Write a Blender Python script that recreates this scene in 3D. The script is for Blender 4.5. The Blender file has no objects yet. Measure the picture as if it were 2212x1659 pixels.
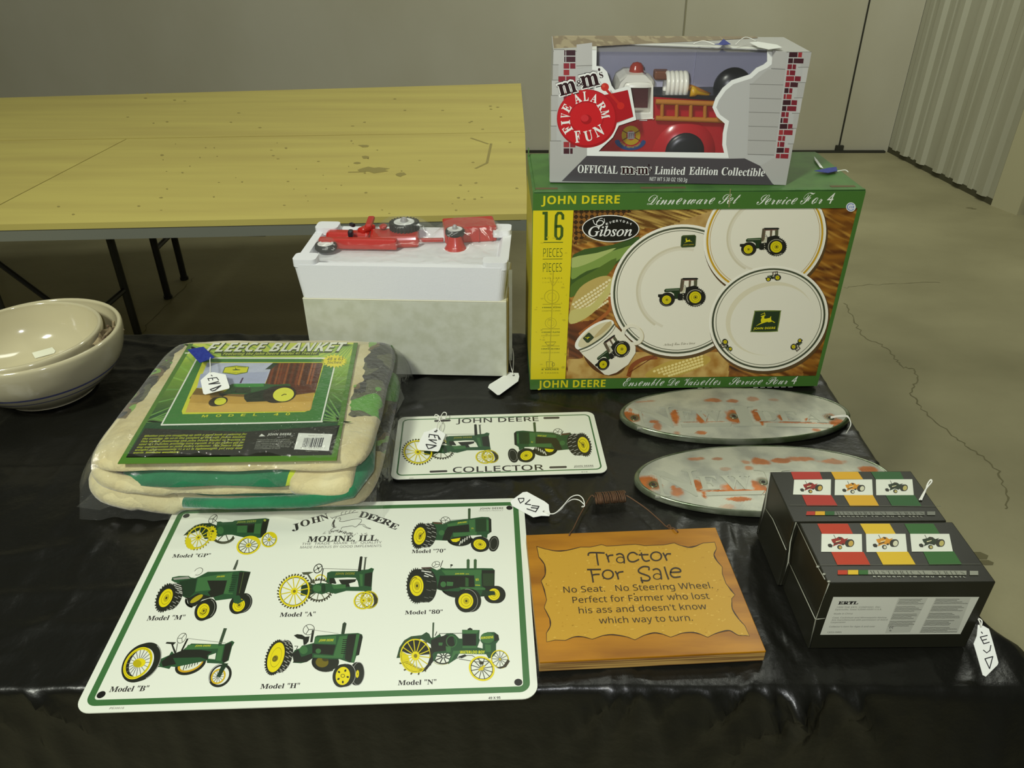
import bpy, math, random
from math import sin, cos, tan, pi, radians, sqrt, exp, hypot, atan2, floor
from mathutils import Vector as V, Matrix, noise, geometry

SC = bpy.context.scene
COL = SC.collection
random.seed(4)

# ------------------------------------------------------------------ camera, light, exposure
T = 0.74                                   # height of the table top above the concrete floor
FPX, PITCH, CAMZ = 1655.54, radians(32.139), 0.6809 + T   # focal length in pixels of a 2212 px wide frame
cd = bpy.data.cameras.new('camera')
cd.sensor_width = 36.0
cd.sensor_fit = 'HORIZONTAL'
cd.lens = FPX * 36.0 / 2212.0
cd.clip_start = 0.02
camera = bpy.data.objects.new('camera', cd)
COL.objects.link(camera)
camera.location = (0, 0, CAMZ)
camera.rotation_euler = (pi / 2 - PITCH, 0, 0)
SC.camera = camera

SC.view_settings.view_transform = 'Standard'
SC.view_settings.look = 'None'
SC.view_settings.gamma = 1.0
SC.view_settings.exposure = -0.66
SC.view_settings.use_curve_mapping = False

wd = bpy.data.worlds.new('hall_air')
SC.world = wd
wd.use_nodes = True
bg = wd.node_tree.nodes['Background']
bg.inputs[0].default_value = (0.90, 0.96, 0.80, 1)
bg.inputs[1].default_value = 0.05


def lamp(name, loc, aim, sx, sy, power, color):
    ld = bpy.data.lights.new(name, 'AREA')
    ld.shape = 'RECTANGLE'
    ld.size, ld.size_y = sx, sy
    ld.energy = power
    ld.color = color
    o = bpy.data.objects.new(name, ld)
    COL.objects.link(o)
    o.location = loc
    o.rotation_euler = (V(aim) - V(loc)).to_track_quat('-Z', 'Y').to_euler()
    return o


LC = (0.97, 1.0, 0.87)
lamp('ceiling_lamp_near', (-1.5, -1.1, 3.7), (-0.2, 0.9, T), 0.3, 0.6, 158, LC)
lamp('ceiling_lamp_middle', (-0.3, 2.2, 3.9), (-0.4, 2.6, 0), 1.4, 0.5, 27, LC)
lamp('ceiling_lamp_far', (1.9, 3.2, 3.9), (1.9, 4.6, 0.9), 1.2, 0.5, 92, LC)
flash = bpy.data.lights.new('camera_flash', 'AREA')
flash.size = 0.03
flash.energy = 7.0
flash.color = (0.93, 0.95, 1.0)
flash_o = bpy.data.objects.new('camera_flash', flash)
COL.objects.link(flash_o)
flash_o.location = (-0.05, -0.03, CAMZ + 0.05)
flash_o.rotation_euler = camera.rotation_euler

# ------------------------------------------------------------------ helpers
CF = V((0, cos(PITCH), -sin(PITCH)))
CU = V((0, sin(PITCH), cos(PITCH)))
CX = V((1, 0, 0))
CO = V((0, 0, CAMZ))
UP = V((0, 0, 1))


class Plane:
    """A real plane of the place; hit() measures where a photographed point lies on it."""
    def __init__(s, o, n):
        s.o, s.n = V(o), V(n).normalized()

    def hit(s, x, y):
        d = CF + CX * ((x - 1106) / FPX) + CU * ((829.5 - y) / FPX)
        return CO + d * ((s.o - CO).dot(s.n) / d.dot(s.n))


def level(z):
    return Plane((0, 0, z), (0, 0, 1))


def onz(x, y, z=T):
    return level(z).hit(x, y)


def pix(p):
    q = V(p) - CO
    z = q.dot(CF)
    return 1106 + FPX * q.dot(CX) / z, 829.5 - FPX * q.dot(CU) / z


def lin(c):
    return tuple((x / 12.92 if x <= 0.04045 else ((x + 0.055) / 1.055) ** 2.4) for x in c)


def hx(s):
    return lin(tuple(int(s[i:i + 2], 16) / 255 for i in (0, 2, 4)))


def mixc(a, b, t):
    t = max(0, min(1, t))
    return tuple(a[i] + (b[i] - a[i]) * t for i in range(3))


def fbm(x, y, z=0, o=4):
    return noise.fractal(V((x, y, z)), 1.0, 2.0, o)


def mat(name, color, rough=0.5, metal=0.0, spec=0.5, bump=None, var=None, coat=0.0, sheen=0.0):
    """bump = (scale, strength, distance); var = (second colour, scale(x,y,z), low, high, detail)"""
    m = bpy.data.materials.new(name)
    m.use_nodes = True
    nt = m.node_tree
    b = nt.nodes['Principled BSDF']
    b.inputs['Base Color'].default_value = (*color, 1)
    b.inputs['Roughness'].default_value = rough
    b.inputs['Metallic'].default_value = metal
    b.inputs['Specular IOR Level'].default_value = spec
    b.inputs['Coat Weight'].default_value = coat
    b.inputs['Coat Roughness'].default_value = 0.08
    b.inputs['Sheen Weight'].default_value = sheen
    N, L = nt.nodes, nt.links
    tc = None
    if bump or var:
        tc = N.new('ShaderNodeTexCoord')
    if var:
        c2, sc, lo, hi, det = var
        mp = N.new('ShaderNodeMapping')
        mp.inputs['Scale'].default_value = sc if isinstance(sc, tuple) else (sc,) * 3
        nz = N.new('ShaderNodeTexNoise')
        nz.inputs['Scale'].default_value = 1
        nz.inputs['Detail'].default_value = det
        rp = N.new('ShaderNodeValToRGB')
        rp.color_ramp.elements[0].position = lo
        rp.color_ramp.elements[0].color = (*color, 1)
        rp.color_ramp.elements[1].position = hi
        rp.color_ramp.elements[1].color = (*c2, 1)
        L.new(tc.outputs['Object'], mp.inputs[0])
        L.new(mp.outputs[0], nz.inputs['Vector'])
        L.new(nz.outputs[0], rp.inputs[0])
        L.new(rp.outputs[0], b.inputs['Base Color'])
    if bump:
        nz = N.new('ShaderNodeTexNoise')
        nz.inputs['Scale'].default_value = bump[0]
        nz.inputs['Detail'].default_value = 5
        bp = N.new('ShaderNodeBump')
        bp.inputs['Strength'].default_value = bump[1]
        bp.inputs['Distance'].default_value = bump[2]
        L.new(tc.outputs['Object'], nz.inputs['Vector'])
        L.new(nz.outputs[0], bp.inputs['Height'])
        L.new(bp.outputs[0], b.inputs['Normal'])
    return m


def inkmat(name, rough, spec=0.4, metal=0.0, bump=None):
    m = mat(name, (0.5, 0.5, 0.5), rough, metal, spec, bump)
    a = m.node_tree.nodes.new('ShaderNodeAttribute')
    a.attribute_name = 'Col'
    m.node_tree.links.new(a.outputs['Color'], m.node_tree.nodes['Principled BSDF'].inputs['Base Color'])
    return m


def filmmat(name, haze, rough, bump, tint=(1, 1, 1)):
    """clear wrinkled plastic film: mostly see-through, with a gloss and a faint milky haze"""
    m = bpy.data.materials.new(name)
    m.use_nodes = True
    N, L = m.node_tree.nodes, m.node_tree.links
    N.clear()
    out = N.new('ShaderNodeOutputMaterial')
    tr = N.new('ShaderNodeBsdfTransparent')
    tr.inputs[0].default_value = (*tint, 1)
    df = N.new('ShaderNodeBsdfDiffuse')
    df.inputs[0].default_value = (0.85, 0.87, 0.78, 1)
    gl = N.new('ShaderNodeBsdfGlossy')
    gl.inputs['Roughness'].default_value = rough
    tc = N.new('ShaderNodeTexCoord')
    nz = N.new('ShaderNodeTexNoise')
    nz.inputs['Scale'].default_value = bump[0]
    nz.inputs['Detail'].default_value = 4
    bp = N.new('ShaderNodeBump')
    bp.inputs['Strength'].default_value = bump[1]
    bp.inputs['Distance'].default_value = bump[2]
    L.new(tc.outputs['Object'], nz.inputs['Vector'])
    L.new(nz.outputs[0], bp.inputs['Height'])
    L.new(bp.outputs[0], gl.inputs['Normal'])
    fr = N.new('ShaderNodeFresnel')
    fr.inputs[0].default_value = 1.45
    L.new(bp.outputs[0], fr.inputs['Normal'])
    m1 = N.new('ShaderNodeMixShader')
    m1.inputs[0].default_value = haze
    L.new(tr.outputs[0], m1.inputs[1])
    L.new(df.outputs[0], m1.inputs[2])
    m2 = N.new('ShaderNodeMixShader')
    cap = N.new('ShaderNodeMath')
    cap.operation = 'MINIMUM'
    cap.inputs[1].default_value = 0.16
    L.new(fr.outputs[0], cap.inputs[0])
    L.new(cap.outputs[0], m2.inputs[0])
    L.new(m1.outputs[0], m2.inputs[1])
    L.new(gl.outputs[0], m2.inputs[2])
    L.new(m2.outputs[0], out.inputs[0])
    return m


class M:
    """collects shapes in world coordinates and links them as ONE mesh object"""
    def __init__(s):
        s.v, s.f, s.mi, s.c, s.m = [], [], [], [], 0
        s.col = None

    def face(s, idx):
        s.f.append(tuple(idx))
        s.mi.append(s.m)
        s.c.append(s.col or (0.8, 0.8, 0.8))

    def add(s, verts, faces):
        n = len(s.v)
        s.v += [V(p) for p in verts]
        for f in faces:
            s.face([i + n for i in f])
        return n

    def box(s, o, u, v, w):
        o, u, v, w = V(o), V(u), V(v), V(w)
        p = [o, o + u, o + u + v, o + v, o + w, o + u + w, o + u + v + w, o + v + w]
        s.add(p, [(3, 2, 1, 0), (4, 5, 6, 7), (0, 1, 5, 4), (1, 2, 6, 5), (2, 3, 7, 6), (3, 0, 4, 7)])

    def cbox(s, c, x, y, z, a=0):
        u, v = V((cos(a), sin(a), 0)) * x, V((-sin(a), cos(a), 0)) * y
        s.box(V(c) - u / 2 - v / 2 - V((0, 0, z / 2)), u, v, V((0, 0, z)))

    def prism(s, pts, off):
        """solid from a polygon (list of points) pushed along off"""
        n = len(pts)
        pts = [V(p) for p in pts]
        off = V(off)
        tri = geometry.tessellate_polygon([pts])
        s.add(pts + [p + off for p in pts],
              [(a, b, c) for a, b, c in tri] + [(a + n, b + n, c + n) for a, b, c in tri] +
              [(i, (i + 1) % n, (i + 1) % n + n, i + n) for i in range(n)])

    def tube(s, pts, r, n=8, cap=True):
        pts = [V(p) for p in pts]
        rr = r if isinstance(r, (list, tuple)) else [r] * len(pts)
        rings, up = [], V((0, 0, 1))
        for i, p in enumerate(pts):
            d = (pts[min(i + 1, len(pts) - 1)] - pts[max(i - 1, 0)])
            d = d.normalized() if d.length > 1e-9 else V((0, 0, 1))
            a = d.cross(up)
            if a.length < 1e-3:
                a = d.cross(V((1, 0, 0)))
            a.normalize()
            b = a.cross(d)
            rings += [p + (a * cos(2 * pi * k / n) + b * sin(2 * pi * k / n)) * rr[i] for k in range(n)]
        fs = [(i * n + k, i * n + (k + 1) % n, (i + 1) * n + (k + 1) % n, (i + 1) * n + k)
              for i in range(len(pts) - 1) for k in range(n)]
        if cap:
            fs += [tuple(range(n))[::-1], tuple(range((len(pts) - 1) * n, len(pts) * n))]
        s.add(rings, fs)

    def lathe(s, prof, o, n=48, ax=(0, 0, 1), ex=None, a0=0, a1=2 * pi):
        """prof = [(radius, height)...] about axis ax through o"""
        ax = V(ax).normalized()
        ex = V(ex) if ex else (V((1, 0, 0)) if abs(ax.x) < 0.9 else V((0, 1, 0)))
        ex = (ex - ax * ex.dot(ax)).normalized()
        ey = ax.cross(ex)
        full = abs(a1 - a0 - 2 * pi) < 1e-6
        nn = n if full else n + 1
        vs = []
        for r, h in prof:
            for k in range(nn):
                t = a0 + (a1 - a0) * k / n
                vs.append(V(o) + ax * h + (ex * cos(t) + ey * sin(t)) * r)
        fs = []
        for i in range(len(prof) - 1):
            for k in range(n):
                k2 = (k + 1) % nn
                fs.append((i * nn + k, i * nn + k2, (i + 1) * nn + k2, (i + 1) * nn + k))
        s.add(vs, fs)

    def ball(s, c, rx, ry, rz, n=20, a=0):
        vs, fs, k = [], [], n // 2
        for i in range(k + 1):
            th = pi * i / k
            for j in range(n):
                ph = 2 * pi * j / n
                x, y = rx * sin(th) * cos(ph), ry * sin(th) * sin(ph)
                vs.append(V(c) + V((x * cos(a) - y * sin(a), x * sin(a) + y * cos(a), rz * cos(th))))
        for i in range(k):
            for j in range(n):
                fs.append((i * n + j, (i + 1) * n + j, (i + 1) * n + (j + 1) % n, i * n + (j + 1) % n))
        s.add(vs, fs)

    def grid(s, fn, nu, nv, colfn=None):
        vs = [fn(i / nu, j / nv) for j in range(nv + 1) for i in range(nu + 1)]
        n = len(s.v)
        s.v += [V(p) for p in vs]
        for j in range(nv):
            for i in range(nu):
                if colfn:
                    s.col = colfn((i + .5) / nu, (j + .5) / nv)
                a = n + j * (nu + 1) + i
                s.face((a, a + 1, a + nu + 2, a + nu + 1))

    def build(s, name, mats, parent=None, smooth=False, bevel=0, loc=None, label=None, angle=None, seg=2, weld=False, subsurf=0):
        if not isinstance(mats, (list, tuple)):
            mats = [mats]
        o0 = V(parent['_o']) if parent is not None else V(loc or (0, 0, 0))
        me = bpy.data.meshes.new(name)
        me.from_pydata([tuple(p - o0) for p in s.v], [], s.f)
        for m in mats:
            me.materials.append(m)
        me.polygons.foreach_set('material_index', s.mi)
        if s.col is not None:
            ca = me.color_attributes.new('Col', 'FLOAT_COLOR', 'CORNER')
            buf = []
            for f, c in zip(s.f, s.c):
                buf += [c[0], c[1], c[2], 1.0] * len(f)
            ca.data.foreach_set('color', buf)
        me.update()
        if smooth:
            me.polygons.foreach_set('use_smooth', [True] * len(s.f))
            if angle:
                me.set_sharp_from_angle(angle=radians(angle))
        o = bpy.data.objects.new(name, me)
        COL.objects.link(o)
        if weld:
            o.modifiers.new('weld', 'WELD').merge_threshold = 1e-5
        if bevel:
            b = o.modifiers.new('bevel', 'BEVEL')
            b.width, b.segments, b.limit_method, b.angle_limit = bevel, seg, 'ANGLE', radians(40)
        if subsurf:
            b = o.modifiers.new('sub', 'SUBSURF')
            b.levels = b.render_levels = subsurf
        if parent is not None:
            o.parent = parent
        else:
            o.location = o0
            o['_o'] = tuple(o0)
        if label:
            o['label'] = label
        return o


def tag(o, label, cat, group=None):
    o['label'], o['category'] = label, cat
    if group:
        o['group'] = group
    return o


def thing(name, label, cat, loc, group=None):
    o = bpy.data.objects.new(name, None)
    o.empty_display_size = 0.02
    COL.objects.link(o)
    o.location = loc
    o['_o'] = tuple(loc)
    return tag(o, label, cat, group)


def struct(o):
    o['kind'] = 'structure'
    return o


# ------------------------------------------------------------------ print: flat inks laid on a real surface
_ST = {'sans': (0x1d5a0, 0x1d5ba, 0x1d7e2), 'sb': (0x1d5d4, 0x1d5ee, 0x1d7ec), 'sbi': (0x1d63c, 0x1d656, None),
       'ser': (0x1d400, 0x1d41a, 0x1d7ce), 'seri': (0x1d468, 0x1d482, None), 'si': (0x1d434, 0x1d44e, None),
       'scr': (0x1d49c, 0x1d4b6, None), 'bscr': (0x1d4d0, 0x1d4ea, None), 'mono': (0x1d670, 0x1d68a, 0x1d7f6)}
_EX = {'scr': {'B': 0x212c, 'E': 0x2130, 'F': 0x2131, 'H': 0x210b, 'I': 0x2110, 'L': 0x2112, 'M': 0x2133, 'R': 0x211b,
               'e': 0x212f, 'g': 0x210a, 'o': 0x2134}, 'si': {'h': 0x210e}}


def styled(t, st):
    if st not in _ST:
        return t
    u, l, d = _ST[st]
    out = ''
    for ch in t:
        if ch in _EX.get(st, {}):
            out += chr(_EX[st][ch])
        elif 'A' <= ch <= 'Z':
            out += chr(u + ord(ch) - 65)
        elif 'a' <= ch <= 'z':
            out += chr(l + ord(ch) - 97)
        elif ch.isdigit() and d:
            out += chr(d + int(ch))
        else:
            out += ch
    return out


_GC = {}


def glyphs(t, st, fat=0.0, res=2, deep=0.0, spacing=1.0):
    k = (t, st, fat, deep, spacing)
    if k in _GC:
        return _GC[k]
    c = bpy.data.curves.new('lettering', 'FONT')
    c.body = styled(t, st)
    c.resolution_u = res
    c.offset = fat
    c.extrude = deep
    c.space_character = spacing
    o = bpy.data.objects.new('lettering', c)
    COL.objects.link(o)
    me = bpy.data.meshes.new_from_object(o)
    vs = [v.co.copy() for v in me.vertices]
    fs = [tuple(p.vertices) for p in me.polygons]
    bpy.data.objects.remove(o)
    bpy.data.curves.remove(c)
    bpy.data.meshes.remove(me)
    _GC[k] = (vs, fs)
    return _GC[k]


def capheight(st):
    vs, _ = glyphs('H' if st not in ('scr', 'bscr') else 'D', st)
    return max(v.y for v in vs)


def crom(pts, n=6, closed=False):
    out, m = [], len(pts)
    for i in range(m if closed else m - 1):
        if closed:
            p = [pts[(i + k) % m] for k in (-1, 0, 1, 2)]
        else:
            p = [pts[max(0, min(m - 1, i + k))] for k in (-1, 0, 1, 2)]
        for k in range(n):
            t = k / n
            out.append(tuple(0.5 * (2 * p[1][q] + (p[2][q] - p[0][q]) * t + (2 * p[0][q] - 5 * p[1][q] + 4 * p[2][q] - p[3][q]) * t * t
                                    + (3 * p[1][q] - p[0][q] - 3 * p[2][q] + p[3][q]) * t ** 3) for q in range(len(pts[0]))))
    if not closed:
        out.append(tuple(pts[-1]))
    return out


def pts2(a):
    if isinstance(a[0], list):
        return list(a[0])
    return list(a) if isinstance(a[0], tuple) else flat(a)


def flat(a):
    return [(a[i], a[i + 1]) for i in range(0, len(a), 2)]


class Art(M):
    """inks on one surface: `pl` is the surface, fr() sets the scale the drawing was measured in"""
    def __init__(s, pl, eps=2e-5):
        super().__init__()
        s.pl, s.eps, s.L = pl, eps, 1
        s.col = (0, 0, 0)
        s.fr(0, 0, 1)
        s.lo = None
        s.ymin = -1e9

    def fr(s, x0, y0, k):
        s.A = (1 / k, 0, x0, 0, 1 / k, y0)
        s.lo = None

    def local(s, o, u, v):
        s.lo = (V(o), V(u), V(v))

    def aff(s, P, Q):
        """three measured points P of a drawing land on Q (photo scale)"""
        m = Matrix([[p[0], p[1], 1] for p in P]).inverted()
        a = m @ V([q[0] for q in Q])
        b = m @ V([q[1] for q in Q])
        s.A = (a[0], a[1], a[2], b[0], b[1], b[2])
        s.lo = None

    def sim(s, p1, p2, q1, q2, flip=1):
        def third(a, b, f):
            return (a[0] - f * (b[1] - a[1]), a[1] + f * (b[0] - a[0]))
        s.aff([p1, p2, third(p1, p2, 1)], [q1, q2, third(q1, q2, flip)])

    def px(s, x, y):
        a = s.A
        return a[0] * x + a[1] * y + a[2], a[3] * x + a[4] * y + a[5]

    def P(s, x, y):
        if s.lo:
            return s.lo[0] + s.lo[1] * x + s.lo[2] * y
        return s.pl.hit(*s.px(x, y))

    def lay(s, pts3, faces, col):
        s.col = hx(col) if isinstance(col, str) else col
        z = s.pl.n * (s.eps * s.L)
        s.add([p + z for p in pts3], faces)
        s.L += 1

    def p(s, col, *a, sm=0):
        q = pts2(a)
        if sm:
            q = crom(q, sm, True)
        w = [s.P(x, y) for x, y in q]
        # tessellate in the drawing's own 2D scale
        tri = geometry.tessellate_polygon([[V((x, y, 0)) for x, y in q]])
        s.lay(w, [tuple(t) for t in tri], col)

    def ell(s, cx, cy, rx, ry, rot=0, n=36, a0=0, a1=360):
        r = radians(rot)
        o = []
        full = a1 - a0 >= 360
        for k in range(n if full else n + 1):
            t = radians(a0 + (a1 - a0) * k / n)
            x, y = rx * cos(t), ry * sin(t)
            o.append((cx + x * cos(r) - y * sin(r), max(s.ymin, cy + x * sin(r) + y * cos(r))))
        return o

    def e(s, col, cx, cy, rx, ry, rot=0, n=36):
        s.p(col, s.ell(cx, cy, rx, ry, rot, n))

    def ring(s, col, cx, cy, rx, ry, rot, w, n=40, a0=0, a1=360):
        """ring of relative thickness w (0..1)"""
        full = a1 - a0 >= 360
        o = s.ell(cx, cy, rx, ry, rot, n, a0, a1)
        i = s.ell(cx, cy, rx * (1 - w), ry * (1 - w), rot, n, a0, a1)
        m = len(o)
        fs = [(k, (k + 1) % m, m + (k + 1) % m, m + k) for k in range(m if full else m - 1)]
        s.lay([s.P(*q) for q in o + i], fs, col)

    def s_(s, col, w, *a, sm=0, taper=0):
        q = pts2(a)
        if sm:
            q = crom(q, sm)
        vs, fs = [], []
        n = len(q)
        for i in range(n):
            p0, p1 = q[max(0, i - 1)], q[min(n - 1, i + 1)]
            dx, dy = p1[0] - p0[0], p1[1] - p0[1]
            l = hypot(dx, dy) or 1
            ww = w / 2 * (1 if not taper else max(0.12, 1 - taper * abs(2 * i / (n - 1) - 1)))
            ex = 0
            if i == 0:
                ex = -0.3 * w
            if i == n - 1:
                ex = 0.3 * w
            bx, by = q[i][0] + dx / l * ex, q[i][1] + dy / l * ex
            vs += [(bx - dy / l * ww, by + dx / l * ww), (bx + dy / l * ww, by - dx / l * ww)]
        fs = [(2 * i, 2 * i + 1, 2 * i + 3, 2 * i + 2) for i in range(n - 1)]
        s.lay([s.P(*v) for v in vs], fs, col)

    def spokes(s, col, w, cx, cy, rx, ry, rot, n, r0=0.15, r1=0.9, ph=0):
        r = radians(rot)
        L = s.L
        for k in range(n):
            t = 2 * pi * k / n + ph
            q = []
            for f in (r0, r1):
                x, y = rx * f * cos(t), ry * f * sin(t)
                q += [cx + x * cos(r) - y * sin(r), cy + x * sin(r) + y * cos(r)]
            s.L = L
            s.s_(col, w, *q)

    def lugs(s, col, cx, cy, rx, ry, rot, n, ln, w, a0=0, a1=360):
        r = radians(rot)
        L = s.L
        for k in range(n):
            t = radians(a0 + (a1 - a0) * k / n)
            q = []
            for f in (0.96, 1 + ln):
                tt = t + (f - 1) * 0.5
                x, y = rx * f * cos(tt), ry * f * sin(tt)
                q += [cx + x * cos(r) - y * sin(r), cy + x * sin(r) + y * cos(r)]
            s.L = L
            s.s_(col, w, *q)

    def tyre(s, cx, cy, rx, ry, rot, dx, dy, hub=None, tread=6, col='27271f', grey='8f8f84', lug=0, yel='d8c915'):
        """rubber tyre seen at an angle: face ellipse swept by (dx, dy) with pale tread bars, then a rim"""
        for k in range(6, 0, -1):
            s.e(col, cx + dx * k / 6, cy + dy * k / 6, rx, ry, rot)
        if lug:
            s.lugs(col, cx, cy, rx, ry, rot, lug, 0.07, rx * 0.09)
        r = radians(rot)
        if tread:
            L = s.L
            sgn = 1 if dx >= 0 else -1
            for k in range(tread):
                t = radians(-75 + 150 * k / (tread - 1)) - r
                if sgn < 0:
                    t = pi - t
                x, y = rx * cos(t), ry * sin(t)
                ex, ey = cx + x * cos(r) - y * sin(r), cy + x * sin(r) + y * cos(r)
                s.L = L
                for j in (0.35, 0.8):
                    s.s_(grey, rx * 0.045, ex + dx * (j - .25), ey + dy * j - rx * .05, ex + dx * (j + .12), ey + dy * j + rx * .06)
        s.e(col, cx, cy, rx, ry, rot)
        if hub:
            hx_, hy_, ha, hb, hr = hub
            s.e(yel, hx_, hy_, ha, hb, hr)
            s.ring('8a7f10', hx_ + ha * .05, hy_, ha * .72, hb * .72, hr, 0.08)
            s.e('b3a514', hx_ + ha * .06, hy_, ha * .42, hb * .42, hr)
            s.e('33321a', hx_ + ha * .06, hy_, ha * .14, hb * .14, hr)

    def steel(s, cx, cy, rx, ry, rot, w, n, col='d8c915', sp='c8ba20', hubr=0.22, lug=0, lugc='4a4a20', ph=0.2, sw=None):
        if lug:
            s.lugs(lugc, cx, cy, rx, ry, rot, lug, 0.1, rx * 0.09)
        s.ring('3a3920', cx, cy, rx * 1.0, ry * 1.0, rot, w * 1.35)
        s.ring(col, cx, cy, rx, ry, rot, w)
        s.spokes(sp, sw or rx * 0.06, cx, cy, rx, ry, rot, n, 0.1, 1 - w, ph)
        s.e(col, cx, cy, rx * hubr, ry * hubr, rot)
        s.e('7a7020', cx, cy, rx * hubr * .45, ry * hubr * .45, rot)

    def t(s, col, txt, st, x0, y0, x1, y1, h, fat=0.0, spacing=1.0, lean=0):
        vs, fs = glyphs(txt, st, fat, 2, 0.0, spacing)
        if lean:
            vs = [V((v.x + lean * v.y, v.y, 0)) for v in vs]
        if not vs:
            return
        xa, xb = min(v.x for v in vs), max(v.x for v in vs)
        p0, p1 = s.P(x0, y0), s.P(x1, y1)
        u = p1 - p0
        L = u.length
        u.normalize()
        w = s.pl.n.cross(u)
        up = s.P(x0, y0 - h) - p0 if not s.lo else s.lo[2].normalized() * h
        sy = abs(up.dot(w)) / capheight(st)
        sx = L / (xb - xa)
        s.lay([p0 + u * ((v.x - xa) * sx) + w * (v.y * sy) for v in vs], fs, col)


def squiggle(A, col, w, x0, y0, x1, y1, amp, n, seed=0):
    """a line of print too small to read"""
    rnd = random.Random(seed)
    x = 0.0
    L = A.L
    while x < 1:
        l = rnd.uniform(0.03, 0.09) * 40 / n
        e = min(1, x + l)
        A.L = L
        A.s_(col, w, x0 + (x1 - x0) * x, y0 + (y1 - y0) * x + rnd.uniform(-amp, amp), x0 + (x1 - x0) * e, y0 + (y1 - y0) * e + rnd.uniform(-amp, amp))
        x = e + 0.012 * 40 / n


INK_MATT = inkmat('printed_card', 0.5, 0.3)
INK_GLOSS = inkmat('glossy_print', 0.28, 0.5)
INK_SHEET = inkmat('enamelled_sheet_metal', 0.3, 0.5)
INK_WOOD = inkmat('varnished_print', 0.38, 0.4)

# ------------------------------------------------------------------ the hall: floor, walls, trim
m_floor = mat('stained_concrete', hx('a09a78'), 0.55, spec=0.3, bump=(30, 0.25, 0.004), var=(hx('7d785a'), (0.9, 1.3, 1), 0.35, 0.7, 6))
m_wall = mat('painted_panel', hx('bfbba8'), 0.6, spec=0.25, bump=(9, 0.1, 0.01), var=(hx('b3ae98'), (0.8, 0.8, 0.5), 0.4, 0.65, 5))
m_metal_wall = mat('white_ribbed_steel', hx('b9b8a4'), 0.45, spec=0.4, var=(hx('aaa892'), (3, 3, 0.4), 0.4, 0.7, 4))
m_trim = mat('pale_trim_paint', hx('bcb795'), 0.5, spec=0.3)
m_dark = mat('dark_gap', hx('2c2b20'), 0.8)
m_crack = mat('dark_crack', hx('6a6546'), 0.9)  # the cracks and spots have their own darker concrete colour

f = M()
f.m = 0
f.add([(-9, -4, 0), (5, -4, 0), (5, 5.4, 0), (-9, 5.4, 0)], [(0, 1, 2, 3)])
f.m = 1


def crack(px, w, seed):
    rnd = random.Random(seed)
    pts = [onz(x, y, 0.0008) for x, y in px]
    fine = crom([tuple(p) for p in pts], 7)
    vs = []
    for i, p in enumerate(fine):
        q0, q1 = V(fine[max(0, i - 1)]), V(fine[min(len(fine) - 1, i + 1)])
        d = (q1 - q0).normalized()
        nrm = V((-d.y, d.x, 0))
        c = V(p) + nrm * rnd.uniform(-0.008, 0.008)
        ww = w * rnd.uniform(0.25, 0.7)
        vs += [c - nrm * ww, c + nrm * ww]
    f.add(vs, [(2 * i, 2 * i + 1, 2 * i + 3, 2 * i + 2) for i in range(len(fine) - 1)])


crack([(1826, 655), (1845, 692), (1868, 727), (1908, 748), (1935, 775), (1950, 792), (1975, 800), (1978, 828), (1970, 850), (2000, 890),
       (2060, 940), (2100, 970), (2150, 1010), (2170, 1060), (2178, 1100)], 0.0045, 1)
crack([(1825, 622), (1870, 616), (1940, 612), (2030, 610)], 0.002, 2)
crack([(300, 728), (330, 690), (380, 640), (420, 600)], 0.003, 3)
for cx, cy, r in ((2095, 449, .02), (2104, 451, .015), (2110, 1200, .03), (2130, 1215, .02)):
    c = onz(cx, cy, 0.0008)
    f.add([c + V((r * cos(t * 1.05) * (1 + .4 * sin(t * 3)), .5 * r * sin(t * 1.05), 0)) for t in range(6)], [(0, 1, 2, 3, 4, 5)])
struct(f.build('floor', [m_floor, m_crack]))

w = M()
w.box((-9, 5.2, 0), (11.525, 0, 0), (0, .12, 0), (0, 0, 4.2))
struct(w.build('wall_back', m_wall))
for i, (xa, xb) in enumerate(((1.0835, 1.0500), (2.1930, 2.1700))):
    s = M()
    s.prism([(xb - .004, 5.199, .95 + .6), (xb + .004, 5.199, .95 + .6), (xa + .005, 5.199, 0.0), (xa - .005, 5.199, 0.0)], (0, -.004, 0))
    if i:
        s.cbox((xa, 5.19, .02), .05, .02, .05)
    struct(s.build('trim_%d' % (i + 1), m_dark if i else mat('panel_joint', hx('8f8a70'), .8)))
b = M()
b.box((-9, 5.17, 0), (11.5, 0, 0), (0, .03, 0), (0, 0, .012))
struct(b.build('baseboard_back', m_dark))

# ribbed right wall: from the corner to the door frame
ra, rb = V((2.527, 5.2, 0)), V((2.655, 4.127, 0))
rd = (rb - ra)
rl = rd.length
rd.normalize()
rn = V((-1, 0, 0))
rn = (rn - rd * rn.dot(rd)).normalized()
prof = []
k = 0
ribs = [onz(x, y, 0) for x, y in ((1958.6, 345), (1995, 363), (2041, 381), (2081, 404), (2124, 431))]
rs = sorted((p - ra).dot(rd) for p in ribs)
prof = [(0, 0)]
for q in rs:
    prof += [(q - .045, 0), (q - .022, .02), (q + .022, .02), (q + .045, 0)]
prof.append((rl, 0))
fine = []
for (a0, h0), (a1, h1) in zip(prof, prof[1:]):
    fine.append((a0, h0))
    if h0 == h1 == 0 and a1 - a0 > .09:
        for t in (.3, .37, .63, .7):
            fine.append((a0 + (a1 - a0) * t, .005 if t in (.37, .63) else 0))
fine.append(prof[-1])
g = M()
vs = []
for a, h in fine:
    for z in (.03, 4.2):
        vs.append(ra + rd * a + rn * h + V((0, 0, z)))
g.add(vs, [(2 * i, 2 * i + 2, 2 * i + 3, 2 * i + 1) for i in range(len(fine) - 1)])
g.box(ra - rn * .1 + V((0, 0, .03)), rd * rl, rn * .095, (0, 0, 4.17))
struct(g.build('wall_right', m_metal_wall))
g = M()
g.box(ra - rn * .05, rd * rl, rn * .052, (0, 0, .035))
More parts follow.
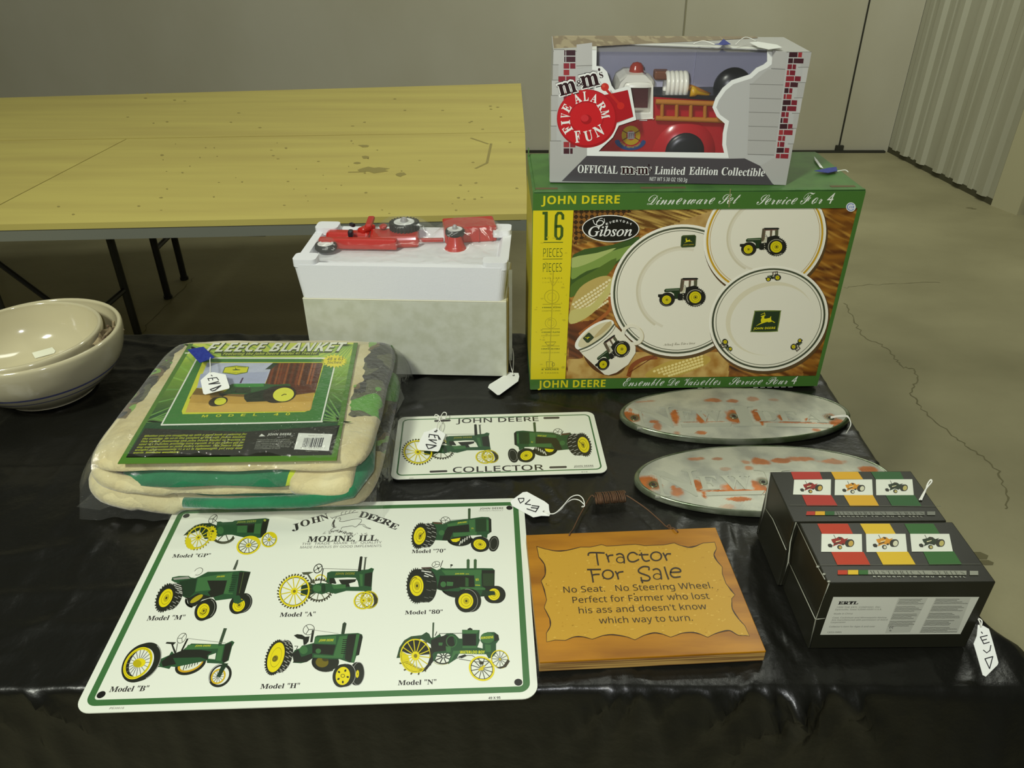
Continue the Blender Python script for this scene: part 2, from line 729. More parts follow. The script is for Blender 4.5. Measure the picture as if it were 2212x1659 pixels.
struct(g.build('baseboard_shadow_right', mat('shadow_gap_tone', hx('4c4a34'), .8)))  # dark strip paints in the shadow gap along the foot of the ribbed wall
pa, pb = onz(2140, 444, 0), onz(2196, 465, 0)
g = M()
g.prism([pa, pb, pb + V((.2, 0.02, 0)), pa + V((.2, .02, 0))], (0, 0, 4.2))
struct(g.build('trim_3', m_trim))
g = M()
dd = V((.08, -1, 0)).normalized()
g.box(pb + V((.03, -.012, .06)), dd * 1.0, (.06, 0, 0), (0, 0, 2.1))
struct(g.build('door_1', m_metal_wall))
g = M()
g.box(pb + V((.035, -.012, 0)), dd * 1.0, (.05, 0, 0), (0, 0, .055))
struct(g.build('trim_4', m_dark))

# ------------------------------------------------------------------ bare plywood tables behind
m_ply = mat('worn_plywood', hx('d0c26c'), 0.42, spec=0.35, bump=(60, 0.06, 0.002), var=(hx('bfae62'), (1.2, 11, 4), 0.35, 0.75, 8))
m_edge = mat('grey_metal_edging', hx('8f9284'), 0.4, metal=0.3, spec=0.4)
m_leg = mat('black_steel_tube', hx('23231d'), 0.45, spec=0.4)
m_stain = mat('table_stain', hx('9c8f50'), 0.5)
m_scuff = mat('table_scuff', hx('a8964a'), 0.5)


def back_table(label, q, stains, legs, wy=(.16, .84)):
    q = [V((x, y, T)) for x, y in q]         # front left, front right, back right, back left
    c = sum(q, V()) / 4
    t = thing('folding_table', label, 'table', (c.x, c.y, 0), 'plywood folding tables')
    top = M()
    top.prism([p - V((0, 0, .016)) for p in q], (0, 0, .016))
    top.m = 1
    for poly in stains:
        pts = [onz(x, y, T + .0003) for x, y in poly]
        if len(pts) == 2:
            d = (pts[1] - pts[0])
            n_ = V((-d.y, d.x, 0)).normalized() * .004
            pts = [pts[0] - n_, pts[0] + n_, pts[1] + n_, pts[1] - n_]
        top.prism(pts, (0, 0, .0002))
    top.build('tabletop', [m_ply, m_stain], t)
    ap = M()
    for i in range(4):
        p0, p1 = q[i], q[(i + 1) % 4]
        d = (p1 - p0).normalized()
        n_ = V((0, 0, 1)).cross(d)
        ap.box(p0 + n_ * .003 - V((0, 0, .046)), p1 - p0, n_ * .015, (0, 0, .029))
    ap.build('apron', m_edge, t, label='grey metal edging')
    xd = (q[1] - q[0]).normalized()
    for s_ in legs:
        f0 = q[0].lerp(q[1], s_)
        b0 = q[3].lerp(q[2], s_)
        pts = []
        for w_ in wy:
            p = f0.lerp(b0, w_)
            lg = M()
            lg.tube([(p.x, p.y, T - .04), (p.x, p.y, 0.01)], .014, 10)
            lg.tube([(p.x, p.y, .012), (p.x, p.y, 0.0)], .018, 10)
            lg.build('leg', m_leg, t, smooth=True, angle=40)
            pts.append(p)
        for z in (.22, T - .06):
            cr = M()
            cr.tube([V((pts[0].x, pts[0].y, z)), V((pts[1].x, pts[1].y, z))], .010, 8)
            cr.build('crossbar', m_leg, t, smooth=True, angle=40)
        m_ = (pts[0] + pts[1]) / 2
        sgn = 1 if s_ < .5 else -1
        br = M()
        br.tube([V((m_.x, m_.y, .24)), m_ + xd * sgn * .38 - V((0, 0, .05))], .009, 8)
        br.build('brace', m_leg, t, smooth=True, angle=40)
    return t


def blob(x, y, rx, ry, n=9, seed=0):
    r = random.Random(seed)
    return [(x + rx * cos(2 * pi * k / n) * r.uniform(.6, 1.2), y + ry * sin(2 * pi * k / n) * r.uniform(.6, 1.2)) for k in range(n)]


st = [blob(808, 367, 34, 7, 12, 1), blob(865, 377, 11, 5, 8, 2), blob(790, 340, 10, 4, 8, 3), blob(773, 352, 9, 3, 7, 4), blob(786, 315, 12, 3, 7, 5),
      [(1061, 310), (1052, 352)], [(1052, 352), (1027, 364)], [(1017, 298), (1055, 311)], [(752, 372), (790, 371)]]
rnd = random.Random(7)
for k in range(46):
    x, y = rnd.uniform(330, 1120), rnd.uniform(300, 462)
    st.append(blob(x, y, rnd.uniform(1.5, 4), rnd.uniform(.8, 1.6), 5, k))
for x, y in ((348, 427), (350, 335), (995, 400), (1028, 395), (991, 427), (1026, 430), (985, 454), (1116, 407), (790, 416), (126, 446), (158, 463), (300, 445)):
    st.append(blob(x, y, 4, 1.8, 6, int(x)))
# seams and ends measured on the table plane
seam_f, seam_b = (-1.372, 1.8275), (-1.309, 2.651)
back_table('bare plywood folding table with dark stains, its right end behind the green dinnerware box',
           [seam_f, (.0405, 1.9105), (.0455, 2.738), seam_b], st, (.93,))
back_table('bare plywood folding table at the left edge, ending at the slanting seam',
           [(-2.9, 1.737), (seam_f[0] - .004, seam_f[1]), (seam_b[0] - .004, seam_b[1]), (-2.85, 2.56)], [], (.935,), (.18, .90))
back_table('bare plywood folding table set along the pale back wall',
           [(-2.9, 2.566), (.0455, 2.742), (.0391, 3.597), (-2.9, 3.19)],
           [blob(rnd.uniform(200, 1100), rnd.uniform(200, 280), 4, 1.2, 5, k + 90) for k in range(22)], (.49, .93), (.40, .66))
cl = M()
c0 = onz(546, 492, T - .05)
cl.cbox((c0.x, c0.y + .02, T - .062), .05, .012, .035)
tag(cl.build('card_holder', mat('clear_card_holder', hx('6f6c58'), .25), loc=(c0.x, c0.y, T - .08)),
    'small grey card holder clipped under the bare plywood table edge', 'holder')

# ------------------------------------------------------------------ the black plastic cover of the front table, hanging to the floor
m_poly = mat('black_plastic_sheet', hx('141410'), 0.34, spec=0.45, bump=(34, 0.5, 0.004))
XL, XR, YF, YB = -1.3, 0.525, 0.505, 1.262
NX, NY = 330, 150


def ridge(x, y, sc, seed):
    return 1 - abs(noise.noise(V((x * sc, y * sc, seed)))) * 2


def cloth_z(x, y):
    h = 0
    h += max(0, ridge(x + .3 * noise.noise(V((y * 3, x * 2, 9))), y * 1.6, 6, 3) - .78) * .010
    h += max(0, ridge(x * 1.5, y * .8 + .2 * noise.noise(V((x * 4, y * 4, 2))), 9, 7) - .8) * .008
    h += .0006 * noise.noise(V((x * 22, y * 22, 1)))
    # packing creases and the pleats pulled towards the right front corner
    if x < -.48:
        h += .0016 * exp(-((y - (.872 + .012 * x)) / .0035) ** 2) * (1 + .5 * noise.noise(V((x * 25, 0, 4))))
    h += .0012 * exp(-((x + .93 - .25 * (y - .8)) / .004) ** 2)
    for ax, ay, bx, by, am in ((.285, .50, .275, .82, .0035), (.30, .50, .25, .70, .004), (.27, .50, .30, .74, .003), (.115, .50, .15, .62, .003), (.055, .82, .16, .62, .0025), (.30, .50, .262, .60, .0035), (.315, .50, .33, .56, .004), (.335, .50, .345, .54, .004), (.26, .50, .29, .58, .004), (.245, .50, .262, .54, .004), (.10, .50, .108, .54, .003), (.31, .54, .27, .66, .003), (.255, .66, .30, .80, .0025),
                               (.12, .90, .19, .70, .0025), (-.1, 1.0, .1, .86, .002), (.0, 1.05, .16, .98, .002), (-.64, .50, -.60, .62, .003), (-.70, .50, -.73, .6, .003)):
        dx, dy = bx - ax, by - ay
        l2 = dx * dx + dy * dy
        tt = max(0, min(1, ((x - ax) * dx + (y - ay) * dy) / l2))
        d = hypot(x - ax - dx * tt, y - ay - dy * tt)
        h += am * 1.5 * max(0, 1 - d / .008) * (1 - tt * .75)
    return T - .0042 + min(h, .0038)


g = M()
g.grid(lambda u, v: (XL + (XR - XL) * u, YF + (YB - YF) * v, cloth_z(XL + (XR - XL) * u, YF + (YB - YF) * v)), NX, NY)
# skirt round the edge: perimeter walk front-left -> front-right -> back-right -> back-left
per = []
for i in range(NX + 1):
    per.append((i, (0, -1)))
for k in range(1, 12):
    a = -pi / 2 + pi / 2 * k / 12
    per.append((NX, (cos(a), sin(a))))
for j in range(NY + 1):
    per.append((j * (NX + 1) + NX, (1, 0)))
for k in range(1, 8):
    a = pi / 2 * k / 8
    per.append((NY * (NX + 1) + NX, (cos(a), sin(a))))
for i in range(NX + 1):
    per.append((NY * (NX + 1) + NX - i, (0, 1)))
DD = [0, .0025, .006, .011, .018, .03, .045, .065, .09, .12, .16, .21, .27, .34, .42, .5, .6, .725]
prev = None
sd = 0.0
lastp = None
for idx, nr in per:
    p = g.v[idx]
    if lastp is not None:
        sd += (p - lastp).length + (.012 if p == lastp else 0)
    lastp = p
    col_ = [idx]
    side = 0
    for d in DD[1:]:
        r = .007
        if d < r * 1.57:
            out, dn = r * sin(d / r), r * (1 - cos(d / r))
        else:
            out, dn = r, d - r * .57
        fold = noise.noise(V((sd * 9, d * 1.2, 5))) * .020 * min(1, dn / .15) + noise.noise(V((sd * 30, d * 2, 8))) * .006 * min(1, dn / .04)
        corner = exp(-((p.x - XR) ** 2 + (p.y - YF) ** 2) / .012)
        out += abs(fold) + corner * min(.10, dn * .35) + .02 * min(1, dn / .5)
        if nr[0] > .3:
            out += .030 * exp(-((p.y - .552) / .034) ** 2) * min(1, d / .02)
        # pleats at the front edge
        if nr[1] < -.5:
            for xx, am in ((.112, .010), (.125, .008), (.288, .012), (.262, .010), (.31, .012), (.335, .010), (-.50, .010), (-.545, .012), (-.60, .010), (-.655, .012), (.24, .012), (.275, .012), (.30, .010), (.32, .012), (.35, .008), (.20, .007), (.175, .006), (.135, .007), (.36, .006), (-.57, .008), (-.63, .010), (-.68, .010)):
                out += am * 1.3 * max(0, 1 - abs(p.x - xx - dn * (.9 * sin(xx * 97))) / (.007 + dn * .12)) * exp(-dn / .10) * min(1, dn / .012)
        g.v.append(V((p.x + nr[0] * out, p.y + nr[1] * out, p.z - dn)))
        col_.append(len(g.v) - 1)
    if prev:
        for a, b_, c_, d_ in zip(prev, col_, col_[1:], prev[1:]):
            g.face((a, d_, c_, b_))
    prev = col_
tag(g.build('plastic_tablecloth', m_poly, loc=(-.35, .88, T - .1), smooth=True),
    'black plastic sheet draped over the front table, creased along its front edge', 'tablecloth')

# ------------------------------------------------------------------ price tags
m_tag = inkmat('white_tag_card', 0.55, 0.3)
m_string = mat('white_cotton_string', hx('e6e6da'), 0.8)
m_tape = mat('blue_masking_tape', hx('1d2c86'), 0.6, var=(hx('27398f'), 300, .4, .6, 2))
TAGC = 'eef0e8'


def price_tag(label, pl, outline, hole, marks, strings, tape=None, lift=.0006, ink='2a2a2c', inkw=4.5, name='price_tag', spl=None):
    """outline, hole, marks, strings are measured points of the photograph on the tag's own surface"""
    base = pl.hit(*outline[0])
    t = thing(name, label, 'price tag', base)
    A = Art(pl, 6e-5)
    w = [pl.hit(x, y) + pl.n * .0001 for x, y in outline]
    A.col = hx(TAGC)
    A.prism(w, pl.n * lift)
    A.eps, A.L = 1e-4, int((lift + .0003) / 1e-4)
    if hole:
        A.e('55554e', hole[0], hole[1], 2.4, 1.7)
    for q in marks:
        A.s_(ink, inkw, *q)
    A.build('tag_card', m_tag, t)
    if strings:
        for pts, h in strings:
            s_ = M()
            pts3 = []
            for i, q in enumerate(pts):
                z = h * sin(pi * i / (len(pts) - 1)) + .0012
                pts3.append((spl or pl).hit(*q) + pl.n * z)
            s_.tube(crom([tuple(p) for p in pts3], 6), .0007, 6)
            s_.build('string', m_string, t, smooth=True)
    if tape:
        tp, pts = tape
        s_ = M()
        s_.prism([tp.hit(*q) + tp.n * .0014 for q in pts], tp.n * .0004)
        s_.build('tape', m_tape, t, label='torn piece of blue tape')
    return t


def z2(x0, y0, k, *a):
    return [(x0 + x / k, y0 + y / k) for x, y in flat(a)]


# ------------------------------------------------------------------ green dinnerware carton
BX = dict(o=V((.0297, 1.0667, T)), a=.024, w=.478, d=.1946, h=.3351)
bu, bv = V((cos(BX['a']), sin(BX['a']), 0)), V((-sin(BX['a']), cos(BX['a']), 0))
dw = thing('dinnerware_box', 'large green carton printed with cream tractor plates, standing at the back of the black table', 'box', BX['o'] + bu * .239 + bv * .097)
m_carton_g = mat('green_printed_carton', hx('4e7a3a'), 0.42, spec=0.4, var=(hx('466f36'), 30, .4, .6, 3))
m_carton_y = mat('yellow_printed_carton', hx('b3a72a'), 0.45, spec=0.4)
m_inside = mat('raw_cardboard', hx('6b5a3c'), 0.8)
g = M()
o, W_, D_, H_ = BX['o'], BX['w'], BX['d'], BX['h']
g.box(o + bv * .0008 + V((0, 0, .0006)), bu * W_, bv * D_, V((0, 0, H_ - .004)))
# left side: green with a yellow panel low down
g.m = 1
g.box(o - bu * .0002 + bv * .004 + V((0, 0, .026)), bu * .0003, bv * (D_ - .01), V((0, 0, H_ - .062)))
g.build('carton', [m_carton_g, m_carton_y], dw, bevel=.002)
fl_ = M()
top = o + V((0, 0, H_ - .0034))
fl_.box(top + bu * .004 + bv * .004, bu * (W_ - .008), bv * (D_ - .006), V((0, 0, .0022)))
fl_.box(top + bu * .001 + bv * (-.0004), bu * (W_ - .002), bv * .006, V((0, 0, .0018)))
fl_.build('top_flap', m_carton_g, dw, bevel=.0008)
for a, l in ((.004, .032), (.155, .065), (.43, .036)):
    sl = M()
    sl.box(top + bu * a + bv * .0075 + V((0, 0, .0023)), bu * l, bv * .007, V((0, 0, .0003)))
    sl.build('flap_slot', m_inside, dw)
ear = M()
ear.box(o + bu * .001 + bv * (D_ - .012) + V((0, 0, H_ - .004)), bu * .0015, bv * .012, V((0, 0, .012)))
ear.build('flap_corner', m_carton_g, dw)

fp = Plane(o, -bv)
A = Art(fp, 5e-6)
lo = (o, bu, V((0, 0, 1)))


def L_(*a):
    return [tuple(q) for q in flat(a)]


# the photographic ground: straw, check cloth, wood (one colour per small cell of the print)
def inside(p, poly):
    c = False
    for (x0, y0), (x1, y1) in zip(poly, poly[1:] + poly[:1]):
        if (y0 > p[1]) != (y1 > p[1]) and p[0] < (x1 - x0) * (p[1] - y0) / (y1 - y0) + x0:
            c = not c
    return c


straw = flat([360, 410, 1260, 410, 1230, 470, 1000, 560, 800, 540, 600, 600, 380, 640])
check = flat([360, 410, 760, 410, 420, 600, 360, 640])
beige1 = flat([760, 410 + 180, 1260, 410, 1180, 560, 1000, 620])
beige2 = flat([330, 1330, 600, 1330, 700, 1450, 320, 1450])
dark1 = flat([330, 1120, 560, 1080, 480, 1330, 330, 1320])


def ground(u, v):
    P = o + bu * (.058 + (W_ - .064) * u) + V((0, 0, .020 + (.307 - .020) * v))
    x, y = pix(P)
    x, y = (x - 1110) * 2.8, (y - 300) * 2.8
    n1 = fbm(x * .012, y * .012, 1)
    n2 = noise.noise(V(((x + y * .9) * .006, (y - x * .5) * .045, 3)))
    c = mixc(hx('7a4a22'), hx('a8702c'), .5 + n1)
    c = mixc(c, hx('c79a48'), max(0, n2 * 1.5))
    c = mixc(c, hx('3d2414'), max(0, -n2 * 1.3 - .1))
    if x > 1750:
        n3 = noise.noise(V((x * .012, y * .03, 6)))
        c = mixc(hx('94601f'), hx('5d3416'), .5 + n3 * 1.2)
        c = mixc(c, hx('bb8a38'), max(0, n2 * 1.6 - .1))
    if inside((x, y), check):
        k = (int((x + y) / 32) + int((x - y + 2000) / 32)) % 2
        c = mixc(hx('8a5d2a'), hx('2a2018'), k * .9)
    elif inside((x, y), straw):
        n4 = noise.noise(V(((x + y * 1.6) * .004, (y - x * .35) * .07, 5)))
        c = mixc(hx('6a4820'), hx('d0ae5a'), .35 + n4 * 1.4)
    if inside((x, y), beige1):
        c = mixc(hx('c2a262'), hx('a88448'), .5 + n1)
    if inside((x, y), dark1):
        c = mixc(hx('4a2c1a'), hx('7d4524'), .5 + n2)
    if inside((x, y), beige2) or (y > 1290 and x > 420 and x < 1300):
        c = mixc(hx('c9a860'), hx('a5762f'), .4 + n1)
    return c


A.grid(lambda u, v: o - bv * 1e-5 + bu * (.058 + (W_ - .064) * u) + V((0, 0, .020 + .287 * v)), 250, 176, ground)
A.L = 3
A.fr(1110, 300, 2.8)
# corn husk and cobs
A.p('3f5a2a', 360, 700, 600, 640, 760, 590, 700, 680, 540, 820, 345, 930, sm=3)
A.p('7f9a4a', 355, 760, 560, 690, 740, 640, 620, 740, 440, 800, 352, 850, sm=3)
A.p('a9b86c', 352, 720, 500, 690, 620, 660, 480, 740, 354, 780, sm=3)
A.p('56702f', 350, 880, 480, 800, 620, 720, 560, 830, 346, 960, sm=3)


def cob(pts, rows, c0, c1, dirx, diry, n):
    A.p(c0, *pts, sm=4)
    for (x, y, l, m_) in rows:
        L = A.L
        for k in range(m_):
            A.L = L
            t_ = k / max(1, m_ - 1)
            A.e(c1, x + dirx * l * t_, y + diry * l * t_, 9.5, 7.5, -25, 8)


cob([344, 1010, 400, 900, 500, 840, 575, 830, 590, 870, 540, 960, 440, 1050, 345, 1110],
    [(360 + 12 * i, 1000 + 16 * i, 260 - 14 * i, 13) for i in range(6)], 'bfa860', 'ece0ae', .84, -.56, 6)
A.p('c9bf72', 345, 1040, 460, 1010, 560, 900, 600, 830, 590, 920, 470, 1060, 344, 1120, sm=4)
cob([800, 1440, 830, 1395, 950, 1340, 1100, 1310, 1185, 1320, 1170, 1360, 1060, 1410, 960, 1440],
    [(850 + 30 * i, 1405 + 9 * i, 300 - 30 * i, 14) for i in range(4)], 'bfa24a', 'ecd98c', .95, -.31, 4)
A.s_('8a4a22', 26, 695, 1430, 720, 1370, 790, 1330, 860, 1320, sm=6)
A.s_('a8622f', 20, 400, 1180, 520, 1090, 580, 1030, 580, 960, sm=6)
for k in range(9):
    A.s_('6b3517', 5, 698 + k * 18, 1415 - k * 12, 716 + k * 18, 1400 - k * 11)
CR, CR2 = 'e9e5cf', 'd9d2b4'


def plate(cx, cy, rx, ry, rot, rings):
    A.e('5a4426', cx + 6, cy + 14, rx + 4, ry + 4, rot, 72)
    A.e('f3f0de', cx, cy, rx, ry, rot, 72)
    A.e(CR, cx + 1, cy + 2, rx * .975, ry * .975, rot, 72)
    for c, r, w in rings:
        A.ring(c, cx, cy, rx * r, ry * r, rot, w, 72)
    A.ring('d3ccae', cx + 12, cy - 6, rx * .66, ry * .66, rot, .05, 48, 150, 300)
    A.ring('ded8bf', cx + 12, cy - 6, rx * .63, ry * .63, rot, .06, 48, 140, 310)


plate(1003, 916, 424, 394, -25, (('4f5540', .96, .030), ('5d614a', .91, .011)))
A.ymin = 418
plate(1518, 590, 380, 342, -30, (('cba02a', .955, .034), ('b08c34', .90, .009)))
A.ymin = -1e9


def modern():
    """side view of a cab tractor, drawn to the measured picture on the plate"""
    A.L += 1
    G, K = '26391f', '23241e'
    A.p(K, 340, 880, 560, 870, 560, 980, 400, 1000, 335, 960)
    A.p(G, 545, 740, 600, 690, 1090, 662, 1090, 1030, 900, 1040, 880, 860, 780, 800, 560, 810)
    A.p('3a5230', 600, 692, 1090, 664, 1090, 720, 580, 735)
    A.s_('c9c9b4', 9, 610, 738, 1050, 726)
    A.p(K, 1020, 860, 1300, 830, 1300, 1060, 1080, 1090, 1010, 1070)
    A.p('5b5240', 1120, 350, 1190, 330, 1160, 700, 1140, 800, 1080, 800, 1090, 600)
    A.p(K, 1180, 320, 1670, 315, 1720, 350, 1670, 380, 1190, 390)
    A.p('6a5c48', 1190, 380, 1240, 400, 1190, 780, 1140, 790)
    A.p('6a5c48', 1390, 390, 1470, 390, 1450, 600, 1380, 640)
    A.p('595a42', 1560, 400, 1680, 370, 1670, 600, 1560, 600)
    A.p('7a5a50', 1200, 385, 1620, 370, 1620, 400, 1210, 415)
    A.p(K, 1380, 620, 1560, 580, 1720, 620, 1710, 680, 1480, 720, 1330, 900, 1250, 950, 1290, 650)
    A.p('c6c2a4', 1230, 650, 1290, 640, 1230, 830, 1130, 840)
    A.s_(K, 18, 1240, 560, 1300, 640, 1220, 620)
    A.tyre(1600, 975, 345, 310, -8, 12, 6, (1605, 980, 205, 200, -20), 0, '25251f')
    A.lugs('25251f', 1600, 975, 345, 310, -8, 30, .06, 28)
    A.lugs('cfcab0', 1605, 980, 290, 265, -8, 34, -.02, 20, 150, 330)
    A.ring('cfcab0', 1605, 980, 318, 285, -8, .05, 20, 60, 110)
    A.tyre(650, 1050, 265, 235, -12, -8, 6, (630, 1065, 158, 148, -15), 0, '25251f')
    A.ring('8f8a78', 650, 1050, 240, 215, -12, .05, 24, 80, 170)
    A.lugs('cfcab0', 1130, 960, 70, 150, 0, 6, .1, 26, -90, 90)


A.fr(1400, 580, 15.8)
modern()
A.fr(1400 + 500 / 2.8 - 1.5, 580 - 302 / 2.8, 15.8 * 1.02)
modern()
DEER = [890, 680, 960, 655, 1000, 640, 1060, 630, 1130, 625, 1075, 655, 1045, 700, 1050, 785, 1130, 785, 1300, 750, 1330, 690, 1365, 680, 1350, 740, 1370, 870,
        1440, 890, 1500, 935, 1545, 950, 1500, 975, 1450, 945, 1420, 915, 1340, 930, 1250, 950, 1190, 925, 1060, 965, 960, 1000, 850, 1040, 760, 1080, 670, 1135,
        740, 1070, 830, 1010, 920, 965, 895, 900, 905, 820, 950, 720, 900, 700]


def deer(c):
    A.p(c, *DEER)
    A.s_(c, 22, 1080, 620, 1075, 560, 1050, 510)
    A.s_(c, 18, 1075, 580, 1000, 550, 900, 610)


def leap_badge(txt=True, c='ded21c', border=None):
    A.p(border or '6f7f3a', 445, 1300, 600, 520, 700, 425, 1720, 415, 1790, 500, 1670, 1250, 1560, 1370, 520, 1390, sm=4)
    A.p('283a22', 490, 1290, 640, 540, 720, 470, 1690, 455, 1740, 510, 1620, 1240, 1530, 1330, 550, 1350, sm=4)
    deer(c)
    if txt:
        A.t(c, 'JOHN DEERE', 'sb', 560, 1275, 1540, 1245, 95)


A.fr(1110, 300, 2.8)
A.sim((450, 1390), (1790, 415), (1008, 655), (1103, 580), 1)
a = A.A
A.fr(1110, 300, 2.8)
A.p('4a5a30', 1012, 590, 1022, 582, 1094, 579, 1102, 588, 1098, 645, 1090, 653, 1015, 656, 1008, 648)
A.p('2b3d22', 1016, 592, 1096, 584, 1094, 648, 1014, 651)
A.aff([(890, 680), (1545, 950), (670, 1135)], [(1110 + 1036 / 2.8, 300 + 606 / 2.8), (1110 + 1078 / 2.8, 300 + 621 / 2.8), (1110 + 1030 / 2.8, 300 + 630 / 2.8)])
deer('d8cc20')
A.fr(1110, 300, 2.8)
A.t('b9a32a', 'JOHN DEERE', 'sb', 1022, 644, 1088, 641, 6)
A.t('8a8468', 'Nothing Runs Like a Deere', 'scr', 905, 1250, 1095, 1240, 14)
# soup bowl
plate(1540, 1085, 364, 313, -17, (('434a36', .955, .034), ('5d614a', .89, .012)))
A.e('ded7b8', 1545, 1085, 268, 218, -17, 60)
A.e('e8e4cf', 1562, 1096, 258, 206, -17, 60)
A.fr(1600, 650, 20.74)
leap_badge()
A.fr(1110, 300, 2.8)


def mini_modern(rear, front, flip=1):
    A.sim((1605, 980), (630, 1060), tuple(1110 + v / 2.8 if i == 0 else 300 + v / 2.8 for i, v in enumerate(rear)),
          tuple(1110 + v / 2.8 if i == 0 else 300 + v / 2.8 for i, v in enumerate(front)), flip)
    modern()
    A.fr(1110, 300, 2.8)


mini_modern((1594, 838), (1538, 848))
mini_modern((1277, 1226), (1308, 1268), 1)
mini_modern((1690, 1255), (1728, 1218), 1)
# mug
A.fr(1230, 680, 11.85)
A.e('5a3a1e', 900, 1000, 620, 480, 40, 40)
A.ring('e7e2c8', 1610, 500, 290, 265, 30, .30, 48)
A.ring('cbbf94', 1640, 520, 270, 250, 30, .06, 30, 280, 430)
A.p('e9e4cb', 150, 780, 330, 560, 700, 250, 980, 125, 1110, 170, 1180, 290, 1400, 500, 1690, 800, 1690, 960, 1500, 1260, 1200, 1470, 1000, 1535, 900, 1520, 620, 1270, 330, 1000)
A.e('f2efdd', 640, 500, 590, 235, -35, 48)
A.e('d9cfa6', 660, 500, 520, 185, -35, 48)
A.p('c2b07c', 620, 560, 900, 250, 1060, 150, 1050, 260, 900, 420, 700, 560, sm=4)
A.s_('565b45', 40, 250, 890, 500, 790, 800, 600, 1000, 420, 1140, 240, sm=8)
A.s_('5d6049', 14, 300, 945, 540, 860, 850, 650, 1080, 440, 1180, 280, sm=8)
A.p('39452c', 335, 590, 480, 445, 520, 450, 625, 560, 615, 590, 490, 705, 440, 705)
A.aff([(890, 680), (1545, 950), (670, 1135)], [(1230 + 405 / 11.85, 680 + 580 / 11.85), (1230 + 540 / 11.85, 680 + 555 / 11.85), (1230 + 460 / 11.85, 680 + 630 / 11.85)])
deer('d8cc20')
A.sim((1605, 980), (630, 1060), (1230 + 1335 / 11.85, 680 + 870 / 11.85), (1230 + 860 / 11.85, 680 + 1258 / 11.85))
modern()
A.fr(1110, 300, 2.8)
# maker's oval
A.e('f0f0e6', 585, 540, 173, 82, 1, 60)
A.e('1c1d19', 585, 540, 168, 77, 1, 60)
A.t('eeeee6', 'Gibson', 'si', 448, 586, 712, 584, 58, fat=.012)
for k, ch in enumerate('EVERYDAY'):
    x = 556 + k * 20.5
    y = 524 - 26 * sin(pi * (k + .6) / 8.5)
    A.t('eeeee6', ch, 'sb', x, y + 2 - (3.5 - k) * .4, x + 13, y + 2 + (3.5 - k) * -.6 - 1, 13)
A.ring('eeeee6', 520, 508, 24, 18, -20, .2, 24)
A.s_('eeeee6', 4, 478, 488, 488, 512, 515, 522, 545, 505, 545, 480, sm=5)
A.s_('eeeee6', 4, 500, 500, 520, 480, 535, 478, sm=4)
# bands, side panel
A.L += 2
zt = .306
A.local(*lo)
A.p('46702f', L_(0.0006, zt, W_ - .0006, zt, W_ - .0006, H_ - .0045, .0006, H_ - .0045))
A.p('46702f', L_(0.0006, .0008, W_ - .0006, .0008, W_ - .0006, .0205, .0006, .0205))
A.p('46702f', L_(W_ - .007, .0008, W_ - .0006, .0008, W_ - .0006, H_ - .006, W_ - .007, H_ - .006))
A.p('dccb22', L_(0.0006, .0205, .0575, .0205, .0588, zt, .0006, zt))
A.fr(1110, 300, 2.8)
A.t('d8cc22', 'JOHN DEERE', 'sb', 165, 393, 638, 388, 50)
A.t('d8cc22', 'JOHN DEERE', 'sb', 145, 1503, 552, 1497, 44)
A.fr(1380, 400, 4.424)
WH = 'e4e6da'
A.t(WH, 'Dinnerware Set', 'scr', 75, 183, 960, 172, 92, fat=.001, lean=.28)
A.t(WH, 'Service For 4', 'scr', 1120, 182, 1850, 172, 92, fat=.001, lean=.28)
A.s_('8f8a5a', 9, 872, 35, 858, 205)
A.e('dfe2e2', 2022, 205, 46, 44)
A.ring('4a6ab0', 2022, 205, 38, 35, 0, .2, 30, 40, 320)
A.t('4a6ab0', 'CCB', 'sb', 2002, 216, 2050, 216, 22)
A.fr(1320, 795, 4.809)
A.t(WH, 'Ensemble De Vaiselles', 'scr', 120, 182, 1130, 168, 74, fat=.001, lean=.28)
A.t(WH, 'Service Pour 4', 'scr', 1220, 168, 1920, 160, 74, fat=.001, lean=.28)
for k in range(14):
    x = 900 + k * 72
    if k not in (4, 5, 6, 7):
        A.s_('c9cdbb', 5, x, 203 - k * .9, x + 46, 203 - k)
# print on the yellow panel
A.fr(1140, 440, 4.366)
DG, LG = '3e5a20', '6f6c22'
A.p(DG, 138, 72, 188, 70, 186, 340, 156, 342, 158, 98, 138, 98)

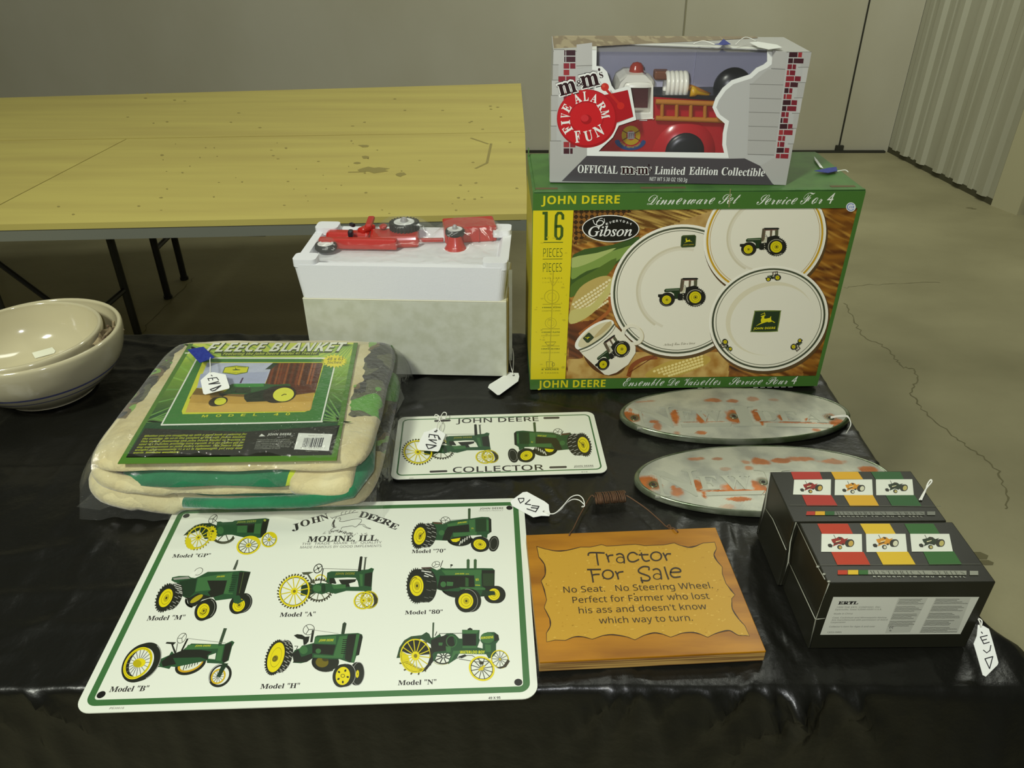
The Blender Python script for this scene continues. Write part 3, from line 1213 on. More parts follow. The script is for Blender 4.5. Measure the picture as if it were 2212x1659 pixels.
A.s_(DG, 27, 330, 138, 330, 105, 312, 84, 286, 84, 268, 108, 263, 200, 262, 300, 275, 325, 300, 328, 320, 300, 322, 225, 310, 208, 268, 210)
A.s_(DG, 7, 150, 361, 330, 360)
A.t(DG, 'PIECES', 'sans', 145, 498, 325, 496, 82, fat=-.01)
A.s_(DG, 5, 142, 519, 325, 517)
A.t(DG, 'PIECES', 'sans', 143, 640, 320, 636, 82, fat=-.01)
A.t(LG, 'INCLUDES', 'sb', 137, 704, 322, 702, 12, spacing=2.2)
A.t('a39a2a', 'COMPREND', 'sans', 137, 744, 322, 740, 12, spacing=1.8)
for cx, cy, r in ((226, 873, 70), (217, 1120, 54)):
    A.ring(LG, cx, cy, r, r * .92, 0, .04, 36)
    A.ring('a39a2a', cx, cy, r * .6, r * .55, 0, .06, 24)
for y0, x0, x1, a_, b_ in ((944, 140, 308, '4 DINNER PLATES', '4 ASSIETTES A DINER'), (1177, 135, 300, '4 DESSERT PLATES', '4 ASSIETTES A DESSERT'),
                           (1338, 132, 298, '4 SOUP/SALAD BOWLS', '4 ASSIETTES A SOUPE'), (1545, 130, 290, '4 MUGS', '4 TASSES')):
    A.s_(LG, 3, x0, y0, x1, y0 - 1)
    A.t(DG, a_, 'sb', x0 - 6, y0 + 36 if y0 < 1300 else y0 + 32 if y0 < 1500 else y0 + 20, x1 + 2, y0 + 35 if y0 < 1300 else y0 + 31 if y0 < 1500 else y0 + 18, 12)
    A.t('8f8a28', b_, 'sans', x0 - 8, y0 + 68 if y0 < 1500 else y0 + 52, x1, y0 + 66 if y0 < 1500 else y0 + 50, 12)
A.s_(LG, 4, 162, 1300, 266, 1298, 240, 1328, 185, 1328, 162, 1300)
A.s_(LG, 4, 175, 1485, 233, 1483, 230, 1542, 180, 1542, 175, 1485)
A.ring(LG, 240, 1510, 14, 18, 0, .25, 16)
rnd = random.Random(3)
A.L += 1
L0 = A.L
for k in range(46):
    x, y = rnd.uniform(60, 370), rnd.uniform(90, 1560)
    if rnd.random() < .5 or y > 700:
        A.L = L0
        A.p('c4b424', blob(x, y, rnd.uniform(6, 22), rnd.uniform(4, 10), 7, k))
A.s_('b9aa26', 9, 240, 640, 232, 780, 225, 1040, 200, 1560, sm=4)
A.s_('b9aa26', 6, 205, 690, 236, 770, 290, 690, sm=4)
A.build('printed_front', INK_GLOSS, dw)

# ------------------------------------------------------------------ windowed toy carton on top of the dinnerware carton
TB = dict(o=V((.0553, 1.102, T + H_)), a=-.0263, w=.3407, d=.132, h=.1778)
tu, tv = V((cos(TB['a']), sin(TB['a']), 0)), V((-sin(TB['a']), cos(TB['a']), 0))
to, TW, TD, TH = TB['o'] + V((0, 0, .0004)), TB['w'], TB['d'], TB['h']
tb = thing('toy_box', 'grey and brick printed toy carton with a clear window, standing on the green dinnerware carton', 'toy box', to + tu * TW / 2 + tv * TD / 2)
tp = Plane(to, -tv)
A = Art(tp, 8e-6)
A.fr(1160, 50, 3.568)
WIN = [(460, 207), (1774, 219), (1774, 295), (1745, 320), (1690, 345), (1640, 395), (1500, 440), (1430, 500), (1375, 580), (1352, 650), (1385, 720), (1448, 775), (1432, 850),
       (1428, 940), (1442, 1000), (475, 988), (500, 960), (585, 880), (630, 790), (765, 745), (722, 495), (690, 487), (600, 515), (575, 480), (540, 375), (500, 335), (458, 330)]
m_tbox = mat('grey_printed_carton', hx('b9b9b4'), 0.4, spec=0.4)
m_tin = mat('grey_card_lining', hx('d4d5ea'), 0.5, spec=0.3)
m_wht = mat('white_card', hx('e9e9e4'), 0.5)
tz = V((0, 0, TH))
roof = level(to.z + TH)
wl_, wr_ = roof.hit(1160 + 460 / 3.568, 50 + 152 / 3.568), roof.hit(1160 + 1768 / 3.568, 50 + 203 / 3.568)
win3 = [A.P(x, y) for x, y in WIN]
al_, ar_ = (win3[0] - to).dot(tu), (win3[1] - to).dot(tu)
win3[0], win3[1] = to + tu * al_ + tz, to + tu * ar_ + tz
rect = [to, to + tu * TW, to + tu * TW + V((0, 0, TH)), to + V((0, 0, TH))]


def holed(g, outer, holes, off):
    loops = [outer] + holes
    allp = [p for l in loops for p in l]
    n = len(allp)
    tri = geometry.tessellate_polygon(loops)
    fs = [tuple(t_) for t_ in tri] + [tuple(i + n for i in t_) for t_ in tri]
    k = 0
    for l in loops:
        m_ = len(l)
        fs += [(k + i, k + (i + 1) % m_, k + (i + 1) % m_ + n, k + i + n) for i in range(m_)]
        k += m_
    g.add([V(p) for p in allp] + [V(p) + V(off) for p in allp], fs)


g = M()
g.prism([to, to + tu * TW, to + tu * TW + tz] + [win3[1]] + win3[2:] + [win3[0]] + [to + tz], tv * .0008)
# the window folds over on to the roof
g.prism([to + tz, win3[0], wl_, wr_, win3[1], to + tu * TW + tz, to + tu * TW + tz + tv * TD, to + tz + tv * TD], V((0, 0, -.0008)))
g.box(to, tu * TW, tv * TD, V((0, 0, .001)))
g.box(to + tv * .0008, tu * .001, tv * (TD - .001), tz * .995)
g.box(to + tu * (TW - .001) + tv * .0008, tu * .001, tv * (TD - .001), tz * .995)
g.box(to + tv * (TD - .001), tu * TW, tv * .001, tz * .995)
g.build('carton', [m_tbox], tb)
li = M()
li.box(to + tu * .002 + tv * (TD - .02) + V((0, 0, .0012)), tu * (TW - .004), tv * .001, tz * .97)
li.box(to + tu * .212 + tv * (TD - .0225) + V((0, 0, .0012)), tu * .003, tv * .0025, tz * .97)
li.box(to + tu * .0025 + tv * .002 + V((0, 0, .0012)), tu * .001, tv * (TD - .022), tz * .97)
li.box(to + tu * (TW - .0035) + tv * .002 + V((0, 0, .0012)), tu * .001, tv * (TD - .022), tz * .97)
li.build('lining', m_tin, tb)
fw = M()
fw.prism([p + tv * .0012 for p in [to + tu * .03 + V((0, 0, .03)), to + tu * .31 + V((0, 0, .03)), to + tu * .31 + tz * .992, to + tu * .03 + tz * .992]], tv * .0002)
fw.prism([win3[0] - tz * .004 - tu * .01, win3[1] - tz * .004 + tu * .01, wr_ - tz * .004 + tu * .01 + tv * .006, wl_ - tz * .004 - tu * .01 + tv * .006], V((0, 0, -.0002)))
fw.build('window', filmmat('clear_window_film', .015, .06, (14, .25, .004)), tb)
fh = M()
fh.prism([to + tu * .001 + tv * .02 + tz, to + tu * .001 + tv * (TD - .001) + tz, to + tu * .02 + tv * (TD - .001) + tz * 1.004, to + tu * .3 + tv * (TD - .001) + tz * 1.004,
          to + tu * .3 + tv * (TD - .012) + tz * 1.002], V((0, 0, .0004)))
fh.build('lid_flap', mat('beige_printed_flap', hx('a89a7a'), .5, var=(hx('8a7a60'), (60, 12, 60), .45, .5, 2)), tb)

# printed stonework, bell, lettering
A.pl = tp
GB, GD, ST = 'b4b3ad', 'a3a29c', '9a9993'


def ab(*a):
    return [tuple(q) for q in flat(a)]


# gaps cut round the window: everything is drawn on the card only
br = random.Random(5)
for k in range(8):
    y0 = 205 + k * 101
    if y0 > 990:
        break
    for j, xx in enumerate((205 if k % 2 else 165, 255 if k % 2 else 225)):
        x1 = (255, 302)[j] if k % 2 else (225, 302)[j]
        if y0 + 40 < 560 or y0 > 860 or j == 0 and y0 < 600:
            for yy in (y0 + 3, y0 + 53):
                if not (340 < yy < 600 and xx > 250):
                    A.p(br.choice(['8f3038', '7c2a34', '40262b', 'a03a3c', '4a2a30']), xx, yy, x1 - 6, yy, x1 - 6, yy + 42, xx, yy + 42)
A.L = 3
for k, (xa, xb) in enumerate(((130, 210), (122, 165), (115, 165), (108, 160), (108, 152), (106, 150), (104, 150), (100, 185))):
    y0 = 205 + k * 118 if k < 7 else 910
    A.p(GB if k % 2 else 'c0bfb9', xa, y0, xb, y0, xb, min(y0 + 114, 1020), xa, min(y0 + 114, 1020))
    A.s_('7f7e78', 5, xa, y0 - 2, xb, y0 - 2)
A.p('bdbcb6', 305, 165, 425, 150, 425, 330, 305, 350)
A.s_('7f7e78', 5, 305, 330, 425, 325)
A.p(GB, 275, 960, 385, 960, 385, 1020, 190, 1215, 96, 1218, 100, 1020, 275, 1015)
# right pilaster and brick edge, plain where nothing is cut out
A.p('b9b8b2', 1815, 210, 1925, 222, 1912, 350, 1808, 345)
A.s_('7f7e78', 5, 1806, 350, 1912, 356)
A.p('b2b1ab', 1780, 356, 1912, 360, 1830, 1010, 1620, 1010, 1640, 480)
for k in range(6):
    y = 470 + k * 108
    A.s_('86857f', 5, 1640 - k * 3, y, 1897 - k * 14, y + 6)
for k in range(9):
    y0, x0 = 225 + k * 92, 1945 - k * 12
    A.L = 4
    for j in range(2):
        yy = y0 + j * 46
        xs = x0 - j * 6
        e = 2032 - k * 14 + (30 if k % 2 == 0 else -20) - j * 6
        m_ = xs + (e - xs) * (.35 if j else .6)
        A.p(br.choice(['8f3038', '40262b', '7c2a34', 'a03a3c', '8f3038']), xs, yy, m_ - 6, yy, m_ - 8, yy + 38, xs - 4, yy + 38)
        A.p(br.choice(['a03a3c', '7c2a34', '8f3038', '4a2a30']), m_, yy, e, yy + 2, e - 4, yy + 40, m_ - 4, yy + 38)
A.L = 6
for k in range(7):
    y0 = 222 + k * 118
    x1 = 2116 - k * 23.5
    A.p('bfbeb8' if k % 2 else GB, 2040 - k * 16 + (25 if k % 2 else 5), y0, x1, y0 + 2, x1 - 20, y0 + 116, 2036 - k * 16 + (20 if k % 2 else -5), y0 + 114)
    A.s_('7f7e78', 4, 2030 - k * 16, y0, x1, y0)
A.p(GB, 1720, 1100, 1820, 1040, 1955, 1045, 1918, 1248, 1825, 1245)
# dark base
A.p('4f4b4e', 385, 1022, 1440, 1045, 1600, 1042, 1720, 1100, 1822, 1247, 190, 1218)
# white die-cut border, a closed band between the window and an offset outline
OUT = [(425, 207), (1812, 220), (1812, 315), (1775, 345), (1710, 375), (1655, 425), (1515, 470), (1455, 520), (1402, 595), (1382, 650), (1410, 705), (1480, 755), (1462, 850),
       (1458, 935), (1478, 1040), (385, 1022), (385, 962), (560, 880), (560, 800), (745, 720), (700, 515), (690, 515), (590, 545), (545, 480), (510, 400), (480, 365), (425, 360)]
m_ = len(WIN)
A.lay([A.P(*q) for q in WIN + OUT], [(k, (k + 1) % m_, m_ + (k + 1) % m_, m_ + k) for k in range(1, m_)], 'eceee8')
A.pl = roof
A.p('eceee8', 425, 205, 425, 140, 1806, 190, 1812, 219, 1774, 219, 1768, 203, 460, 152, 460, 207)
A.pl = tp
# bell card: gong, housing, hammer (the white edge runs outside it)
A.p('eceee8', 470, 360, 505, 345, 535, 380, 570, 490, 560, 560, 430, 580)
A.p('b01f26', 560, 545, 700, 515, 742, 722, 590, 775, 480, 800, 480, 560)
A.e('a81d22', 385, 735, 232, 225, 0, 60)
A.e('c4242a', 380, 728, 222, 214, 0, 60)
A.e('cc2429', 378, 725, 128, 118, 0, 48)
A.ring('b01f26', 380, 728, 135, 126, 0, .07, 48)
A.e('a81d22', 380, 742, 42, 38, 0, 24)
A.e('d03238', 368, 732, 30, 27, 0, 24)
for a_ in ((505, 480, 645, 635),):
    A.s_('c42d28', 20, *a_)
A.e('c9362c', 523, 492, 31, 31)
A.e('d8503c', 513, 484, 12, 12)
A.e('cc2f28', 645, 637, 28, 28)
W2 = 'f0f1ea'
# lettering frame of the close-up: bell card
A.fr(1190, 140, 8.295)

def letter(col, ch, st, p0, p1, h, fat=0):
    """one letter standing on the line p0-p1 with height h, in photo-measured points"""
    vs, fs = glyphs(ch, st, fat)
    xa, xb = min(v.x for v in vs), max(v.x for v in vs)
    dx, dy = p1[0] - p0[0], p1[1] - p0[1]
    l = hypot(dx, dy)
    nx, ny = dy / l, -dx / l
    ch_ = capheight(st)
    A.lay([A.P(p0[0] + dx * (v.x - xa) / (xb - xa) + nx * h * v.y / ch_, p0[1] + dy * (v.x - xa) / (xb - xa) + ny * h * v.y / ch_) for v in vs], fs, col)


for ch, p0, p1, h in (('F', (402, 1162), (338, 1062), 165), ('I', (345, 1065), (335, 985), 155), ('V', (335, 965), (345, 885), 160), ('E', (318, 865), (378, 760), 150),
                      ('A', (445, 702), (562, 648), 165), ('L', (585, 648), (680, 640), 165), ('A', (700, 650), (815, 690), 150), ('R', (815, 715), (890, 835), 135),
                      ('M', (890, 830), (915, 968), 145), ('F', (440, 1395), (545, 1382), 205), ('U', (620, 1375), (765, 1340), 180), ('N', (825, 1300), (970, 1228), 185)):
    letter(W2, ch, 'ser', p0, p1, h, .01)


def wordmark(ms, amp, s_, dark='2e1719'):
    for (p0, p1, h) in ms:
        letter('2a2422', 'm', 'ser', (p0[0] - 3, p0[1] + 3), (p1[0] + 3, p1[1] + 3), h * 1.46, .075)
    L = A.L
    for (p0, p1, h) in ms:
        letter('f0f1ea', 'm', 'ser', p0, p1, h * 1.46, .05)
    for (p0, p1, h) in ms:
        letter(dark, 'm', 'ser', (p0[0] + (p1[0] - p0[0]) * .05, p0[1] + (p1[1] - p0[1]) * .05), (p1[0] - (p1[0] - p0[0]) * .05, p1[1] - (p1[1] - p0[1]) * .05), h * 1.38, .01)
    letter('f0f1ea', '&', 'ser', *amp, .05)
    letter(dark, '&', 'ser', *amp)
    letter('f0f1ea', 's', 'ser', *s_, .05)
    letter(dark, 's', 'ser', *s_)
    (q0, q1, h) = s_
    A.e(dark, q0[0] - (q1[0] - q0[0]) * .25, q0[1] - h * 1.05, h * .14, h * .18)


wordmark([((150, 565), (495, 468), 215), ((545, 430), (900, 345), 225)], ((468, 395), (585, 365), 115), ((880, 240), (945, 222), 150))
A.fr(1160, 50, 3.568)
A.t(W2, 'OFFICIAL', 'ser', 312, 1152, 620, 1160, 60)
wordmark([((645, 1160), (752, 1162), 52), ((768, 1163), (862, 1165), 52)], ((735, 1150), (778, 1151), 36), ((866, 1138), (884, 1139), 42))
A.t(W2, 'Limited', 'ser', 905, 1163, 1138, 1168, 60)
A.t(W2, 'Edition', 'ser', 1170, 1167, 1392, 1170, 60)
A.t(W2, 'Collectible', 'ser', 1418, 1170, 1750, 1180, 60)
A.t('dfe0da', 'NET WT 5.30 OZ 150.3g', 'sb', 866, 1214, 1155, 1222, 30, fat=-.012)
A.build('printed_front', INK_GLOSS, tb)

# ------------------------------------------------------------------ the toy fire engine seen through the window
m_red = mat('glossy_red_plastic', hx('c0262f'), 0.22, spec=0.5, coat=.3)
m_cream = mat('cream_plastic', hx('f6f4e8'), 0.3)
m_orange = mat('orange_plastic', hx('c07a2c'), 0.35)
m_blackp = mat('black_plastic', hx('24242a'), 0.3)
m_ylw = mat('yellow_plastic', hx('d9a81e'), 0.35)
m_beacon = mat('red_lens', hx('a33a30'), 0.2, coat=.4)


class TF:
    """truck frame: a along the carton, d depth, z up; pt() measures a point of the photo at a given depth"""
    @staticmethod
    def pt(x, y, d):
        return Plane(to + tv * d, -tv).hit(1160 + x / 3.568, 50 + y / 3.568)


fe = thing('toy_fire_truck', 'red toy fire engine with a white cab roof behind the window of the toy carton', 'toy', to + tu * .17 + tv * .055 + V((0, 0, .002)))
FD = .022
pt = TF.pt
zb_ = to.z + .012


def slab(name, pts, d0, d1, m_, bev=.004, sm=True, holes=None, label=None):
    g = M()
    p3 = [pt(x, y, d0) for x, y in flat(pts)]
    if holes:
        holed(g, p3, [[pt(x, y, d0) for x, y in flat(h)] for h in holes], tv * (d1 - d0))
    else:
        g.prism(p3, tv * (d1 - d0))
    return g.build(name, m_, fe, bevel=bev, seg=3, label=label)


slab('body', [430, 740, 900, 735, 1480, 760, 1480, 1010, 430, 1000], FD, FD + .07, m_red, .006)
slab('cab_frame', [600, 745, 612, 520, 640, 450, 700, 410, 830, 410, 880, 440, 895, 480, 893, 735], FD - .001, FD + .07, m_cream, .006,
     holes=[[650, 690, 655, 520, 690, 460, 860, 458, 882, 490, 872, 690]])
slab('cab_interior', [630, 725, 640, 500, 690, 445, 860, 445, 885, 490, 880, 725], FD + .03, FD + .055, mat('dark_red_cab', hx('5e1a22'), .5), .003)
g = M()
rc0 = pt(757, 452, FD + .034)
vs_, n_u, n_v = [], 28, 10
for i in range(n_v + 1):
    th_ = pi / 2 * i / n_v
    for k in range(n_u):
        ph = 2 * pi * k / n_u
        ce, se = cos(ph), sin(ph)
        q_ = .55
        xx = .0262 * abs(ce) ** q_ * (1 if ce > 0 else -1) * sin(th_) ** .5
        yy = .0375 * abs(se) ** q_ * (1 if se > 0 else -1) * sin(th_) ** .5
        vs_.append(rc0 + tu * xx + tv * yy + V((0, 0, .0115 * cos(th_) ** .8 - .001)))
g.add(vs_, [(i * n_u + k, (i + 1) * n_u + k, (i + 1) * n_u + (k + 1) % n_u, i * n_u + (k + 1) % n_u) for i in range(n_v) for k in range(n_u)])
g.build('cab_roof', m_cream, fe, smooth=True, label='white rounded roof')
g = M()
c0 = pt(764, 402, FD + .035)
g.lathe([(.013, 0), (.0135, .003), (.0105, .004), (.0095, .012), (.006, .0165), (0, .018)], c0, 24)
g.build('beacon', m_beacon, fe, smooth=True)
slab('truck_bed', [900, 560, 1480, 560, 1480, 600, 900, 600], FD + .004, FD + .066, m_blackp, .003)
slab('side_panel', [905, 590, 1480, 600, 1480, 770, 905, 745], FD + .002, FD + .068, m_red, .004)
g = M()
for y0, y1 in ((606, 625), (732, 752)):
    g.tube([pt(915, y0, FD - .004), pt(1480, y1, FD - .004)], .0036, 10)
for x in (966, 1078, 1187, 1296, 1400):
    g.tube([pt(x, 608 + (x - 915) * .033, FD - .004), pt(x - 3, 735 + (x - 915) * .033, FD - .004)], .0028, 10)
g.build('ladder', m_orange, fe, smooth=True, angle=50)
g = M()
cen = [pt(1003 + k * 33, 480, FD + .028) for k in range(5)]
for c_ in cen:
    g.lathe([(.0165 + .0034 * cos(a * pi / 6), .0038 * sin(a * pi / 6)) for a in range(13)], c_, 28, ax=tu, ex=(0, 0, 1))
g.build('hose_reel', m_cream, fe, smooth=True)
g = M()
g.tube([pt(1140, 480, FD + .02), pt(1220, 515, FD + .02), pt(1330, 560, FD + .02)], [.004, .005, .004], 10)
g.build('hose_bracket', m_orange, fe, smooth=True)
g = M()
p0, p1 = pt(1185, 525, FD + .006), pt(1325, 555, FD + .006)
g.tube([p0, p0.lerp(p1, .25), p0.lerp(p1, .4), p1], [.0075, .006, .003, .002], 12)
g.build('nozzle', m_ylw, fe, smooth=True)
g = M()
g.box(pt(905, 440, FD + .03), tu * .02, tv * .02, V((0, 0, .012)))
g.build('bracket', mat('brown_plastic', hx('7a4a34'), .4), fe, bevel=.002)
g = M()
fc = pt(1130, 1000, FD)
g.ball(fc - V((0, 0, .004)) + tv * .012, .052, .026, .056, 32, TB['a'])
g.build('fender', m_red, fe, smooth=True)
g = M()
wc = pt(1140, 1012, FD - .013)
g.lathe([(.0, -.001), (.018, 0), (.026, .0015), (.0305, .006), (.0305, .014), (.026, .019)], wc, 40, ax=tv, ex=(0, 0, 1))
g.build('wheel', m_blackp, fe, smooth=True)
g = M()
hc = pt(1505, 490, FD + .055)
g.ball(hc, .0275, .016, .0265, 32)
g.build('spare_wheel', m_blackp, fe, smooth=True, label='round black wheel at the back')
# door badge
bp = Plane(to + tv * (FD - .0006), -tv)
A = Art(bp, 2e-5)
A.fr(1190, 140, 8.295)
A.ring('c7a51c', 1435, 1265, 168, 172, 0, .5, 40)
for a_ in (30, 150, 210, 330):
    A.s_('6a1a1e', 16, 1435 + 75 * cos(radians(a_)), 1265 + 75 * sin(radians(a_)), 1435 + 175 * cos(radians(a_)), 1265 + 175 * sin(radians(a_)))
A.p('c9c4c2', 1375, 1200, 1495, 1195, 1495, 1325, 1375, 1330)
A.t('8a8086', 'm', 'ser', 1385, 1320, 1488, 1318, 150)
A.p('2f4f86', 1145, 1365, 1215, 1345, 1280, 1430, 1430, 1475, 1580, 1425, 1640, 1350, 1700, 1375, 1660, 1450, 1560, 1510, 1430, 1530, 1290, 1510, 1180, 1440, sm=3)
for k, ch in enumerate('FIRE DEPARTMENT'):
    if ch != ' ':
        t0 = radians(143 - k * 7.2)
        x, y = 1435 + 235 * cos(t0), 1265 + 228 * sin(t0)
        letter('b9a64a', ch, 'sb', (x - 11 * sin(t0), y + 11 * cos(t0) * -1 * -1 - 0), (x + 13 * sin(t0), y - 13 * cos(t0)), 34)
A.p('d8d8d4', 1585, 985, 1725, 985, 1725, 1003, 1585, 1003)
A.build('door_badge', INK_GLOSS, fe)

# tags resting on the two cartons
ztop = to.z + TH + .004
rp = level(ztop)
price_tag('white price tag with blue tape lying on the roof of the windowed toy carton', rp,
          z2(1160, 50, 3.568, 1640, 152, 1700, 146, 1850, 170, 1890, 192, 1790, 205, 1700, 185), None, [],
          [(z2(1160, 50, 3.568, 1530, 172, 1600, 152, 1690, 146), .006), (z2(1160, 50, 3.568, 1205, 166, 1280, 163, 1370, 172), .003)],
          tape=(rp, z2(1160, 50, 3.568, 1365, 172, 1400, 168, 1435, 132, 1492, 172, 1440, 178)))
rp = level(to.z + .001)
price_tag('blue tape and white string tag at the right end of the green carton top', rp,
          z2(1110, 300, 2.8, 1815, 108, 1835, 130, 1870, 178, 1850, 172, 1822, 132), None, [],
          [(z2(1110, 300, 2.8, 1955, 200, 2000, 201, 2022, 206), .002)],
          tape=(rp, z2(1110, 300, 2.8, 1815, 200, 1900, 182, 1950, 176, 1955, 200, 1900, 212)))

# ------------------------------------------------------------------ plain white carton with the foam tray and toy tractor
WX = dict(o=V((-.3379, 1.1194, T)), a=-.0375, w=.3293, d=.16, h=.1415)
wu, wv = V((cos(WX['a']), sin(WX['a']), 0)), V((-sin(WX['a']), cos(WX['a']), 0))
m_wbox = mat('mottled_white_carton', hx('c6c8b6'), 0.42, spec=0.4, var=(hx('babca6'), 55, .38, .66, 6))
wt = thing('cardboard_box', 'plain mottled white carton under the white foam tray', 'box', WX['o'] + wu * .165 + wv * .08)
g = M()
g.box(WX['o'] + V((0, 0, .0004)), wu * WX['w'], wv * WX['d'], V((0, 0, WX['h'] - .003)))
g.build('carton', m_wbox, wt, bevel=.0012)
g = M()
g.box(WX['o'] - wv * .0006 + V((0, 0, WX['h'] - .003)), wu * (WX['w']), wv * WX['d'], V((0, 0, .0028)))
g.build('lid', mat('white_carton_lid', hx('d6d4bb'), .45), wt, bevel=.001)
g = M()
g.box(WX['o'] + wu * (WX['w'] + .0002) + V((0, 0, .003)) + wv * .006, wu * .0015, wv * .15, V((0, 0, WX['h'] - .004)))
g.build('side_flap', mat('tan_carton_edge', hx('b5a468'), .5), wt)
g = M()
g.box(WX['o'] + wu * (WX['w'] + .001) + wv * .055 + V((0, 0, .0)), wu * .006, wv * .002, V((0, 0, WX['h'] + .03)))
g.build('tuck_flap', m_wbox, wt)

FZ = T + WX['h']
fo = V((-.3455, 1.1175, FZ))
fa = -.0402
fu, fv = V((cos(fa), sin(fa), 0)), V((-sin(fa), cos(fa), 0))
FW, FDp, FH = .339, .172, .058
m_foam = mat('white_polystyrene_foam', hx('e2e3e4'), 0.75, spec=0.2, bump=(420, .3, .0008))
g = M()


def rrect(o_, u_, v_, w_, d_, r, n=6):
    out = []
    for cx, cy, a_ in ((w_ - r, r, -90), (w_ - r, d_ - r, 0), (r, d_ - r, 90), (r, r, 180)):
        for k in range(n + 1):
            t_ = radians(a_ + 90 * k / n)
            out.append(o_ + u_ * (cx + r * cos(t_)) + v_ * (cy + r * sin(t_)))
    return out


oz = V((0, 0, FH))
bot = rrect(fo + fu * .006 + fv * .003, fu, fv, FW - .012, FDp - .006, .012)
topo = rrect(fo + oz, fu, fv, FW, FDp, .012)
topi = rrect(fo + oz + fu * .014 + fv * .012, fu, fv, FW - .028, FDp - .024, .01)
flo = rrect(fo + oz + fu * .020 + fv * .018 - V((0, 0, .012)), fu, fv, FW - .040, FDp - .036, .01)
n = len(bot)
g.add(bot + topo + topi + flo, [(i, (i + 1) % n, (i + 1) % n + n, i + n) for i in range(n)] + [(i + n, (i + 1) % n + n, (i + 1) % n + 2 * n, i + 2 * n) for i in range(n)] +
      [(i + 2 * n, (i + 1) % n + 2 * n, (i + 1) % n + 3 * n, i + 3 * n) for i in range(n)] + [tuple(range(3 * n, 4 * n)), tuple(range(n))[::-1]])
for a_, b_, w_, d_ in ((0, 0, .038, .03), (FW - .040, 0, .040, .026), (0, FDp - .034, .040, .034), (FW - .034, FDp - .034, .034, .034)):
    q = rrect(fo + oz - V((0, 0, .004)) + fu * (a_ + .0005) + fv * (b_ + .0005), fu, fv, w_ - .001, d_ - .001, .007)
    g.prism(q, (0, 0, .0125))
g.build('foam_tray', m_foam, bevel=.0015, loc=fo)
ft = bpy.data.objects['foam_tray']
tag(ft, 'white foam packing tray holding a red toy tractor, on the white carton', 'foam tray')

# toy tractor and wagon lying on their sides
ZT = FZ + FH - .012
tractor_o = onz(800, 510, ZT)
tr = thing('toy_tractor', 'red toy tractor with black and white wheels lying on its side in the foam tray', 'toy', (tractor_o.x, tractor_o.y, ZT))
m_tred = mat('red_painted_diecast', hx('b8261c'), 0.3, coat=.3)
m_rub = mat('black_toy_rubber', hx('1d1d1c'), 0.55)
m_whub = mat('white_wheel_hub', hx('e6e7e2'), 0.35)
m_grey = mat('grey_hub_cap', hx('a3a0a0'), 0.35)


def toy_wheel(px, py, rx, z, parent, th=.011, hubr=.70, cap=True, lug=0):
    c_ = onz(px, py, z)
    r = (onz(px + rx, py, z) - c_).length
    g = M()
    g.lathe([(0, -th), (r * .9, -th), (r, -th * .75), (r, -th * .25), (r * .93, 0), (r * .8, .0008), (hubr * r, -.001), (0, -.001)], c_, 40)
    if lug:
        for k in range(lug):
            a_ = 2 * pi * k / lug
            g.cbox(c_ + V((cos(a_), sin(a_), 0)) * r + V((0, 0, -th / 2)), .004, .0022, th, a_)
    o_ = g.build('wheel', m_rub, parent, smooth=True, angle=40)
    h = M()
    h.lathe([(hubr * r, -.001), (hubr * r, .0006), (hubr * r * .85, .001), (hubr * r * .8, -.0004), (hubr * r * .35, .0006), (0, .0008)], c_, 36)
    ho = h.build('hub', m_whub, None, smooth=True, loc=parent['_o'])
    ho.location = (0, 0, 0)
    ho.parent = o_
    if cap:
        h = M()
        h.lathe([(r * .27, .0006), (r * .27, .003), (r * .18, .007), (0, .0085)], c_, 24)
        k_ = h.build('hub_cap', m_grey, None, smooth=True, loc=parent['_o'])
        k_.location = (0, 0, 0)
        k_.parent = o_
    return c_, r


ZW = FZ + FH + .020
rc, rr_ = toy_wheel(873, 479, 30, ZW, tr, .013, .74, True, 26)
fc_, fr2 = toy_wheel(703, 526, 23.5, FZ + FH + .004, tr, .010, .72, False)
g = M()
g.lathe([(rr_ * .55, -.002), (rr_ * .85, -.022), (rr_ * 1.1, -.034)], V((rc.x, rc.y - .004, ZW - .011)), 28)
g.build('rear_fender', m_tred, tr, smooth=True)


def bar(name, p0, p1, w_, h_, z, m_, parent, bev=.003):
    a_, b_ = onz(*p0, z), onz(*p1, z)
    d = b_ - a_
    g = M()
    n_ = V((-d.y, d.x, 0)).normalized() * w_
    g.box(a_ - n_ / 2 - V((0, 0, h_ / 2)), d, n_, V((0, 0, h_)))
    return g.build(name, m_, parent, bevel=bev)


bar('engine_block', (690, 524), (858, 527), .014, .018, ZT + .012, m_tred, tr)
bar('hood', (706, 508), (800, 510), .024, .016, ZT + .010, m_tred, tr, .006)
bar('chassis', (800, 516), (905, 512), .05, .02, ZT + .010, m_tred, tr, .005)
bar('hitch', (893, 519), (958, 518), .006, .006, ZT + .006, m_tred, tr, .001)
bar('seat', (778, 500), (806, 488), .016, .010, ZT + .020, m_tred, tr, .004)
bar('steering_column', (795, 491), (803, 470), .012, .008, ZT + .024, m_tred, tr, .003)
bar('exhaust_pipe', (757, 484), (765, 487), .006, .006, ZT + .026, m_blackp, tr, .001)
bar('air_filter', (752, 504), (763, 504), .013, .012, ZT + .022, m_blackp, tr, .003)
bar('rear_axle', (868, 510), (876, 492), .012, .010, ZW - .018, mat('cream_axle', hx('c9c79a'), .4), tr, .002)
sw = M()
c_ = onz(828, 489, ZT + .024)
sw.ball(c_, .007, .010, .004, 16)
sw.build('light', m_tred, tr, smooth=True)

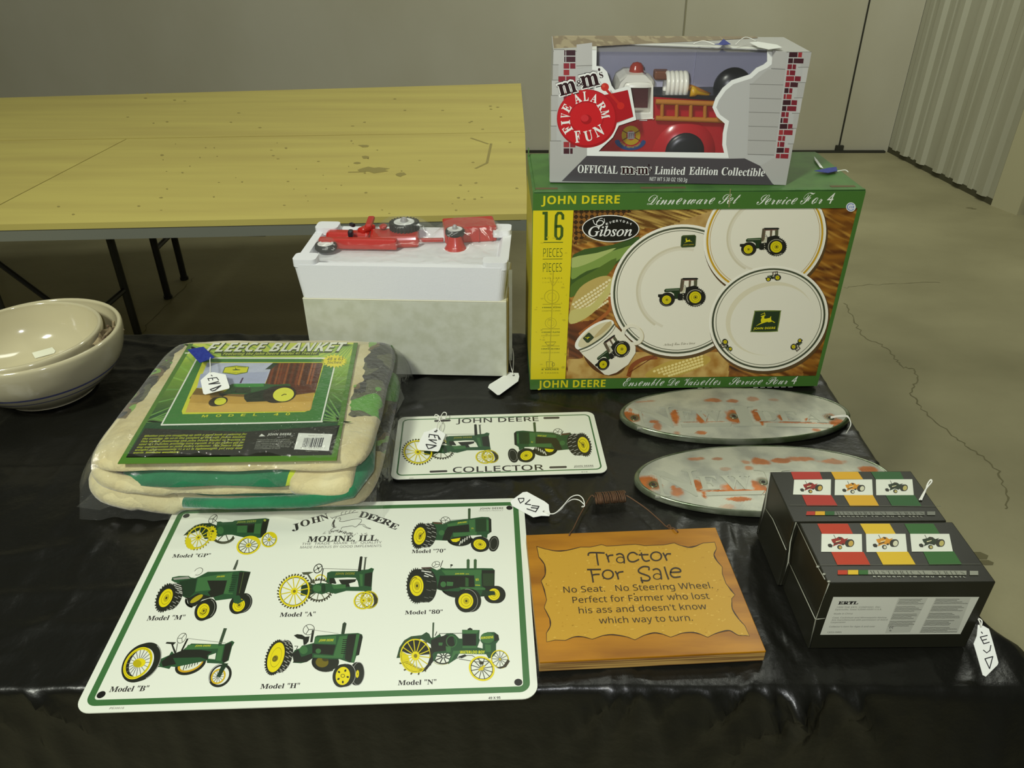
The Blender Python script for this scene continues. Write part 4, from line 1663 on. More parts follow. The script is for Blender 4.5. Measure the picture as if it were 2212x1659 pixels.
wg_o = onz(1010, 500, ZT)
wg = thing('toy_wagon', 'red toy wagon lying on its side at the right end of the foam tray', 'toy', (wg_o.x, wg_o.y, ZT))
toy_wheel(982.5, 495, 21, ZW - .002, wg, .010, .80, True)
wc_ = onz(982.5, 495, ZW)
g = M()
g.lathe([(.010, -.004), (.015, -.020), (.021, -.030)], V((wc_.x, wc_.y - .004, ZW - .006)), 24)
g.build('wheel_cover', m_tred, wg, smooth=True)
p0 = onz(957, 478, ZT + .03)
p1 = onz(1068, 472, ZT + .03)
d = p1 - p0
nv_ = V((-d.y, d.x, 0)).normalized()
g = M()
g.box(V((p0.x, p0.y, ZT)) - nv_ * .030, d, nv_ * .052, V((0, 0, .028)))
g.build('wagon_box', m_tred, wg, bevel=.003, seg=3)
for k in (.35, .62, .88):
    g = M()
    g.box(V((p0.x, p0.y, ZT + .002)) - nv_ * .0322 + d * k, d.normalized() * .003, nv_ * .003, V((0, 0, .025)))
    g.build('rib', m_tred, wg)

zb2 = M()


def film_z(a_, b_):
    p = fo + fu * a_ + fv * b_
    h = FZ + FH - .002
    for (cx, cy, R, H2) in ((rc.x, rc.y, .042, ZW + .003), (wc_.x, wc_.y, .032, ZW), (p0.x + d.x * .55, p0.y - .004, .05, ZT + .034), (fc_.x, fc_.y, .02, FZ + FH + .006)):
        q = hypot(p.x - cx, p.y - cy) / R
        h = max(h, FZ + FH - .002 + (H2 - FZ - FH + .004) * exp(-(q ** 4) * .55))
    e = min(a_ - .016, FW - .016 - a_, b_ - .012, FDp - .014 - b_)
    h += .004 * abs(noise.noise(V((a_ * 30, b_ * 45, 2)))) + .0012 * noise.noise(V((a_ * 110, b_ * 80, 4)))
    return V((p.x, p.y, h + .0015))


zb2.grid(lambda u, v: film_z(.020 + (FW - .040) * u, .016 + (FDp - .034) * v), 110, 60)
tag(zb2.build('plastic_wrap', filmmat('crinkled_poly_bag', .05, .14, (45, .3, .004)), loc=(fo.x + .17, fo.y + .08, FZ + FH), smooth=True),
    'crinkled clear plastic bag over the red toys in the foam tray', 'plastic bag')
z3 = level(T + .0012)
price_tag('blank white price tag on a string beside the plain white carton', z3,
          z2(600, 430, 3.857, 1752, 1572, 1762, 1548, 1930, 1444, 1955, 1450, 2005, 1452, 2012, 1480, 2003, 1520, 1850, 1632, 1830, 1634),
          (600 + 1965 / 3.857, 430 + 1472 / 3.857), [],
          [(z2(600, 430, 3.857, 1965, 1472, 1935, 1410, 1945, 1330, 1930, 1285), .012), (z2(600, 430, 3.857, 1960, 1440, 1965, 1370, 1950, 1300, 1930, 1285), .016)])

# ------------------------------------------------------------------ stoneware bowls
m_bowl = mat('cream_glazed_stoneware', hx('c3bb98'), 0.12, spec=0.6, coat=.5)
m_band = mat('blue_glaze_band', hx('585b86'), 0.15, spec=0.6, coat=.5)


def bowl(name, label, c, R, h, foot, tilt, bands):
    pr_ = [(0, .004), (foot * .8, .004), (foot, 0), (foot + .004, .004), (R * .80, h * .30), (R * .93, h * .55), (R * .99, h * .80), (R, h * .95), (R * .985, h), (R * .965, h * 1.005), (R * .945, h * .985),
           (R * .935, h * .88), (R * .86, h * .5), (R * .70, h * .24), (R * .4, h * .11), (0, .012)]
    pr_ = crom(pr_, 4)
    ax = V((tilt[0], tilt[1], 1)).normalized()
    t_ = thing(name, label, 'bowl', c)
    g = M()
    g.lathe(pr_, c, 72, ax=ax)
    g.build('bowl_body', m_bowl, t_, smooth=True)
    for z0, z1 in bands:
        b_ = M()
        out = [p for p in pr_ if .003 <= p[1] <= h * .97][:40]

        def rad(z):
            for (r0, h0), (r1, h1) in zip(pr_, pr_[1:]):
                if h0 <= z <= h1 and r1 >= r0 and r0 > foot * .9:
                    return r0 + (r1 - r0) * (z - h0) / max(1e-6, h1 - h0)
            return R
        b_.lathe([(rad(z0 + (z1 - z0) * k / 4) + .0003, z0 + (z1 - z0) * k / 4) for k in range(5)], c, 72, ax=ax)
        b_.build('glaze_band', m_band, t_, smooth=True, label='dark blue ring')
    return t_


bowl('mixing_bowl', 'large cream stoneware bowl with blue rings at the left edge, holding a smaller bowl', V((-.761, 1.072, T)), .130, .102, .068, (0, 0), ((.045, .0490), (.034, .0362)))
ib = bowl('mixing_bowl', 'smaller cream stoneware bowl with a paper sticker, nested in the large bowl', V((-.7745, 1.065, T + .0225)), .1165, .083, .05, (0, 0), ())
# sticker on the inside of the small bowl
st_c = [V(p) for p in (onz(73, 751, T + .048), onz(116, 747, T + .046), onz(119, 759, T + .041), onz(76, 773, T + .041))]
rayed = []
g = M()
me_ib = bpy.data.objects['bowl_body.001'].data
from mathutils.bvhtree import BVHTree
bvh = BVHTree.FromPolygons([tuple(v.co + V(ib['_o'])) for v in me_ib.vertices], [tuple(p.vertices) for p in me_ib.polygons])


def on_inner(x, y):
    d = (CF + CX * ((x - 1106) / FPX) + CU * ((829.5 - y) / FPX)).normalized()
    h_ = bvh.ray_cast(CO, d)
    return h_[0] - d * .0012


g.col = hx('dfe0c8')
q = [(69, 762), (113, 750), (120, 758), (117, 763), (76, 774)]
g.add([on_inner(*p) for p in q], [(0, 1, 2, 3, 4)])
g.col = hx('8a8a74')
for k in range(5):
    xa, ya, xb, yb = 76, 762 + k * 2.3, 112 + k * .4, 752.5 + k * 2.3
    a_, b_ = on_inner(xa, ya), on_inner(xb, yb)
    d_ = (CO - a_).normalized() * .0006
    g.add([a_ + d_, b_ + d_, b_ + d_ - V((0, 0, .0007)), a_ + d_ - V((0, 0, .0007))], [(0, 1, 2, 3)])
g.build('sticker', INK_MATT, ib, label='white printed paper sticker')
wad = M()
rnd = random.Random(12)
for k in range(6):
    c_ = V((-.6465, 1.088 - .002 * k, T + .088 + .001 * k))
    wad.tube(crom([tuple(c_ + V((rnd.uniform(-.009, .007), rnd.uniform(-.03, .035), rnd.uniform(-.014, .012)))) for _ in range(5)], 6), [.0022] * 25, 6)
pc = V((-.6475, 1.075, T + .095))
wad.grid(lambda u, v: pc + V((-.010 + .018 * u + .004 * sin(v * 7), -.03 + .07 * v, .006 * sin(u * 5 + v * 4) - .012 * u)), 8, 12)
tag(wad.build('crumpled_tag', mat('tan_twine_and_paper', hx('9c8c68'), .7, var=(hx('5d4c34'), 60, .4, .6, 3)), loc=pc, smooth=True), 'crumpled paper and twine wedged between the two cream bowls', 'paper')

# ------------------------------------------------------------------ fleece blanket in a clear bag
BC = V((-.375, .92, T))
bl = thing('fleece_blanket', 'folded fleece blanket in a clear plastic bag with a green picture card on top', 'blanket', BC)
m_fl = mat('cream_fleece', hx('d3cb9f'), 0.9, sheen=.4, spec=.15, bump=(160, .5, .003), var=(hx('c2b27c'), 14, .35, .7, 4))
m_flg = mat('green_fleece', hx('1f6b45'), 0.9, sheen=.4, spec=.15, bump=(160, .5, .003), var=(hx('2b7d52'), 20, .35, .7, 4))
m_lime = mat('lime_fleece', hx('b5c62a'), 0.9, sheen=.4, spec=.15, bump=(160, .5, .003))
m_print = mat('printed_fleece', hx('c6bd8e'), 0.9, sheen=.4, spec=.15, bump=(160, .5, .003))
nt = m_print.node_tree


def nd(kind, **kw):
    n_ = nt.nodes.new(kind)
    for k_, v_ in kw.items():
        n_.inputs[k_.replace('_', ' ')].default_value = v_
    return n_


tc_ = nd('ShaderNodeTexCoord')
nz_ = nd('ShaderNodeTexNoise', Scale=15, Detail=1.5)
rp_ = nd('ShaderNodeValToRGB')
rp_.color_ramp.interpolation = 'CONSTANT'
els = rp_.color_ramp.elements
els[0].position, els[0].color = 0, (*hx('5c9a38'), 1)
els[1].position, els[1].color = .40, (*hx('57593f'), 1)
for po, c_ in ((.48, '35352a'), (.56, '6a5c3c'), (.60, '7da848'), (.64, '4a4a36')):
    e_ = els.new(po)
    e_.color = (*hx(c_), 1)
sx_ = nd('ShaderNodeSeparateXYZ')
n2_ = nd('ShaderNodeTexNoise', Scale=30, Detail=2)
base_ = nd('ShaderNodeTexNoise', Scale=14, Detail=4)
rb_ = nd('ShaderNodeValToRGB')
rb_.color_ramp.elements[0].color, rb_.color_ramp.elements[1].color = (*hx('d3cb9f'), 1), (*hx('c2b27c'), 1)
rb_.color_ramp.elements[0].position, rb_.color_ramp.elements[1].position = .35, .7
Lk = nt.links.new


def mth(op, a_, b_):
    m_ = nt.nodes.new('ShaderNodeMath')
    m_.operation = op
    for k_, x_ in enumerate((a_, b_)):
        if isinstance(x_, (int, float)):
            m_.inputs[k_].default_value = x_
        else:
            Lk(x_, m_.inputs[k_])
    return m_.outputs[0]


for n_ in (nz_, n2_, base_):
    Lk(tc_.outputs['Object'], n_.inputs['Vector'])
Lk(tc_.outputs['Object'], sx_.inputs[0])
wob = mth('MULTIPLY', mth('SUBTRACT', n2_.outputs[0], .5), .03)
mr = mth('GREATER_THAN', mth('ADD', sx_.outputs[0], wob), .148)
ml = mth('LESS_THAN', mth('ADD', sx_.outputs[0], wob), -.150)
my = mth('GREATER_THAN', mth('ADD', sx_.outputs[1], wob), -.05)
mk_ = mth('MULTIPLY', mth('MAXIMUM', mr, ml), my)
mx_ = nt.nodes.new('ShaderNodeMix')
mx_.data_type = 'RGBA'
Lk(mk_, mx_.inputs[0])
Lk(nz_.outputs[0], rp_.inputs[0])
Lk(base_.outputs[0], rb_.inputs[0])
Lk(rb_.outputs[0], mx_.inputs[6])
Lk(rp_.outputs[0], mx_.inputs[7])
Lk(mx_.outputs[2], nt.nodes['Principled BSDF'].inputs['Base Color'])


def pillow(name, x0, x1, y0, y1, z0, z1, m_, amp=.003, px=7, skew=0, parent=bl, seed=0, mat2=None, cut=None, nx=46, ny=30):
    """soft rounded slab; corners and edges roll over"""
    g = M()

    def pos(u, v, side):
        a, b = u * 2 - 1, v * 2 - 1
        f = (1 - abs(a) ** px) * (1 - abs(b) ** px)
        f = max(0, f) ** .42
        x = (x0 + x1) / 2 + (x1 - x0) / 2 * a * (1 - .07 * abs(b) ** 7)
        y = (y0 + y1) / 2 + (y1 - y0) / 2 * b * (1 - .07 * abs(a) ** 9)
        zc = (z0 + z1) / 2
        h = (z1 - z0) / 2
        n_ = noise.noise(V((x * 12, y * 12, seed))) * amp
        return V((x + skew * v + n_, y + noise.noise(V((x * 15, seed, 3))) * amp * 1.5, zc + side * h * f + n_ * f + noise.noise(V((x * 30, y * 30, seed + 5))) * amp * .3))
    g.grid(lambda u, v: pos(u, v, 1), nx, ny)
    g.grid(lambda u, v: pos(u, 1 - v, -1), nx, ny)
    if mat2:
        for i, f_ in enumerate(g.f):
            c_ = sum((g.v[k] for k in f_), V()) / len(f_)
            if cut(c_):
                g.mi[i] = 1
    return g.build(name, [m_, mat2] if mat2 else m_, parent, smooth=True, weld=True)


ZB = T + .0025
pillow('blanket_fold', -.553, -.180, .757, 1.104, ZB + .001, ZB + .026, m_print, seed=1)
pillow('blanket_fold', -.43, -.20, .764, 1.095, ZB + .018, ZB + .036, m_flg, seed=2)
pillow('blanket_fold', -.50, -.215, .757, 1.095, ZB + .029, ZB + .045, m_fl, seed=4)
pillow('blanket_fold', -.287, -.203, .751, .86, ZB + .030, ZB + .061, m_fl, seed=5, amp=.004)
pillow('blanket_fold', -.512, -.255, .756, 1.095, ZB + .037, ZB + .063, m_flg, seed=6, mat2=m_lime, cut=lambda c: c.x > -.285)
pillow('blanket_fold', -.552, -.183, .764, 1.100, ZB + .0575, ZB + .0800, m_print, seed=7, px=9)
sd_ = M()
sd_.tube(crom([(-.543, .85, ZB + .034), (-.541, .795, ZB + .034), (-.525, .772, ZB + .030), (-.49, .766, ZB + .022), (-.45, .766, ZB + .013), (-.41, .772, ZB + .009)], 5), [.014] + [.017] * 15 + [.014] * 6 + [.009] * 4, 16)
sd_.tube(crom([(-.545, .86, ZB + .055), (-.54, .80, ZB + .053), (-.52, .772, ZB + .049), (-.47, .764, ZB + .042), (-.42, .768, ZB + .036)], 5), [.012] * 14 + [.010] * 4 + [.006] * 3, 14)
sd_.build('blanket_edge', m_fl, bl, smooth=True)
gf = M()
gf.tube([(-.205, .90, ZB + .045), (-.195, .80, ZB + .045), (-.21, .762, ZB + .040), (-.26, .751, ZB + .030), (-.36, .750, ZB + .026), (-.42, .751, ZB + .027)], [.012, .013, .013, .009, .0075, .007], 12)
gf.build('green_hem', m_flg, bl, smooth=True)

# picture card lying on the blanket
ZC = T + .0862
cp = level(ZC)
A = Art(cp, 6e-6)
A.fr(150, 700, 3.030)
cor = [A.P(*q) for q in ((782, 128), (1888, 122), (1747, 890), (315, 912))]
cg = M()
cg.prism([p - V((0, 0, .0012)) for p in cor], (0, 0, .001))
cg.build('card_insert', mat('card_stock', hx('6f8f3c'), .5), bl)


def quad(u, v):
    return (cor[3].lerp(cor[2], u)).lerp(cor[0].lerp(cor[1], u), v)


def cardcol(u, v):
    d = 1 - v
    c = mixc(hx('d3dc5e'), hx('8db53e'), d / .22)
    c = mixc(c, hx('1d4a28'), max(0, (d - .16) / .5))
    return c


A.grid(lambda u, v: quad(u, v), 60, 60, cardcol)
A.L = 2
rc_ = quad(.55, .55)
for k in range(56):
    a_ = 2 * pi * k / 56
    q0 = rc_ + V((cos(a_), sin(a_), 0)) * .10
    pts = []
    for l in (.10, .30):
        pts.append(rc_ + V((cos(a_) * l, sin(a_) * l * 1.05, 0)))

    def clampq(p):
        return V((min(max(p.x, -.492 - .07 * (p.y - .765)), -.226 - .08 * (p.y - .765)), min(max(p.y, .85), 1.065), p.z))
    w_ = V((-sin(a_), cos(a_), 0)) * .0012
    p1, p2 = clampq(pts[0]), clampq(pts[1])
    A.L = 2
    A.lay([p1 - w_, p1 + w_, p2 + w_ * 1.6, p2 - w_ * 1.6], [(0, 1, 2, 3)], '6a9a4a' if pts[1].y < .95 else '86b04a')
A.L = 3
for q_ in ((782, 128, 812, 128, 352, 900, 315, 912), (315, 912, 345, 870, 1715, 850, 1747, 890), (1860, 122, 1888, 122, 1747, 890, 1712, 884)):
    A.p('4f7a2c', *q_)
A.L = 4
for q_ in ((495, 682, 1150, 705, 1050, 868, 370, 874), (1150, 705, 1770, 662, 1715, 858, 1050, 868)):
    A.p('25261f', *q_)
A.p('3d7a36', 835, 218, 1745, 222, 1660, 640, 600, 660)
for a_ in ((835, 222, 1748, 224), (1748, 222, 1648, 640), (1655, 638, 1250, 648, 600, 660), (602, 660, 838, 218)):
    A.s_('e6e8da', 9, *a_)
A.p('cfd23a', 870, 250, 1670, 250, 1576, 560, 1540, 576, 740, 590, 735, 570)
A.fr(400, 760, 6.9125)
A.p('b9bfd0', 330, 165, 1330, 165, 1180, 500, 170, 540)
A.p('a9b0c8', 230, 330, 1240, 300, 1180, 500, 175, 540)
A.p('5a2c18', 1310, 165, 2060, 165, 1940, 620, 1650, 660, 1190, 500)
rnd = random.Random(8)
L0 = A.L
for k in range(16):
    x = 1320 + k * 44
    A.L = L0
    A.p(rnd.choice(['8a4a24', '7a3a1c', '9a5a2c', '4a2414', '6a3018']), x, 170, x + 26, 170, x - 80 + 22, 480 + rnd.uniform(0, 60), x - 85, 480)
A.p('243a2a', 1310, 168, 1390, 168, 1290, 260, 1195, 262)
A.p('7a5f2a', 170, 540, 640, 600, 1180, 540, 1660, 640, 1940, 600, 1900, 700, 60, 700)
A.p('c09a45', 100, 640, 620, 660, 1300, 700, 1700, 640, 1930, 610, 1880, 860, 1800, 890, 5, 905)
A.p('cfaa55', 60, 760, 900, 780, 1890, 740, 1860, 880, 5, 905)
# emblem in the sky
A.p('4c6a2a', 590, 230, 760, 205, 955, 225, 930, 310, 760, 345, 555, 315)
A.p('d3d32a', 600, 237, 760, 214, 942, 231, 920, 303, 760, 335, 568, 309)
A.p('3f4f20', 700, 268, 750, 262, 745, 240, 755, 240, 765, 258, 830, 268, 815, 275, 720, 278)
A.t('4a5a20', 'JOHN DEERE', 'sb', 640, 232, 905, 236, 13)
A.t('4a5a20', 'QUALITY FARM EQUIPMENT', 'sb', 590, 322, 900, 322, 11)
# tractor of the picture
A.p('2c5a2c', 700, 480, 1180, 475, 1330, 490, 1560, 480, 1580, 510, 1400, 540, 1300, 560, 1180, 640, 640, 630, 560, 620, 640, 560, 660, 500)
A.p('3f8a3c', 720, 478, 1170, 474, 1180, 520, 900, 530, 720, 520)
A.p('2a3a22', 760, 535, 980, 530, 980, 620, 740, 620)
A.p('4a2c50', 810, 470, 850, 390, 875, 388, 835, 470)
A.p('1f2a1a', 880, 640, 1200, 560, 1330, 540, 1330, 720, 1230, 740, 920, 750, 880, 700)
A.p('26261d', 500, 610, 640, 630, 560, 670, 510, 650)
A.tyre(1470, 630, 190, 125, -8, -120, 10, (1468, 640, 158, 102, -8), 0, '2a231a', yel='dfe04a')
A.e('dfe04a', 1468, 640, 150, 98, -8)
A.s_('6a6a22', 14, 1440, 655, 1480, 635, 1510, 638)
A.tyre(520, 740, 118, 66, -15, -55, 6, (525, 742, 90, 53, -10), 0, '2a231a', yel='d6d83c')
A.e('d6d83c', 525, 742, 86, 50, -10)
for k, (ch, x0, x1) in enumerate((('M', 243, 330), ('O', 450, 530), ('D', 640, 718), ('E', 825, 893), ('L', 1008, 1072), ('4', 1315, 1390), ('0', 1495, 1560))):
    y = 980 - k * 5
    A.t('c9cf2e', ch, 'sb', x0, y, x1, y - 1, 36)
A.fr(150, 700, 3.030)
A.t('33451c', 'FLEECE BLANKET', 'sbi', 884, 190, 1800, 186, 62, fat=.03)
A.L += 1
A.t('e9ebd9', 'FLEECE BLANKET', 'sbi', 888, 182, 1800, 178, 56)
A.s_('3d4f20', 24, 1000, 198, 1625, 193)
A.t('c4cf5a', 'Featuring the John Deere Model 40 Tractor', 'sbi', 1002, 204, 1622, 199, 15)
A.fr(150, 700, 3.030)
star = []
for k in range(40):
    r = (88, 46) if k % 2 == 0 else (66, 33)
    star.append((1735 + r[0] * cos(2 * pi * k / 40), 244 + r[1] * sin(2 * pi * k / 40)))
A.p('e3d62e', star)
A.t('6a6a28', '48 x 63', 'sb', 1684, 240, 1790, 238, 20)
A.t('6a6a28', 'Inches!', 'sb', 1686, 262, 1782, 260, 18)
LN = ["Whether you are snuggling up with a good book or relaxing for", "the evening, do so in the comfort of this soft, fleece blanket.", "This throw, featuring the John Deere Model 40 Tractor, is",
      "sized 48 x 63 inches, providing extra warmth. It is the perfect gift for", "any outdoorsman or John Deere collector. This fleece throw", "weighs approximately 32 x 63 is lightweight, yet cozy and", "warm. Machine washable."]
for k, s_ in enumerate(LN):
    x0 = 488 - k * 12
    x1 = 1160 - k * 6 if k < 6 else 720
    A.t('b3bf2a', s_, 'sbi', x0, 740 + k * 18.3, x1, 727 + k * 18.3 if k < 6 else 845, 11.5)
A.t('d6d9cc', 'JOHN DEERE', 'sb', 1295, 731, 1450, 729, 14)
A.p('d6d9cc', 1240, 738, 1258, 720, 1282, 736)
for k in range(6):
    A.t('9fa394', ["Produced under the authority of Deere &", "Company owner of international protected", "of its respective design and the mark JOHN", "DEERE. Licensed by the company, Inc. All", "authorized user. Distributed by Blue Ridge", "A Lot 27 Westfield, KY 46253"][k],
        'sans', 1228 - k * 4, 764 + k * 11.5, (1440, 1452, 1452, 1446, 1440, 1378)[k], 761 + k * 11.5, 7.5)
A.p('dfe2d6', 1500, 715, 1722, 722, 1697, 832, 1470, 822)
rnd = random.Random(2)
x = 1540
L0 = A.L
while x < 1672:
    w_ = rnd.choice([3, 4, 6, 8])
    A.L = L0
    A.s_('3a3a40', w_, x, 748, x - 16, 806)
    x += w_ + rnd.choice([3, 4, 5])
A.t('77776a', 'Item# 28021', 'sans', 1562, 737, 1652, 737, 9)
A.t('77776a', '8 12345 67890 1', 'sans', 1510, 816, 1670, 818, 8)
A.t('8f937f', 'Made in China', 'sans', 1545, 836, 1628, 838, 8)
A.build('printed_card', INK_GLOSS, bl)

# the bag
m_bag = filmmat('clear_wrinkled_bag', .03, .04, (60, .7, .006))
bg_ = M()


def bagp(u, v):
    a, b = u * 2 - 1, v * 2 - 1
    f = max(0, (1 - abs(a) ** 9) * (1 - abs(b) ** 9)) ** .45
    x = -.562 + .396 * u + .008 * noise.noise(V((u * 7, v * 7, 1)))
    y = .751 + .350 * v + .010 * noise.noise(V((u * 9, v * 5, 2)))
    z = T + .0015 + .0945 * f + .0035 * (1 - f) * noise.noise(V((x * 60, y * 60, 3))) + .0008 * noise.noise(V((x * 40, y * 40, 6)))
    if f < .97 and v < .2:
        z += .007 * abs(noise.noise(V((x * 55, y * 30, 4)))) * f
        y -= .006 * noise.noise(V((x * 45, z * 60, 7)))
    return V((x, y, max(z, T + .0026)))


bg_.grid(bagp, 120, 110)
# loose corners of film
for pts in ([(165, 1095), (205, 1060), (240, 1010), (262, 1085), (215, 1102)], [(845, 790), (874, 860), (846, 912), (832, 860)], [(765, 1085), (815, 1040), (812, 1090), (785, 1110)]):
    p_ = [onz(x, y, T + .002) for x, y in pts]
    c_ = sum(p_, V()) / len(p_)
    k0 = len(bg_.v)
    bg_.v += p_ + [c_ + V((0, 0, .012))]
    for i in range(len(p_)):
        bg_.face((k0 + i, k0 + (i + 1) % len(p_), k0 + len(p_)))
bg_.build('plastic_bag', m_bag, bl, smooth=True)
zt1 = level(T + .0985)


def zz(*a):
    return z2(400, 760, 6.9125, *a)


price_tag('white price tag lettered EVD held by blue tape on the bagged blanket', zt1,
          zz(230, 430, 360, 315, 430, 310, 605, 345, 665, 530, 655, 550, 300, 640, 270, 625), None,
          [zz(340, 408, 470, 392), zz(340, 405, 358, 440), zz(405, 400, 415, 430), zz(470, 392, 500, 430), zz(355, 492, 500, 452), zz(355, 492, 520, 478), zz(375, 575, 535, 515),
           zz(375, 575, 405, 598, 450, 585), zz(450, 585, 535, 515), zz(392, 362, 402, 372)],
          [(zz(375, 325, 385, 250, 380, 170, 378, 95), .004), (zz(0, 30, 70, 28), .001)],
          tape=(zt1, [(405, 757), (440, 751), (464, 774), (432, 786)]), inkw=1.7)

# ------------------------------------------------------------------ licence plate and large tin sign
GR = '3d6a3a'


def sheet(name, label, o_, a_, w_, d_, r, base, parts):
    pu, pv = V((cos(a_), sin(a_), 0)), V((-sin(a_), cos(a_), 0))
    t_ = thing(name, label, 'sign', o_ + pu * w_ / 2 + pv * d_ / 2)
    q = rrect(o_, pu, pv, w_, d_, r, 8)
    g = M()
    g.col = hx(base)
    g.prism([p + V((0, 0, .0006)) for p in q], (0, 0, .0012))
    # rolled edge
    g.build('metal_sheet', INK_SHEET, t_)
    A = Art(level(o_.z + .0018), 6e-6)
    return t_, A, pu, pv


def band(A, o_, u_, v_, w_, d_, in0, in1, r, col):
    a_ = rrect(o_ + u_ * in0 + v_ * in0, u_, v_, w_ - 2 * in0, d_ - 2 * in0, r, 6)
    b_ = rrect(o_ + u_ * in1 + v_ * in1, u_, v_, w_ - 2 * in1, d_ - 2 * in1, max(.001, r - (in1 - in0)), 6)
    m_ = len(a_)
    zz_ = V((0, 0, .0018))
    A.lay([p + zz_ for p in a_ + b_], [(k, (k + 1) % m_, m_ + (k + 1) % m_, m_ + k) for k in range(m_)], col)


# tractors of the tin sign, drawn in the scale of each close-up
K, G, G2, GD_ = '25281f', '2c4f30', '3f6a3c', '243824'


def T_A(A):
    A.L = 3
    A.ring('3f3f22', 930, 720, 235, 195, -10, .10)
    A.lugs('3a3a2c', 930, 720, 235, 195, -10, 30, .1, 26)
    A.ring('c9bc1e', 960, 560, 120, 130, 0, .16, 30, 200, 350)
    A.spokes('5a5a3c', 14, 930, 720, 235, 195, -10, 10)
    A.p(GD_, 600, 640, 740, 600, 830, 620, 850, 780, 720, 830, 590, 820)
    A.p('4a4f3a', 610, 395, 760, 385, 830, 390, 740, 430, 850, 600, 810, 600, 710, 440, 640, 440)
    A.p(G, 820, 620, 960, 590, 1080, 600, 1230, 620, 1420, 600, 1430, 660, 1660, 660, 1890, 660, 1900, 710, 1760, 740, 1430, 735, 1230, 790, 1100, 760, 980, 800, 850, 770, 800, 700)
    A.p(G, 1080, 400, 1150, 375, 1640, 370, 1700, 350, 1830, 340, 1890, 310, 1940, 330, 1915, 400, 1890, 760, 1770, 750, 1660, 660, 1640, 560, 1600, 495, 1450, 490, 1210, 500, 1240, 610, 1060, 580)
    A.p(K, 1770, 420, 1910, 390, 1885, 660, 1760, 640)
    A.p(K, 1120, 500, 1210, 500, 1250, 600, 1120, 600)
    A.p(K, 1290, 530, 1620, 520, 1590, 570, 1480, 600, 1500, 660, 1420, 660, 1330, 600)
    A.e(G2, 900, 690, 80, 65)
    A.e(GD_, 1010, 690, 40, 90)
    A.p(G2, 1160, 620, 1420, 620, 1420, 690, 1200, 700)
    A.p(G2, 1670, 430, 1730, 430, 1730, 650, 1690, 650)
    A.t('8a8a2c', 'JOHN DEERE', 'sb', 1225, 440, 1580, 436, 40)
    A.p(K, 1640, 380, 1680, 110, 1705, 100, 1730, 110, 1700, 370)
    A.p('4a4f42', 1745, 350, 1770, 130, 1752, 118, 1820, 115, 1800, 132, 1775, 350)
    A.s_('55584c', 8, 990, 325, 1650, 345)
    A.s_(K, 18, 1005, 330, 960, 590)
    A.ring(K, 910, 325, 98, 74, -50, .18)
    A.spokes(K, 10, 910, 325, 90, 70, -50, 4, 0, .9, .4)
    A.e('33342a', 915, 322, 22, 18)
    A.steel(475, 745, 300, 268, -50, .10, 12, lug=34)
    A.steel(1850, 900, 165, 165, -20, .18, 10, 'b5a81c')
    A.p('3b3a22', 1890, 760, 1960, 800, 2010, 880, 2000, 960, 1900, 1050, 1940, 950, 1930, 850)
    A.steel(1745, 915, 185, 160, -20, .13, 14)


def T_70(A):
    A.L = 3
    A.e(K, 1180, 650, 222, 130)
    A.lugs(K, 1180, 650, 222, 130, 0, 26, .08, 24, 0, 180)
    for k in range(5):
        A.s_('d0d2c2', 18, 1170 + k * 48, 770 - k * 34, 1200 + k * 40, 700 - k * 28)
    A.p('d8c915', 1005, 665, 1190, 635, 1170, 690, 1110, 718, 1040, 710)
    A.p(G, 645, 350, 660, 330, 830, 340, 850, 375, 920, 340, 1000, 310, 1330, 275, 1600, 235, 1730, 240, 1780, 280, 1785, 520, 1700, 580, 1400, 590, 1050, 630, 930, 690, 700, 680, 740, 560, 680, 450)
    A.p('5a4030', 650, 335, 830, 345, 850, 375, 700, 370)
    A.p(G2, 940, 370, 1340, 300, 1340, 370, 950, 425)
    A.p(K, 950, 425, 1350, 380, 1360, 520, 1050, 530, 980, 680, 840, 680, 900, 500)
    A.p(G2, 1050, 545, 1500, 520, 1500, 575, 1060, 620)
    A.p(G2, 1350, 300, 1470, 280, 1470, 520, 1370, 520)
    A.p('263c24', 1480, 280, 1680, 260, 1690, 510, 1490, 520)
    A.p(G2, 1690, 290, 1730, 300, 1730, 500, 1690, 500)
    A.p(K, 1730, 250, 1780, 280, 1785, 520, 1740, 540)
    A.e(G2, 830, 540, 55, 50)
    A.t('c9c52a', 'JOHN DEERE', 'sbi', 1135, 365, 1315, 345, 26)
    A.t('c9c52a', '70', 'sbi', 1405, 475, 1445, 468, 32)
    A.p('3f5236', 1335, 275, 1335, 78, 1360, 70, 1386, 78, 1382, 270)
    A.s_('77796a', 6, 1000, 295, 1180, 285, 1330, 275)
    A.ring('4a4c40', 905, 300, 92, 70, 0, .13)
    A.spokes('4a4c40', 8, 905, 300, 88, 66, 0, 5, 0, .9, .4)
    A.s_('4a4c40', 10, 795, 290, 830, 345)
    A.tyre(405, 600, 235, 135, -78, 190, -12, (412, 602, 168, 112, -80), 8, K, 'a5a79a', 26)
    A.s_('4a4512', 12, 405, 660, 430, 600, 500, 520)
    A.p(G, 1590, 570, 1710, 570, 1700, 640, 1600, 640)
    A.tyre(1820, 750, 150, 95, -80, 12, 0, None, 0, K)
    A.ring('8f9084', 1830, 750, 120, 72, -80, .06)
    A.tyre(1555, 762, 168, 145, 15, 36, -6, (1562, 765, 124, 95, 15), 0, K)
    A.ring('9a9b8e', 1590, 758, 166, 143, 15, .03, 40, -90, 60)


